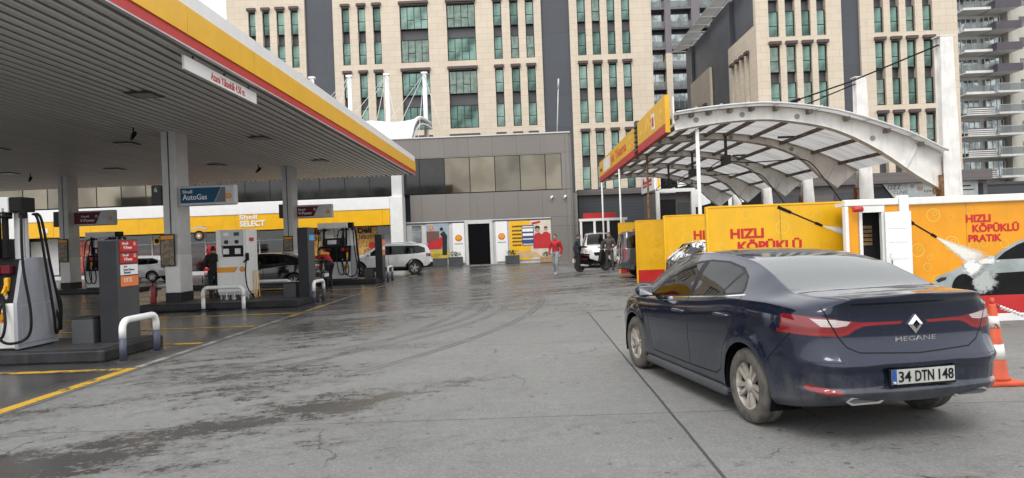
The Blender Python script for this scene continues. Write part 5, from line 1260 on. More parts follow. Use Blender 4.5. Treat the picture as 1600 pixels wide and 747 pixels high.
# ------------------------------------------------------------------ cars: a lofted shell cut along its panel lines
def pchip(tab):
    x = np.array([t[0] for t in tab], float); y = np.array([t[1] for t in tab], float)
    o = np.argsort(x); x, y = x[o], y[o]; h = np.diff(x); d = np.diff(y)/h; m = np.zeros_like(y)
    m[0], m[-1] = d[0], d[-1]
    for i in range(1, len(y)-1):
        if d[i-1]*d[i] > 0:
            w1, w2 = 2*h[i]+h[i-1], h[i]+2*h[i-1]; m[i] = (w1+w2)/(w1/d[i-1]+w2/d[i])
    def f(v):
        v = min(max(v, x[0]), x[-1]); i = min(max(int(np.searchsorted(x, v)-1), 0), len(h)-1)
        t = (v-x[i])/h[i]; a = t*t
        return float((2*t*a-3*a+1)*y[i]+(t*a-2*a+t)*h[i]*m[i]+(3*a-2*t*a)*y[i+1]+(t*a-a)*h[i]*m[i+1])
    return f
def car_shell(P, ny=80, sub=5):
    T = {k: pchip(P[k]) for k in ('hw', 'zs', 'zt', 'wr', 'zr', 'zb', 'rear', 'front')}
    yr, yf = P['yr'], P['yf']; bulge = .05
    ys = [yr+(yf-yr)*(.5-.5*math.cos(math.pi*(i/ny)**1.0)) * 1.0 for i in range(ny+1)]
    st = [(yr-bulge*(1-k*k), yr, k) for k in (.02, .25, .5, .72, .88)]+[(y, y, 1.) for y in ys]+[(yf+bulge*(1-k*k), yf, k) for k in (.88, .72, .5, .25, .02)]
    rows = []
    for y, yq, k in st:
        hw, zs, zt, wr, zr, zb = (T[q](yq) for q in ('hw', 'zs', 'zt', 'wr', 'zr', 'zb'))
        zm = P.get('zm', .58)*1.0
        wr = min(wr, hw*.94); sh = P.get('sh', .945)
        zcr = zs-.13
        C = [(0, zb), (hw*.80, zb), (hw*.955, zb+.045), (hw*.975, zb+.12), (hw*.985, .5*(zb+zm)+.04), (hw, zm+.02), (hw*.992, zcr), (hw*(sh+.022), zs-.035), (hw*sh, zs), (hw*sh*.42+wr*.58+.035*(zr-zs), zs+(zr-zs)*.62), (wr, zr), (wr*.93, zr+(zt-zr)*.45), (wr*.55, zt-(zt-zr)*.16), (0, zt)]
        V = catmull([Vector((a*k, 0, c)) for a, c in C], sub)
        rows.append([(v.x, y, v.z) for v in V])
    n = len(rows[0]); bm = bmesh.new(); grid = []
    r0, f0 = P.get('r0', -1.6), P.get('f0', 1.6)
    arches = P['wheels']; ra = P['ra']
    for row in rows:
        rr, ll = [], []
        for x, y, z in row:
            y2 = y
            if y < r0: q = min(1, (r0-y)/(r0-yr)); y2 = y+q*q*(T['rear'](z)-yr)
            if y > f0: q = min(1, (y-f0)/(yf-f0)); y2 = y+q*q*(T['front'](z)-yf)
            xo = max(0, x)
            if xo > .6:
                for wy in arches:
                    d = math.hypot(y2-wy, z-P['rw']); t = max(0, 1-abs(d-ra-.02)/.09)
                    xo += P.get('flare', .014)*t*t*(3-2*t)
            if 'deform' in P: y2 += P['deform'](xo, y2, z)
            rr.append(bm.verts.new((xo, y2, z))); ll.append(None)
        grid.append(rr)
    L = [[(bm.verts.new((-v.co.x, v.co.y, v.co.z)) if 0 < j < n-1 else v) for j, v in enumerate(row)] for row in grid]
    for j in (0, n-1):
        for row in grid: row[j].co.x = 0
    for i in range(len(grid)-1):
        for j in range(n-1):
            bm.faces.new((grid[i][j], grid[i+1][j], grid[i+1][j+1], grid[i][j+1]))
            bm.faces.new((L[i][j+1], L[i+1][j+1], L[i+1][j], L[i][j]))
    for row, rv in ((0, False), (-1, True)):
        for j in range(n-1):
            q = [grid[row][j], grid[row][j+1], L[row][j+1], L[row][j]]; q = list(dict.fromkeys(q))
            if len(q) > 2: bm.faces.new(q)
    bmesh.ops.remove_doubles(bm, verts=bm.verts, dist=1e-5)
    bmesh.ops.recalc_face_normals(bm, faces=bm.faces)
    bm.normal_update()
    return bm
def inside(p, poly):
    c = False; j = len(poly)-1
    for i in range(len(poly)):
        (x0, y0), (x1, y1) = poly[i], poly[j]
        if (y0 > p[1]) != (y1 > p[1]) and p[0] < (x1-x0)*(p[1]-y0)/(y1-y0)+x0: c = not c
        j = i
    return c
def cut(bm, poly, ax, sel):
    a, b_ = ax
    lo = (min(p[0] for p in poly)-.005, min(p[1] for p in poly)-.005); hi = (max(p[0] for p in poly)+.005, max(p[1] for p in poly)+.005)
    def near(f):
        u = [v.co[a] for v in f.verts]; v_ = [v.co[b_] for v in f.verts]
        return max(u) >= lo[0] and min(u) <= hi[0] and max(v_) >= lo[1] and min(v_) <= hi[1] and sel(f)
    fs = [f for f in bm.faces if near(f)]
    for i in range(len(poly)):
        p, q = poly[i], poly[(i+1) % len(poly)]
        co = Vector((0, 0, 0)); co[a], co[b_] = p; no = Vector((0, 0, 0)); no[a], no[b_] = -(q[1]-p[1]), q[0]-p[0]
        if no.length < 1e-9: continue
        geom = list({e for f in fs for e in f.edges} | {v for f in fs for v in f.verts})+fs
        r = bmesh.ops.bisect_plane(bm, geom=geom, dist=2e-5, plane_co=co, plane_no=no.normalized())
        fs = [g for g in r['geom'] if isinstance(g, bmesh.types.BMFace) and g.is_valid and near(g)]
    out = []
    for f in fs:
        c = f.calc_center_median()
        if inside((c[a], c[b_]), poly): out.append(f)
    return out
def seam(pts, wd=.007):
    """thin polygons along a polyline"""
    out = []
    for p, q in zip(pts, pts[1:]):
        d = Vector((q[0]-p[0], q[1]-p[1])); L_ = d.length; d /= L_; n = Vector((-d.y, d.x))*wd*.5; e = d*wd*.4
        out.append([(p[0]-e.x+n.x, p[1]-e.y+n.y), (q[0]+e.x+n.x, q[1]+e.y+n.y), (q[0]+e.x-n.x, q[1]+e.y-n.y), (p[0]-e.x-n.x, p[1]-e.y-n.y)])
    return out
def car(name, lab, P, paint, loc, rz, cat='car', group=None, tyre='tyre', rim='alu', spokes=5, wscale=1.):
    T = Thing(name, lab, cat, loc, rz, group)
    bm = car_shell(P, P.get('ny', 80), P.get('sub', 5))
    # smooth normals of the uncut shell
    bv = bm.copy(); bv.normal_update(); bv.verts.ensure_lookup_table(); tri = bmesh.ops.triangulate(bv, faces=bv.faces)
    bv.verts.ensure_lookup_table(); bv.faces.ensure_lookup_table(); tree = BVHTree.FromBMesh(bv)
    lay = bm.faces.layers.int.new('reg')
    regs = ['body']; 
    side = lambda f: abs(f.calc_center_median().x) > .38
    SEL = {'side': ((1, 2), side), 'top': ((0, 1), lambda f: f.calc_center_median().z > P.get('ztop', .9)), 'rear': ((0, 2), lambda f: f.calc_center_median().y < P.get('yrear', -1.72)), 'front': ((0, 2), lambda f: f.calc_center_median().y > P.get('yfront', 1.6))}
    for nm, view, poly, cond in P['cuts']:
        ax, sel = SEL[view]
        polys = [poly]
        if view in ('rear', 'front') and min(p[0] for p in poly) < -.001 and max(p[0] for p in poly) < .06: polys = [poly, [(-x, z) for x, z in poly][::-1]]
        if nm not in regs: regs.append(nm)
        for pl in polys:
            fs = cut(bm, pl, ax, sel)
            for f in fs:
                if cond is None or cond(f.calc_center_median()): f[lay] = regs.index(nm)
    # wheel openings
    for wy in P['wheels']:
        pl = [(wy+P['ra']*math.cos(2*math.pi*i/36), P['rw']+P['ra']*math.sin(2*math.pi*i/36)) for i in range(36)]
        fs = [f for f in cut(bm, pl, (1, 2), side)]
        lower = [(wy-P['ra'], -.1), (wy+P['ra'], -.1), (wy+P['ra'], P['rw']), (wy-P['ra'], P['rw'])]
        bmesh.ops.delete(bm, geom=fs, context='FACES')
    def emit(nm, faces, mats, parent=None, midx=None):
        vs = {}; verts = []; polys = []; mi = []
        for f in faces:
            ids = []
            for v in f.verts:
                if v.index not in vs or True:
                    key = v
                    if key not in vs: vs[key] = len(verts); verts.append(v.co.copy())
                    ids.append(vs[key])
            polys.append(ids); mi.append(midx(f) if midx else 0)
        me = bpy.data.meshes.new(nm); me.from_pydata([tuple(v) for v in verts], [], polys); me.update()
        nrm = []
        for v in verts:
            lc, no, fi, d = tree.find_nearest(v)
            if fi is None: nrm.append((0, 0, 1)); continue
            f = bv.faces[fi]; a, b_, c = (q.co for q in f.verts); 
            n0 = (b_-a).cross(c-a); ar = n0.length_squared or 1
            w0 = (b_-lc).cross(c-lc).dot(n0)/ar; w1 = (c-lc).cross(a-lc).dot(n0)/ar; w2 = 1-w0-w1
            n = f.verts[0].normal*w0+f.verts[1].normal*w1+f.verts[2].normal*w2
            nrm.append(tuple(n.normalized()))
        for p, m_ in zip(me.polygons, mi): p.use_smooth = True; p.material_index = m_
        for m in mats: me.materials.append(m)
        me.normals_split_custom_set_from_vertices(nrm)
        o = bpy.data.objects.new(nm, me); COL.objects.link(o); o.parent = parent or T.o; return o
    groups = {}
    bm.verts.index_update()
    for f in bm.faces: groups.setdefault(regs[f[lay]], []).append(f)
    made = {}
    gap = M['black']
    parts = P['parts']
    for nm, fs in groups.items():
        info = parts.get(nm, ('body', None, None))
        made.setdefault((info[0], info[2] if len(info) > 2 else None), []).append((nm, fs))
    objs = {}
    for (pn, sidek), lst in sorted(made.items(), key=lambda q: q[0][0] != 'body'):
        mats = []; F = []; mm = {}
        for nm, fs in lst:
            m = parts.get(nm, ('body', None, None))[1] or paint
            if m not in mats: mats.append(m)
            for f in fs: F.append(f); mm[f] = mats.index(m)
        if sidek == 'lr':
            for s in (-1, 1):
                q = [f for f in F if f.calc_center_median().x*s > 0]
                if q: objs[(pn, s)] = emit(pn, q, mats, None, lambda f: mm[f])
        else: objs[pn] = emit(pn, F, mats, None, lambda f: mm[f])
    # glass and handles belong to their doors
    for (k, pr) in P.get('nest', {}).items():
        for s in (-1, 1):
            if (k, s) in objs and (pr, s) in objs: objs[(k, s)].parent = objs[(pr, s)]
    bv.free(); bm.free()
    # floor pan, arch linings
    y0, y1 = P['yr']+.22, P['yf']-.2; fl = P.get('floor', .5)
    b = MB(); b.box(-.66, .66, y0+.35, y1-.25, P.get('zpan', .22), fl, bev=.03); b.box(-.6, .6, y0+.08, y0+.349, P.get('zpan', .22)+.17, fl+.02)
    for wy in P['wheels']:
        for s in (-1, 1):
            n = 18; pts = [(wy+(P['ra']+.012)*math.cos(math.pi*(-.12+1.24*i/n)), P['rw']+(P['ra']+.012)*math.sin(math.pi*(-.12+1.24*i/n))) for i in range(n+1)]
            for p, q in zip(pts, pts[1:]): b.poly([(s*.60, p[0], p[1]), (s*.60, q[0], q[1]), (s*(P['track']+.09), q[0], q[1]), (s*(P['track']+.09), p[0], p[1])])
    T.part('floor_pan', b, M['dark_int'])
    # wheels
    rw = P['rw']; tw = P.get('tw', .205)
    def wheel(x, y):
        s = 1 if x > 0 else -1
        W = bpy.data.objects.new('wheel', None); COL.objects.link(W); W.parent = T.o; W.location = (x, y, rw); W.rotation_euler = (random.uniform(0, 6.28), 0, 0 if s > 0 else math.pi)
        rr = rw*.655
        b = MB(); b.lathe([(rr*.96, -tw/2+.01), (rr+.01, -tw/2), (rw-.03, -tw/2+.004), (rw-.008, -tw/2+.02), (rw, -tw/2+.045), (rw, -.012), (rw-.008, -.008), (rw-.008, .008), (rw, .012), (rw, tw/2-.045), (rw-.008, tw/2-.02), (rw-.03, tw/2-.004), (rr+.01, tw/2), (rr*.96, tw/2-.012), (rr*.9, 0), (rr*.96, -tw/2+.01)], 'x', seg=40, caps=False)
        ty = mkobj('tyre', b, M[tyre]); ty.parent = W
        b = MB(); b.lathe([(rr*.99, -tw/2+.02), (rr*.93, -tw/2+.03), (rr*.90, tw/2-.06), (rr*.955, tw/2-.018), (rr*1.0, tw/2-.008), (rr*1.0, tw/2-.016)], 'x', seg=40, caps=False)
        b.cyl((tw/2-.075, 0, 0), (tw/2-.070, 0, 0), rr*.9, seg=32, mi=1)
        for i in range(spokes):
            a = 2*math.pi*i/spokes
            for da in ((-.19, .19) if spokes == 5 else (0,)):
                w0, w1 = (.014, .017) if spokes == 5 else (.016, .034)
                c0 = Vector((0, math.cos(a+da*1.3), math.sin(a+da*1.3)))*.045; c1 = Vector((0, math.cos(a+da*1.2), math.sin(a+da*1.2)))*rr*.94
                t_ = (c1-c0).normalized(); nn = Vector((1, 0, 0)).cross(t_)
                x0, x1, x2 = tw/2-.032, tw/2-.022, tw/2-.062
                A = [c0+nn*w0+Vector((x0, 0, 0)), c0-nn*w0+Vector((x0, 0, 0)), c1-nn*w1+Vector((x1, 0, 0)), c1+nn*w1+Vector((x1, 0, 0))]
                B = [p-nn*.006*(1 if k in (0, 3) else -1)*-1+Vector((-.03, 0, 0)) for k, p in enumerate(A)]
                va = [b.bm.verts.new(p) for p in A]; vb = [b.bm.verts.new(p) for p in B]
                b.bm.faces.new(va); b.bm.faces.new(vb[::-1])
                for k in range(4): b.bm.faces.new((va[k], va[(k+1) % 4], vb[(k+1) % 4], vb[k]))
        b.lathe([(.0, tw/2-.012), (.032, tw/2-.014), (.055, tw/2-.022), (.06, tw/2-.05)], 'x', seg=20)
        ri = mkobj('rim', b, [M[rim], M['black']]); ri.parent = W
        return W
    for wy in P['wheels']:
        for s in (-1, 1): wheel(s*P['track'], wy)
    # interior
    if P.get('seats', True):
        for y_, w_ in P.get('seat_rows', ((.10, .5), (-.72, .5))):
            for x in ((-.36, .36) if w_ < .6 else (0,)):
                b = MB(); b.box(x-.25, x+.25, y_-.1, y_+.42, fl+.0, fl+.16, bev=.05); b.prism([(y_-.30, fl+.68), (y_-.18, fl+.70), (y_-.02, fl+.14), (y_-.14, fl+.12)], 'x', x-.25, x+.25); b.box(x-.13, x+.13, y_-.32, y_-.22, fl+.72, fl+.90, bev=.04); T.part('seat', b, M['charcoal'])
        b = MB(); b.box(-.66, .66, P.get('dash', .85), P.get('dash', .85)+.45, fl+.15, fl+.42, bev=.05); b.box(-.62, .62, P.get('shelf', -1.62), P.get('shelf', -1.62)+.42, fl+.38, fl+.44); ins = T.part('dashboard', b, M['charcoal'])
        b = MB()
        for i in range(20):
            a0, a1 = 2*math.pi*i/20, 2*math.pi*(i+1)/20
            b.cyl((-.36+.18*math.cos(a0), P.get('dash', .85)-.10+.06*math.sin(a0), fl+.40+.17*math.sin(a0)), (-.36+.18*math.cos(a1), P.get('dash', .85)-.10+.06*math.sin(a1), fl+.40+.17*math.sin(a1)), .014, seg=6)
        T.part('steering_wheel', b, M['black'])
    return T, objs

def car_paint(name, col, dust=.5, dcol=(.12, .115, .105), metal=.35, droplets=False):
    t = NT(name); x, y, z = t.xyz()[:3]
    n = t.noise(3., 6, .65); n2 = t.noise(1., 5, .6, t.comb(t.math('MULTIPLY', x, 9), t.math('MULTIPLY', y, 9), t.math('MULTIPLY', z, 1.6))); fine = t.noise(60., 3)
    low = t.ramp(z, .85, .25)                              # road dirt thrown up on the lower body
    d = t.math('ADD', t.math('MULTIPLY', low, .62), t.math('MULTIPLY', t.math('SUBTRACT', n, .5), .9))
    d = t.math('ADD', d, t.math('MULTIPLY', t.math('SUBTRACT', n2, .5), .7))
    d = t.math('MULTIPLY', t.ramp(d, .18, .80), dust)
    c = t.mix(d, col, dcol)
    sp = t.ramp(fine, .62, .72, 0, dust*.35); c = t.mix(sp, c, dcol)
    ro = t.math('ADD', t.math('MULTIPLY', d, .6), .10)
    p = t.bsdf(c, ro, metal, .5, None, t.math('SUBTRACT', .62, d, clamp=True))
    return t.done(p)
GLASS = glass_mat('car_glass', (.24, .27, .265), .012, .06, (.02, .02, .02), 1.36)
REARGLASS = glass_mat('rear_glass_dust_and_sky_glare', (.50, .55, .54), .05, .20, (.50, .54, .53), 1.62)  # pale layer: dust film plus bright sky reflection painted into the base colour
TRIM = pm('satin_black_trim', (.008, .008, .009), .45, var=.1, spec=.25)
def lamp_mat(name, col, em=0.):
    t = NT(name); x, y, z = t.xyz()[:3]
    s = t.math('SINE', t.math('MULTIPLY', z, 420.)); c = t.mix(t.ramp(s, -.6, .6), tuple(q*.8 for q in col), col)
    return t.done(t.bsdf(c, .10, 0, .6, None, .8, emit=col if em else None, es=em))
REDL = lamp_mat('red_lamp_lens', (.20, .004, .007)); REDB = lamp_mat('bright_red_lamp_strip', (.26, .008, .012)); WHL = lamp_mat('clear_lamp_lens', (.50, .44, .43)); PINK = lamp_mat('red_lamp_upper', (.20, .004, .007))

def rear_deform(x, y, z):
    s = lambda e0, e1, v: (lambda t: t*t*(3-2*t))(min(1, max(0, (v-e0)/(e1-e0))))
    if y > -1.9: return 0.
    a = abs(x)
    zo = s(.425, .445, z)*s(.598, .575, z)*s(.86, .80, a+.35*max(0, z-.5))*s(-1.9, -2.05, y)
    ce = s(.43, .45, z)*s(.60, .58, z)*s(.42, .36, a)
    return .034*zo+.016*ce
SEDAN = dict(yr=-2.31, yf=2.22, wheels=(1.355, -1.355), rw=.318, ra=.368, track=.79, r0=-1.75, f0=1.6, zm=.60, flare=.016, ny=96, sub=5, zpan=.20, floor=.42,
    hw=[(-2.31, .62), (-2.25, .72), (-2.15, .795), (-2.0, .848), (-1.75, .887), (-1.35, .905), (-.5, .907), (.5, .905), (1.2, .90), (1.6, .885), (1.9, .83), (2.1, .735), (2.22, .60)],
    zs=[(-2.31, 1.00), (-2.0, 1.035), (-1.6, 1.06), (-1.2, 1.062), (-.5, 1.0), (.46, .932), (.9, .905), (1.3, .885), (1.7, .835), (2.0, .765), (2.22, .68)],
    zt=[(-2.31, 1.125), (-2.15, 1.128), (-1.95, 1.118), (-1.75, 1.128), (-1.66, 1.15), (-1.3, 1.285), (-.95, 1.385), (-.5, 1.435), (-.1, 1.447), (.3, 1.432), (.6, 1.385), (.85, 1.295), (1.1, 1.165), (1.32, 1.045), (1.45, 1.0), (1.7, .955), (2.0, .875), (2.15, .81), (2.22, .755)],
    wr=[(-2.31, .56), (-2.15, .60), (-2.0, .64), (-1.7, .665), (-1.4, .63), (-1.0, .585), (-.5, .575), (0, .578), (.4, .575), (.8, .61), (1.2, .69), (1.45, .73), (1.8, .67), (2.1, .56), (2.22, .46)],
    zr=[(-2.31, 1.095), (-2.0, 1.098), (-1.75, 1.112), (-1.5, 1.195), (-1.2, 1.295), (-.9, 1.348), (-.5, 1.384), (-.1, 1.393), (.3, 1.375), (.6, 1.32), (.85, 1.23), (1.1, 1.10), (1.3, 1.0), (1.45, .958), (1.8, .895), (2.1, .80), (2.22, .73)],
    zb=[(-2.31, .335), (-2.1, .28), (-1.7, .225), (-1., .195), (1., .19), (1.8, .21), (2.22, .25)],
    rear=[(.20, -2.17), (.33, -2.235), (.42, -2.295), (.52, -2.31), (.63, -2.297), (.68, -2.25), (.74, -2.222), (.85, -2.212), (.95, -2.212), (1.03, -2.225), (1.085, -2.265), (1.12, -2.275)], deform=rear_deform,
    front=[(.18, 2.14), (.3, 2.24), (.5, 2.26), (.65, 2.24), (.74, 2.19), (.9, 2.0)],
    dash=.75, shelf=-1.66, seat_rows=((.02, .5), (-.82, .5)), ztop=.98)
DLO = [(.95, .913), (.66, 1.085), (.30, 1.255), (.02, 1.328), (-.25, 1.352), (-.62, 1.346), (-.95, 1.298), (-1.14, 1.225), (-1.245, 1.13), (-1.255, 1.085), (-.85, 1.043), (-.14, .988), (.46, .938)]
def hexagon(x0, x1, z0, z1, c): return [(x0+c, z0), (x1-c, z0), (x1, (z0+z1)/2), (x1-c, z1), (x0+c, z1), (x0, (z0+z1)/2)]
lid = [(-.665, 1.2), (-.69, 1.03), (-.655, .93), (-.60, .82), (-.545, .745), (-.46, .703), (0, .683), (.46, .703), (.545, .745), (.60, .82), (.655, .93), (.69, 1.03), (.665, 1.2)]
rl = lambda c: c.y < -1.93-.32*(.99-c.z)*0
SEDAN['cuts'] = [
    ('bumper', 'side', [(-1.70, .1), (-1.715, .60), (-1.98, .838), (-2.6, .838), (-2.6, .1)], lambda c: c.y < -1.66 and c.z < .84),
    ('lid', 'rear', lid, lambda c: c.z < 1.2 and c.y < -1.78),
    ('fdoor', 'side', [(.90, .92), (.86, .60), (.79, .335), (.74, .315), (-.20, .315), (-.225, .36), (-.225, .72), (-.165, .985), (.46, .938)], lambda c: True),
    ('rdoor', 'side', [(-.24, .36), (-.22, .315), (-.80, .33), (-.90, .38), (-1.0, .62), (-1.20, .84), (-1.275, 1.06), (-1.255, 1.085), (-.85, 1.043), (-.18, .99), (-.24, .72)], lambda c: True),
    ('trim', 'side', DLO, lambda c: c.z > .9),
    ('fglass', 'side', [(.84, .930), (.60, 1.075), (.28, 1.228), (-.02, 1.305), (-.12, 1.322), (-.155, 1.005), (.46, .953)], lambda c: True),
    ('rglass', 'side', [(-.245, 1.010), (-.235, 1.335), (-.62, 1.328), (-.90, 1.288), (-.99, 1.262), (-.84, 1.06)], lambda c: True),
    ('qglass', 'side', [(-.895, 1.066), (-1.04, 1.250), (-1.135, 1.205), (-1.21, 1.12), (-1.21, 1.098)], lambda c: True),
    ('chromeline', 'side', [(.90, .898), (.46, .927), (-.14, .977), (-.85, 1.032), (-1.30, 1.078), (-1.30, 1.088), (-.85, 1.0425), (-.14, .9875), (.46, .9375), (.93, .909)], lambda c: True),
    ('backlight', 'top', [(-.535, -.97), (.535, -.97), (.60, -1.38), (.63, -1.64), (.5, -1.695), (0, -1.715), (-.5, -1.695), (-.63, -1.64), (-.60, -1.38)], lambda c: c.z > 1.05),
    ('windscreen', 'top', [(-.53, .46), (.53, .46), (.60, .8), (.70, 1.27), (.4, 1.36), (0, 1.385), (-.4, 1.36), (-.70, 1.27), (-.60, .8)], lambda c: c.z > .95),
    ('lamp', 'rear', [(-.99, .995), (-.84, .982), (-.66, .962), (-.53, .938), (-.43, .924), (-.25, .920), (-.095, .919), (-.115, .898), (-.28, .898), (-.40, .893), (-.47, .868), (-.52, .836), (-.58, .824), (-.75, .832), (-.99, .845)], lambda c: c.y < -1.90+.55*abs(c.z-.93)),
    ('lampstrip', 'rear', [(-.86, .858), (-.66, .85), (-.58, .846), (-.54, .858), (-.49, .888), (-.42, .912), (-.28, .915), (-.12, .914), (-.125, .904), (-.28, .904), (-.41, .897), (-.475, .876), (-.53, .844), (-.58, .834), (-.75, .840), (-.86, .848)], lambda c: c.y < -1.93),
    ('lampwhite', 'rear', [(-.765, .960), (-.62, .948), (-.50, .930), (-.53, .902), (-.60, .893), (-.71, .899)], lambda c: c.y < -1.93),
    ('gap', 'rear', None, None),
    ('headlamp', 'front', [(-.86, .80), (-.70, .79), (-.50, .745), (-.42, .70), (-.60, .66), (-.84, .70)], lambda c: c.y > 1.75),
    ('grille', 'front', [(-.40, .70), (.40, .70), (.36, .56), (-.36, .56)], lambda c: c.y > 2.0),
]
cuts = [c for c in SEDAN['cuts'] if c[2] is not None]
for pl in seam(lid[1:-1], .010): cuts.append(('gap', 'rear', pl, lambda c: c.y < -1.78 and c.z < 1.2))
for pts in ([(.90, .915), (.86, .60), (.79, .335), (.74, .315), (-.20, .315), (-.80, .33), (-.90, .38), (-1.0, .62), (-1.20, .84), (-1.275, 1.06)], [(-.22, .315), (-.232, .36), (-.232, .72), (-.172, .985)], [(-1.715, .60), (-1.98, .838)]):
    for pl in seam(pts, .013): cuts.append(('gap', 'side', pl, None))
for x0, x1, z0, z1 in ((-.345, .345, .575, .579), (-.80, -.60, .640, .643)): cuts.append(('gap', 'rear', [(x0, z0), (x1, z0), (x1, z1), (x0, z1)], lambda c: c.y < -2.1))
cuts.append(('reflector', 'rear', [(-.80, .47), (-.62, .435), (-.62, .405), (-.72, .40), (-.80, .43)], lambda c: c.y < -1.9))
SEDAN['cuts'] = cuts
SEDAN['parts'] = {'body': ('body', None), 'gap': ('body', M['black']), 'chromeline': ('body', M['chrome']), 'trim': ('body', TRIM), 'bumper': ('rear_bumper', None), 'lid': ('trunk_lid', None), 'fdoor': ('front_door', None, 'lr'), 'rdoor': ('rear_door', None, 'lr'),
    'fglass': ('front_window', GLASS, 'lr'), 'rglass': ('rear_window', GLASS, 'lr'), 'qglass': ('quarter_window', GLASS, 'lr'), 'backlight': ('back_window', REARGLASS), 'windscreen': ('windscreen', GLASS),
    'lamp': ('taillight', REDL, 'lr'), 'lampstrip': ('taillight', REDB, 'lr'), 'lampwhite': ('taillight', WHL, 'lr'), 'headlamp': ('headlight', WHL, 'lr'), 'grille': ('grille', M['black']), 'reflector': ('reflector', lamp_mat('dark_red_reflector', (.22, .01, .012)), 'lr')}
SEDAN['nest'] = {'front_window': 'front_door', 'rear_window': 'rear_door', 'quarter_window': 'rear_door'}

navy = car_paint('dusty_navy_paint', (.0085, .0130, .032), .80, (.108, .112, .120))
C1, O1 = car('parked_car', 'dark navy blue sedan with dusty flanks parked in the right foreground', SEDAN, navy, (2.42, 7.57, 0), .197, tyre='tyre_dusty', rim='alu_dusty')
def body_pt(objs, keys, x, z, y0=-4, d=(0, 1, 0)):
    """where a ray along +Y first meets the shell (local coordinates)"""
    best = None
    for k in keys:
        o = objs.get(k)
        if o is None: continue
        ok, loc, nor, i = o.ray_cast(Vector((x, y0, z)), Vector(d))
        if ok and (best is None or (loc-Vector((x, y0, z))).length < (best[0]-Vector((x, y0, z))).length): best = (loc, nor)
    return best
def sedan_details(T, O, plate=True):
    bpy.context.view_layer.update()
    for s in (-1, 1):
        for yy, zz, key in ((-.02, .835, 'front_door'), (-.98, .885, 'rear_door')):
            xs_ = s*.905
            b = MB(); b.box(xs_-s*.03 if s > 0 else xs_-.012, xs_+.012 if s > 0 else xs_+.03, yy-.09, yy+.09, zz-.02, zz+.016, bev=.012)
            b = MB(); b.tube([(xs_-s*.015, yy-.115, zz-.004), (xs_+s*.026, yy-.085, zz+.004), (xs_+s*.030, yy, zz+.006), (xs_+s*.026, yy+.085, zz+.002), (xs_-s*.015, yy+.115, zz-.006)], .016, 8, smooth_n=3)
            T.part('handle', b, T.paint, O.get((key, s)))
            b = MB(); b.ball((xs_-s*.012, yy+.01, zz-.002), .05, (.18, 1.35, .62)); T.part('handle_recess', b, M['black'], O.get((key, s)))
        b = MB(); b.ball((s*1.0, .70, 1.0), .1, (1.02, .62, .78), 0, 3); b.prism([(s*.86, .925), (s*.96, .965), (s*.96, .99), (s*.84, .955)], 'y', .66, .76, 1)
        mr = T.part('mirror', b, [T.paint, TRIM])
        b = MB(); b.box(s*1.0-.075, s*1.0+.075, .634, .640, .95, 1.05, bev=.002); T.part('mirror_glass', b, M['chrome'], mr)
        # exhaust finisher
        pe = [body_pt(O, ['rear_bumper'], s*q, .36) for q in (.30, .44, .58)]; EXY = min([p[0].y for p in pe if p] or [-2.3])-.006
        cx = s*.44
        P_ = hexagon(cx-.165, cx+.165, .328, .388, .05); Q = hexagon(cx-.142, cx+.142, .341, .375, .042)
        b = MB(); n = len(P_)
        for i in range(n):
            a0, a1 = P_[i], P_[(i+1) % n]; c0, c1 = Q[i], Q[(i+1) % n]
            y = EXY
            A = [(a0[0], y, a0[1]), (a1[0], y, a1[1]), (c1[0], y, c1[1]), (c0[0], y, c0[1])]
            B_ = [(p[0], EXY+.10, p[2]) for p in A]
            va = [b.bm.verts.new(p) for p in A]; vb = [b.bm.verts.new(p) for p in B_]
            b.bm.faces.new(va); b.bm.faces.new(vb[::-1])
            for k in range(4): b.bm.faces.new((va[k], va[(k+1) % 4], vb[(k+1) % 4], vb[k]))
        b.prism(Q, 'y', EXY+.008, EXY+.10, 1)
        T.part('exhaust_trim', b, [M['chrome'], M['dkgrey']])
        b = MB(); b.box(s*.86-.05, s*.86+.05, -1.0, .95, .15, .235, bev=.03); T.part('sill', b, M['dkgrey'])
    # sensors
    for x in (-.30, .30):
        p = body_pt(O, ['rear_bumper'], x, .415)
        if p: b = MB(); b.cyl(p[0]-Vector((0, .004, 0)), p[0]+Vector((0, .02, 0)), .012); T.part('parking_sensor', b, M['black'])
C1.paint = navy
sedan_details(C1, O1)
# number plate, emblem and model lettering, each set on the skin of the car
def skin_y(x, z, keys=('rear_bumper', 'trunk_lid', 'body')):
    p = body_pt(O1, keys, x, z); return p[0].y if p else -2.3
yp = min(skin_y(x, z) for x in (-.24, 0, .24) for z in (.47, .52, .57))-.004
b = MB(); b.box(-.275, .275, yp-.014, yp+.004, .450, .582, bev=.004); b.box(-.18, .18, yp+.0041, yp+.05, .48, .56); pf = C1.part('number_plate', b, M['black'])
b = MB(); b.box(-.262, .262, yp-.0175, yp-.0145, .468, .576); b.box(-.262, -.222, yp-.0195, yp-.018, .468, .576, 1); C1.part('plate_face', b, [pm('plate_white', (.40, .41, .38), .45, dirt=.5), pm('plate_blue', (.02, .07, .26), .4)], pf)
for s_, u0, u1 in (('34', -.205, -.105), ('DTN', -.070, .085), ('148', .125, .250)): C1.text(s_, (u0, u1, .483, .562), 'front', yp-.018, M['black'], pf, .010)
C1.text('TR', (-.256, -.228, .474, .490), 'front', yp-.020, M['white_clean'], pf, .01)
ye = min(skin_y(0, z) for z in (.83, .89, .95))-.012
b = MB(); P_ = [(0, .965), (.062, .893), (0, .821), (-.062, .893)]; Q = [(0, .925), (.030, .893), (0, .855), (-.030, .893)]
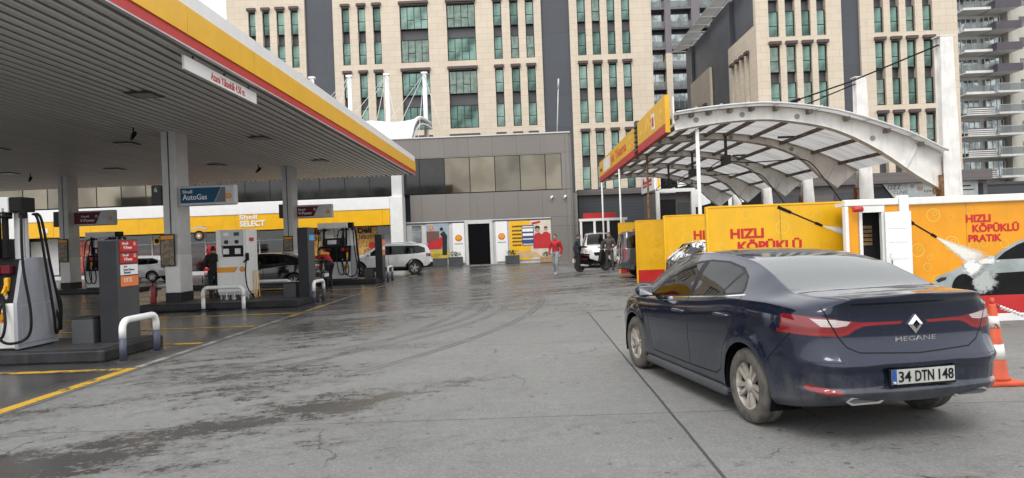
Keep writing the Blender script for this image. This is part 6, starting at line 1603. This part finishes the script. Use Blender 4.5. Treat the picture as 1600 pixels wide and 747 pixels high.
for i in range(4):
    a0, a1, c1, c0 = P_[i], P_[(i+1) % 4], Q[(i+1) % 4], Q[i]
    va = [b.bm.verts.new((p[0], ye+(0 if k < 2 else -.010), p[1])) for k, p in enumerate((a0, a1, c1, c0))]
    b.bm.faces.new(va)
    vb = [b.bm.verts.new((p[0], ye+.03, p[1])) for p in (a0, a1)]; b.bm.faces.new((va[0], va[1], vb[1], vb[0]))
    vc = [b.bm.verts.new((p[0], ye+.02, p[1])) for p in (c1, c0)]; b.bm.faces.new((va[2], va[3], vc[1], vc[0]))
b.prism(Q, 'y', ye+.004, ye+.02, 1)
C1.part('badge', b, [M['chrome'], M['black']], O1.get('trunk_lid'))
yl = min(skin_y(x, .787) for x in (-.15, 0, .15))
C1.text('MEGANE', (-.17, .17, .770, .804), 'front', yl+.012, M['chrome'], O1.get('trunk_lid'), .002, th=.016)
# ------------------------------------------------------------------ other vehicles
def base_body(L2, wb, H_, W2, belt, hood, rw, rear_y, rear_slope, zsill=.24, cowl=1.25, top0=None, wsh=.45, sh=.955, nose=.72):
    """tables for tall bodies: SUV, hatchback, van; L2 half length, W2 half width"""
    yr, yf = -L2+.05, L2-.05; h = wb/2
    rt = top0 if top0 is not None else yr+.25
    P = dict(yr=yr, yf=yf, wheels=(h, -h), rw=rw, ra=rw+.055, track=W2-.115, r0=-h-.25, f0=h+.25, zm=.62, flare=.02, ny=60, sub=4, zpan=.22, floor=.48, sh=sh,
        hw=[(yr, W2-.10), (yr+.12, W2-.045), (yr+.4, W2-.01), (-.5, W2), (.6, W2), (h, W2-.01), (yf-.4, W2-.06), (yf-.15, W2-.16), (yf, W2-.30)],
        zs=[(yr, belt+.06), (-.6, belt+.02), (.6, belt-.02), (cowl, belt-.05), (h+.3, hood-.10), (yf-.15, nose+.05), (yf, nose)],
        zt=[(yr, H_-.12), (rt, H_-.05), (-.6, H_-.005), (-.1, H_), (wsh-.35, H_-.02), (wsh, H_-.08), ((wsh+cowl)/2, (H_-.08+hood+.05)/2+.04), (cowl, hood+.05), (cowl+.3, hood), (h+.35, hood-.06), (yf-.12, nose+.13), (yf, nose+.07)],
        wr=[(yr, W2-.26), (-.6, W2-.27), (wsh, W2-.28), (cowl, W2-.18), (h, W2-.2), (yf-.15, W2-.32), (yf, W2-.45)],
        zr=[(yr, H_-.20), (rt, H_-.11), (-.6, H_-.065), (-.1, H_-.06), (wsh-.3, H_-.085), (wsh, H_-.15), ((wsh+cowl)/2, (H_-.15+hood)/2+.02), (cowl, hood), (cowl+.3, hood-.03), (h+.35, hood-.1), (yf-.12, nose+.09), (yf, nose+.04)],
        zb=[(yr, zsill+.08), (-h, zsill), (h, zsill-.02), (yf, zsill+.02)],
        rear=[(zsill, -L2+.10), (.45, -L2), (.62, -L2+.01), (.75, -L2+.06), (belt, -L2+.07), (belt+.12, -L2+.07+rear_slope*.15), (H_-.05, -L2+.07+rear_slope)],
        front=[(zsill-.05, L2-.12), (.35, L2-.02), (.55, L2), (nose, L2-.03), (nose+.15, L2-.14), (hood+.1, L2-.3)],
        ztop=hood, yrear=-L2+.75, yfront=h+.1, dash=cowl-.5, shelf=yr+.5, seat_rows=((.10, .5), (-.78, .5)))
    return P
RIGHTP = lambda extra={}: {'body': ('body', None), 'gap': ('body', M['black']), 'trim': ('body', TRIM), 'clad': ('body', M['charcoal']), 'fglass': ('front_window', GLASS, 'lr'), 'rglass': ('rear_window', GLASS, 'lr'), 'qglass': ('quarter_window', GLASS, 'lr'), 'backlight': ('back_window', GLASS), 'windscreen': ('windscreen', GLASS),
    'fdoor': ('front_door', None, 'lr'), 'rdoor': ('rear_door', None, 'lr'), 'lamp': ('taillight', REDL, 'lr'), 'headlamp': ('headlight', WHL, 'lr'), 'grille': ('grille', M['black']), 'bumper': ('rear_bumper', M['charcoal']), **extra}
def side_cuts(belt, H_, y0, y1, yw, yb, h, rise=.05, sill=.30, q=True):
    """doors and side windows: y0 rear end, y1 front foot of the glass, yw front top corner, yb B pillar"""
    top = H_-.135
    dlo = [(y1, belt-.01), (yw, top), (y0+.35, top-.03), (y0+.02, top-.16), (y0, belt+rise+.04), (y0+.4, belt+rise*.8)]
    c = [('trim', 'side', dlo, lambda c: c.z > belt-.1)]
    c.append(('fglass', 'side', [(y1-.12, belt+.012), (yw-.05, top-.035), (yb+.06, top-.035), (yb+.06, belt+.03)], None))
    yq = y0+.55 if q else y0+.1
    c.append(('rglass', 'side', [(yb-.06, belt+.035), (yb-.06, top-.035), (yq+.08, top-.05), (yq+.05, belt+.05)], None))
    if q: c.append(('qglass', 'side', [(yq-.02, belt+.055), (yq, top-.055), (y0+.34, top-.07), (y0+.08, top-.19), (y0+.07, belt+rise+.06)], None))
    fd = [(y1+.02, belt-.02), (y1-.02, sill+.1), (y1-.08, sill), (yb+.02, sill), (yb, belt+.0)]
    rd = [(yb, belt), (yb, sill), (-h+.55, sill), (-h+.42, sill+.10), (-h+.12, belt-.15), (-h+.02, belt+.03)]
    for pl in seam(fd)+seam(rd): c.append(('gap', 'side', pl, None))
    return [('fdoor', 'side', fd, None), ('rdoor', 'side', rd, None)]+c
def extras(T, W2, y, z, L2, paint, plate_z=.62, rails=False, H_=1.6):
    for s in (-1, 1):
        b = MB(); b.ball((s*(W2+.08), y, z), .11, (.95, .6, .75), 0, 2); T.part('mirror', b, paint)
    b = MB(); b.box(-.26, .26, -L2-.012, -L2+.02, plate_z-.06, plate_z+.06); T.part('number_plate', b, M['white'])
    if rails:
        for s in (-1, 1):
            b = MB(); b.tube([(s*(W2-.27), -1.5, H_-.04), (s*(W2-.26), -1.3, H_+.01), (s*(W2-.26), .1, H_+.01), (s*(W2-.27), .3, H_-.05)], .018, 6); T.part('roof_rail', b, M['chrome'])
# white SUV
L2, wb, H_, W2 = 2.31, 2.84, 1.64, .92
P = base_body(L2, wb, H_, W2, 1.03, 1.10, .355, -2.3, .30, .30, 1.12, -1.9, .35)
P['cuts'] = [('clad', 'side', [(-2.4, .1), (2.4, .1), (2.4, .44), (-2.4, .44)], lambda c: c.z < .44)]+[('clad', 'side', [(wy+.47*math.cos(R(a)), .355+.47*math.sin(R(a))) for a in range(-20, 201, 20)], None) for wy in (1.42, -1.42)]+side_cuts(1.03, H_, -1.98, 1.0, .32, -.12, 1.42, .06, .46)+[
    ('backlight', 'rear', [(-.58, 1.12), (.58, 1.12), (.52, 1.50), (-.52, 1.50)], lambda c: c.y < -1.7), ('windscreen', 'top', [(-.58, .30), (.58, .30), (.72, 1.08), (0, 1.15), (-.72, 1.08)], lambda c: c.z > 1.1),
    ('lamp', 'rear', [(-.95, 1.08), (-.62, 1.06), (-.62, .92), (-.95, .90)], lambda c: c.y < -2.02), ('headlamp', 'front', [(-.88, .93), (-.55, .88), (-.55, .78), (-.88, .78)], lambda c: c.y > 1.85), ('grille', 'front', [(-.5, .86), (.5, .86), (.42, .5), (-.42, .5)], lambda c: c.y > 2.0),
    ('bumper', 'rear', [(-.9, .2), (.9, .2), (.85, .62), (-.85, .62)], lambda c: c.y < -1.95)]
P['parts'] = RIGHTP(); P['nest'] = SEDAN['nest']
wp = car_paint('white_car_paint', (.72, .72, .71), .10, (.3, .3, .29), 0.)
T, O = car('parked_car', 'white SUV with black wheel arches standing beside the far pump', P, wp, (-7.25, 36.6, 0), R(90+7)); extras(T, W2, .82, 1.1, L2, wp, .75, True, H_)
# black sedan under the canopy: the same body in black
S2 = dict(SEDAN); S2['ny'] = 60; S2['sub'] = 4
bp = car_paint('black_car_paint', (.006, .006, .007), .15, (.05, .05, .05), .1)
T, O = car('parked_car', 'black sedan under the canopy behind the white gas pump', S2, bp, (-10.15, 27.35, 0), R(90)); T.paint = bp; sedan_details(T, O)
b = MB(); b.box(-.26, .26, -2.365, -2.31, .45, .57); T.part('number_plate', b, M['white'])
# old white hatchback at the far left
L2, wb, H_, W2 = 2.0, 2.48, 1.48, .84
P = base_body(L2, wb, H_, W2, .95, .98, .30, -2., .34, .24, 1.05, -1.6, .25)
def hatch_cuts(belt, H_, L2, h, W2):
    return side_cuts(belt, H_, -L2+.42, .90, .22, -.10, h, .03, .32)+[('backlight', 'rear', [(-.5, belt+.08), (.5, belt+.08), (.45, H_-.14), (-.45, H_-.14)], lambda c: c.y < -L2+.6), ('windscreen', 'top', [(-.52, .22), (.52, .22), (.66, 1.0), (0, 1.07), (-.66, 1.0)], lambda c: c.z > belt+.04),
        ('lamp', 'rear', [(-W2-.02, .92), (-W2+.26, .92), (-W2+.26, .74), (-W2-.02, .74)], lambda c: c.y < -L2+.28), ('headlamp', 'front', [(-.8, .78), (-.48, .76), (-.48, .64), (-.8, .64)], lambda c: c.y > L2-.5), ('grille', 'front', [(-.42, .72), (.42, .72), (.4, .56), (-.4, .56)], lambda c: c.y > L2-.3)]
P['cuts'] = hatch_cuts(.95, H_, L2, wb/2, W2); P['parts'] = RIGHTP(); P['nest'] = SEDAN['nest']
wp2 = car_paint('old_white_paint', (.55, .55, .54), .2, (.2, .19, .18), 0.)
T, O = car('parked_car', 'old white hatchback at the far left beyond the columns', P, wp2, (-22.0, 39.6, 0), R(90)); extras(T, W2, .75, .98, L2, M['black'], .55)
b = MB(); b.box(-W2-.012, W2+.012, -.55, .9, .56, .62); T.part('side_strip', b, M['charcoal'])
# dark grey van in a wash bay, tail to the lane
L2, wb, H_, W2 = 2.2, 2.72, 1.80, .90
def van_cuts(belt, H_, L2, h, W2):
    return side_cuts(belt, H_, -L2+.2, 1.1, .55, .0, h, .0, .36)+[('backlight', 'rear', [(-.62, belt+.05), (.62, belt+.05), (.58, H_-.16), (-.58, H_-.16)], lambda c: c.y < -L2+.5), ('windscreen', 'top', [(-.58, .52), (.58, .52), (.72, 1.28), (0, 1.34), (-.72, 1.28)], lambda c: c.z > belt+.02),
        ('lamp', 'rear', [(-W2-.02, 1.20), (-W2+.16, 1.20), (-W2+.18, .74), (-W2-.02, .74)], lambda c: c.y < -L2+.22), ('headlamp', 'front', [(-.86, .98), (-.5, .92), (-.5, .78), (-.86, .78)], lambda c: c.y > L2-.5), ('grille', 'front', [(-.45, .80), (.45, .80), (.4, .62), (-.4, .62)], lambda c: c.y > L2-.35)]
P = base_body(L2, wb, H_, W2, 1.08, 1.12, .325, -2.2, .10, .26, 1.32, -2.0, .55, .96, .80)
P['cuts'] = van_cuts(1.08, H_, L2, wb/2, W2); P['parts'] = RIGHTP(); P['nest'] = SEDAN['nest']
gp = car_paint('grey_van_paint', (.05, .052, .056), .3, (.14, .14, .135), .05)
T, O = car('parked_van', 'dark grey van with its red taillights towards the lane in a wash bay', P, gp, (5.62, 27.0, 0), R(-90+2), 'van'); extras(T, W2, .95, 1.12, L2, M['black'], .75)
b = MB(); b.box(-.50, .50, -1.5, .3, H_+.0, H_+.03); T.part('roof_rack', b, M['black'])
# white van facing the camera
P2 = dict(P); P2['cuts'] = van_cuts(1.08, H_, L2, wb/2, W2)
wp3 = car_paint('white_van_paint', (.66, .66, .66), .2, (.3, .3, .29), 0.)
T, O = car('parked_van', 'white van seen from the front behind the scooter', P2, wp3, (3.78, 37.9, 0), R(180), 'van'); extras(T, W2, .95, 1.12, L2, wp3, .75)
b = MB(); b.box(-.26, .26, L2, L2+.02, .42, .52); T.part('number_plate', b, M['white'])
# black hatchback under wash foam
L2, wb, H_, W2 = 2.1, 2.55, 1.46, .87
P = base_body(L2, wb, H_, W2, .95, .98, .31, -2.1, .55, .24, 1.05, -1.45, .25)
P['cuts'] = hatch_cuts(.95, H_, L2, wb/2, W2); P['parts'] = RIGHTP(); P['nest'] = SEDAN['nest']
fp = car_paint('black_wet_paint', (.008, .008, .009), .1, (.06, .06, .06), .1)
T, O = car('parked_car', 'black hatchback streaked with white wash foam between two yellow walls', P, fp, (5.36, 16.5, 0), R(-90-2)); extras(T, W2, .75, .98, L2, M['black'], .68)
def foam_mat():
    t = NT('wash_foam'); n = t.noise(3.2, 7, .7); n2 = t.noise(14., 5, .7)
    k = t.math('ADD', t.math('MULTIPLY', n, .7), t.math('MULTIPLY', n2, .4))
    a = t.ramp(k, .535, .60); tr = t.t.nodes.new('ShaderNodeBsdfTransparent')
    return t.done(t.mixs(a, tr.outputs[0], t.bsdf((.72, .73, .73), .6, 0, .3, t.bump(n2, .5, .02))))
bpy.context.view_layer.update()
b = MB(); NX, NY = 26, 60; grid = {}
for i in range(NY+1):
    for j in range(NX+1):
        x, y = -.84+1.68*j/NX, -2.05+3.6*i/NY
        hits = [loc.z for o in O.values() for ok, loc, no, ix in [o.ray_cast(Vector((x, y, 3)), Vector((0, 0, -1)))] if ok]
        if hits: grid[i, j] = b.bm.verts.new((x, y, max(hits)+.014))
for i in range(NY):
    for j in range(NX):
        q = [grid.get(k) for k in ((i, j), (i+1, j), (i+1, j+1), (i, j+1))]
        if all(q) and max(v.co.z for v in q)-min(v.co.z for v in q) < .3: b.bm.faces.new(q).smooth = True
T.part('foam', b, foam_mat())

# ------------------------------------------------------------------ scooter
sc = Thing('scooter', 'black scooter with a number plate parked in front of the white van', 'scooter', (3.0, 32.9, 0), R(-78))
# local: front towards +Y
for y in (.62, -.62):
    b = MB(); b.lathe([(.17, -.05), (.24, -.055), (.27, -.03), (.275, 0), (.27, .03), (.24, .055), (.17, .05), (.17, -.05)], 'x', (0, y, .275), 28, caps=False); wv = sc.part('wheel', b, M['tyre'])
    b = MB(); b.cyl((-.03, y, .275), (.03, y, .275), .168, seg=20); b.cyl((-.045, y, .275), (.045, y, .275), .06, seg=12); sc.part('rim', b, M['dkgrey'], wv)
b = MB(); b.prism([(-.85, .62), (-.80, .80), (-.20, .72), (-.12, .42), (-.05, .34), (.30, .34), (.34, .42), (-.02, .46), (-.10, .30), (-.35, .26), (-.55, .52)], 'x', -.16, .16); b.prism([(.30, .34), (.44, .96), (.52, .98), (.58, .60), (.46, .34)], 'x', -.20, .20); sc.part('body', b, M['black'])
b = MB(); b.prism([(-.84, .80), (-.82, .88), (-.20, .80), (-.12, .76), (-.20, .725), (-.80, .805)], 'x', -.15, .15); sc.part('seat', b, M['charcoal'])
b = MB(); b.box(-.17, .17, -.86, -.55, .91, 1.20, bev=.04); b.box(-.1, .1, -.8, -.6, .86, .905); sc.part('top_box', b, M['black'])
b = MB(); b.tube([(-.36, .40, 1.10), (-.2, .45, 1.05), (0, .47, 1.03), (.2, .45, 1.05), (.36, .40, 1.10)], .018, 8, smooth_n=4); b.cyl((0, .62, .28), (0, .46, 1.03), .03); sc.part('handlebar', b, M['black'])
b = MB(); b.prism([(.44, .985), (.54, 1.0), (.50, 1.35), (.46, 1.36)], 'x', -.16, .16); sc.part('wind_shield', b, M['dark_glass'])
b = MB(); b.prism([(.40, .56), (.55, .60), (.76, .56), (.90, .42), (.86, .40), (.74, .50), (.55, .54)], 'x', -.07, .07); sc.part('mudguard', b, M['black'])
b = MB(); b.box(-.1, .1, -.93, -.915, .42, .60); sc.part('number_plate', b, M['white_clean'])
b = MB(); b.box(-.09, .09, -.87, -.845, .66, .74, bev=.01); sc.part('tail_light', b, REDL)
b = MB(); b.cyl((.19, -.75, .32), (.17, -.25, .26), .055, .04); sc.part('exhaust', b, M['ltgrey'])
for s in (-1, 1):
    b = MB(); b.cyl((s*.25, .44, 1.05), (s*.30, .42, 1.25), .008); b.ball((s*.32, .42, 1.28), .055, (1, .35, .7)); sc.part('mirror', b, M['black'])
b = MB(); b.prism([(-.70, .56), (-.64, .62), (-.25, .60), (-.28, .54)], 'x', -.165, .165); sc.part('red_stripe', b, M['maroon'])

# ------------------------------------------------------------------ traffic cone with plastic chain
tc = Thing('traffic_cone', 'orange and white traffic cone behind the right rear corner of the navy sedan', 'traffic cone', (4.66, 7.25, 0))
b = MB(); b.box(-.19, .19, -.19, .19, 0, .045, bev=.015); tc.part('base', b, M['orangecone'])
def cone_r(z): return .125-(.125-.032)*(z-.046)/(.80-.046)
b = MB(); b.lathe([(cone_r(.046)+.012, .046), (cone_r(.07), .07), (cone_r(.78), .78), (cone_r(.80)*.8, .80)], 'z', seg=28); tc.part('body', b, M['orangecone'])
def worn_band():
    t = NT('worn_white_band'); n = t.noise(9., 4, .6); return t.done(t.bsdf(t.mix(t.ramp(n, .60, .63), (.66, .65, .62), (.50, .08, .03)), .5))
WB = worn_band()
for z0, z1 in ((.25, .40), (.56, .68)):
    b = MB(); b.lathe([(cone_r(z0)+.003, z0), (cone_r(z1)+.003, z1)], 'z', seg=28); tc.part('band', b, WB)
b = MB(); b.cyl((0, 0, .79), (0, 0, .86), .022, .018, 10); tc.part('cap', b, M['orangecone'])
T = Thing('plastic_chain', 'white and red plastic chain running from the traffic cone to the right', 'chain', (4.66, 7.25, .78))
pts = catmull([Vector((.05, .02, .0)), Vector((.35, .25, -.09)), Vector((.75, .55, -.20)), Vector((1.3, .95, -.26)), Vector((1.9, 1.3, -.20))], 10)
for i in range(0, len(pts)-1):
    p, q = pts[i], pts[i+1]; c = (p+q)/2; d = (q-p).normalized(); s_ = d.cross(Vector((0, 0, 1))).normalized(); u = s_ if i % 2 else d.cross(s_)
    b = MB(); b.tube([c+d*(.034*math.cos(2*math.pi*k/14))+u*(.016*math.sin(2*math.pi*k/14)) for k in range(15)], .006, 6); T.part('link', b, M['red'] if i < 3 else M['white_clean'])

# ------------------------------------------------------------------ people
def person(lab, loc, rz, pose, cols, hair=True, cap=None, h=1.75):
    """pose: joint positions in metres (x right, y forward, z up) for a 1.75 m figure"""
    J = dict(pelvis=(0, 0, .95), spine=(0, -.01, 1.12), chest=(0, 0, 1.32), neck=(0, .0, 1.48), head=(0, .02, 1.64),
        shL=(-.18, 0, 1.41), elL=(-.23, -.02, 1.13), wrL=(-.23, .05, .88), shR=(.18, 0, 1.41), elR=(.23, -.02, 1.13), wrR=(.23, .05, .88),
        hiL=(-.10, 0, .90), knL=(-.11, .02, .49), anL=(-.11, -.02, .08), toL=(-.13, .15, .035), hiR=(.10, 0, .90), knR=(.11, .02, .49), anR=(.11, -.02, .08), toR=(.13, .15, .035))
    J.update(pose); J = {k: Vector(v) for k, v in J.items()}
    RAD = dict(pelvis=.145, spine=.14, chest=.155, neck=.062, head=.085, shL=.085, elL=.058, wrL=.040, hiL=.105, knL=.075, anL=.052, toL=.042)
    for k in ('sh', 'el', 'wr', 'hi', 'kn', 'an', 'to'): RAD[k+'R'] = RAD[k+'L']
    E_ = [('pelvis', 'spine'), ('spine', 'chest'), ('chest', 'neck'), ('neck', 'head'), ('chest', 'shL'), ('shL', 'elL'), ('elL', 'wrL'), ('chest', 'shR'), ('shR', 'elR'), ('elR', 'wrR'),
        ('pelvis', 'hiL'), ('hiL', 'knL'), ('knL', 'anL'), ('anL', 'toL'), ('pelvis', 'hiR'), ('hiR', 'knR'), ('knR', 'anR'), ('anR', 'toR')]
    segs = []
    for a, c in E_:
        m = {'head': 'skin', 'neck': 'skin'}.get(c, 'top') if c in ('head',) else 'top'
        if a in ('hiL', 'hiR', 'knL', 'knR', 'pelvis') and c != 'spine': m = 'legs'
        if c in ('toL', 'toR'): m = 'shoe'
        segs.append((J[a], J[c], RAD[a], RAD[c], m))
    hands = {}
    for s in 'LR':
        d = (J['wr'+s]-J['el'+s]).normalized(); side = Vector((1 if s == 'R' else -1, 0, 0)); side = (side-d*d.dot(side)).normalized(); fw = d.cross(side)
        w_ = J['wr'+s]; palm = w_+d*.085
        segs.append((w_, palm, .030, .034, 'skin'))
        for i, (o, l) in enumerate(((-.030, .066), (-.010, .076), (.010, .072), (.029, .056))):
            k0 = palm+fw*o; k1 = k0+d*l*.55-side*.008; k2 = k1+d*l*.35-side*.025
            segs += [(k0, k1, .0105, .0095, 'skin'), (k1, k2, .0095, .008, 'skin')]
        t0 = w_+d*.03+fw*-.028; t1 = t0+d*.035+fw*-.028-side*.01; t2 = t1+d*.03+fw*-.006-side*.012
        segs += [(t0, t1, .013, .011, 'skin'), (t1, t2, .011, .009, 'skin')]
    hd = J['head']; up_ = (J['head']-J['neck']).normalized(); f_ = J.get('look', Vector((0, 1, 0))); f_ = (f_-up_*f_.dot(up_)).normalized(); r_ = f_.cross(up_)
    # body surface: smooth union of tapered capsules, meshed by voxel remesh
    b = MB()
    for a, c, ra, rb, m in segs:
        L_ = (c-a).length; n = max(2, int(L_/.05))
        b.cyl(a, c, ra, rb, 14 if ra > .02 else 8); b.ball(a, ra, sub=2 if ra > .02 else 1); b.ball(c, rb, sub=2 if rb > .02 else 1)
    for c, rx, ry, rz_ in ((J['chest'], .19, .115, .15), (J['spine'], .165, .11, .16), (J['pelvis'], .17, .12, .13)): b.ball(c, 1, (rx, ry, rz_), sub=3)
    M3 = Matrix((r_, f_, up_)).transposed().to_4x4(); 
    q = bmesh.ops.create_icosphere(b.bm, subdivisions=3, radius=1, matrix=Matrix.Translation(hd) @ M3 @ Matrix.Diagonal((.076, .098, .118, 1)))
    b.ball(hd+f_*.030-up_*.065, .055); b.ball(hd+f_*.100-up_*.012, .017); b.ball(hd+f_*.098-up_*.025, .020)
    for s in (-1, 1): b.ball(hd+r_*s*.077-up_*.01-f_*.01, .022, (.6, 1, 1.3))
    me = bpy.data.meshes.new('t'); b.bm.to_mesh(me); b.bm.free(); t = bpy.data.objects.new('t', me); COL.objects.link(t)
    md = t.modifiers.new('r', 'REMESH'); md.mode = 'VOXEL'; md.voxel_size = .0085; md.use_smooth_shade = True
    ms = t.modifiers.new('s', 'SMOOTH'); ms.factor = .5; ms.iterations = 4
    bpy.context.view_layer.update(); dg = bpy.context.evaluated_depsgraph_get(); bm_ = bpy.data.meshes.new_from_object(t.evaluated_get(dg)); bpy.data.objects.remove(t)
    names = ['top', 'legs', 'skin', 'shoe']; bm_.materials.clear()
    for k in names: bm_.materials.append(cols[k])
    A = np.array([tuple(s_[0]) for s_ in segs]); Bv = np.array([tuple(s_[1]) for s_ in segs]); ra = np.array([s_[2] for s_ in segs])
    head_i = [i for i, s_ in enumerate(segs)]
    nf = len(bm_.polygons); cen = np.empty(nf*3); bm_.polygons.foreach_get('center', cen); cen = cen.reshape(-1, 3)
    D_ = Bv-A; dl = (D_*D_).sum(1)+1e-9; best = np.full(nf, 1e9); idx = np.zeros(nf, int)
    for i in range(len(segs)):
        tt = np.clip(((cen-A[i])*D_[i]).sum(1)/dl[i], 0, 1); dist = np.linalg.norm(cen-(A[i]+tt[:, None]*D_[i]), axis=1)-ra[i]*.8
        w_ = dist < best; best[w_] = dist[w_]; idx[w_] = i
    mi = np.array([names.index(s_[4]) for s_ in segs])[idx]
    hdn = np.array(tuple(hd)); mi[np.linalg.norm(cen-hdn, axis=1) < .125] = 2
    if cols.get('yoke'):
        bm_.materials.append(cols['yoke']); mi[(mi == 0) & (cen[:, 2] > J['chest'].z+.055)] = 4
    bm_.polygons.foreach_set('material_index', mi.astype(np.int32)); bm_.polygons.foreach_set('use_smooth', np.ones(nf, bool))
    bm_.name = 'person'
    o = bpy.data.objects.new('person', bm_); COL.objects.link(o); o.location = loc; o.rotation_euler = (0, 0, rz); s = h/1.75; o.scale = (s, s, s)
    tag(o, lab, 'person')
    def child(nm, bb, m): c = mkobj(nm, bb, m); c.parent = o
    hb = MB(); bmesh.ops.create_icosphere(hb.bm, subdivisions=3, radius=1, matrix=Matrix.Translation(hd+up_*.012-f_*.012) @ M3 @ Matrix.Diagonal((.084, .102, .119, 1)))
    kill = [v for v in hb.bm.verts if ((v.co-hd).dot(f_) > .045 and (v.co-hd).dot(up_) < .055) or (v.co-hd).dot(up_) < -.05]
    bmesh.ops.delete(hb.bm, geom=kill, context='VERTS')
    for f in hb.bm.faces: f.smooth = True
    child('cap' if cap else 'hair', hb, cap or M['hair'])
    for s_ in (-1, 1):
        eb = MB(); eb.ball(hd+r_*s_*.030+f_*.090+up_*.012, .011); child('eye', eb, M['black'])
    return o
C_ = lambda nm, c: pm(nm, c, .75, var=.15, scale=12)
red_j = C_('red_jacket', (.42, .015, .02)); blk = C_('black_cloth', (.012, .012, .014)); gry = C_('grey_uniform', (.085, .075, .07)); lg = C_('light_grey_trousers', (.26, .27, .28)); navy_c = C_('navy_jacket', (.02, .024, .032)); shoe = C_('dark_shoes', (.02, .018, .016)); yel = C_('yellow_yoke', (.60, .33, .02))
S = M['skin']
person('man in red jacket and light grey trousers walking across the wet yard', (1.22, 30.6, 0), R(150), dict(hiL=(-.09, .02, .90), knL=(-.10, .14, .50), anL=(-.10, .10, .09), toL=(-.10, .27, .04), knR=(.10, -.02, .49), anR=(.10, -.20, .10), toR=(.11, -.04, .035), elL=(-.27, -.08, 1.14), wrL=(-.24, .0, .90), elR=(.27, .02, 1.14), wrR=(.24, .16, .93)), dict(top=red_j, legs=lg, skin=S, shoe=C_('pale_shoes', (.3, .3, .3))))
person('man in dark jacket standing with hands forward at the scooter', (2.30, 32.5, 0), R(-80), dict(head=(0, .07, 1.62), neck=(0, .02, 1.48), elL=(-.24, .05, 1.16), wrL=(-.14, .30, 1.15), elR=(.24, .05, 1.16), wrR=(.13, .32, 1.13), look=(0, 1, -.3)), dict(top=navy_c, legs=blk, skin=S, shoe=shoe))
person('man in grey work uniform and dark cap standing right of the scooter', (3.80, 33.0, 0), R(170), dict(elL=(-.27, -.02, 1.15), wrL=(-.16, .14, 1.02), elR=(.27, -.02, 1.15), wrR=(.16, .14, 1.02), knL=(-.13, .03, .49), anL=(-.15, -.02, .08), toL=(-.18, .14, .035), knR=(.13, .03, .49), anR=(.15, -.02, .08), toR=(.18, .14, .035)), dict(top=gry, legs=gry, skin=S, shoe=shoe), cap=blk)
person('man in red jacket with yellow shoulders stooping beside the black sedan', (-7.95, 28.15, 0), R(60), dict(pelvis=(0, -.10, .93), spine=(0, .02, 1.08), chest=(0, .16, 1.25), neck=(0, .29, 1.36), head=(0, .40, 1.44), shL=(-.18, .20, 1.30), shR=(.18, .20, 1.30), elL=(-.24, .34, 1.06), wrL=(-.16, .50, .92), elR=(.24, .30, 1.04), wrR=(.18, .46, .86), hiL=(-.10, -.10, .90), hiR=(.10, -.10, .90), look=(0, 1, -.6)), dict(top=red_j, legs=blk, skin=S, shoe=shoe, yoke=yel))
person('person in black clothes standing left of the white gas pump', (-10.35, 23.2, 0), R(20), dict(elL=(-.25, .02, 1.15), wrL=(-.15, .20, 1.08), elR=(.25, .02, 1.15), wrR=(.15, .20, 1.08)), dict(top=blk, legs=blk, skin=S, shoe=shoe))
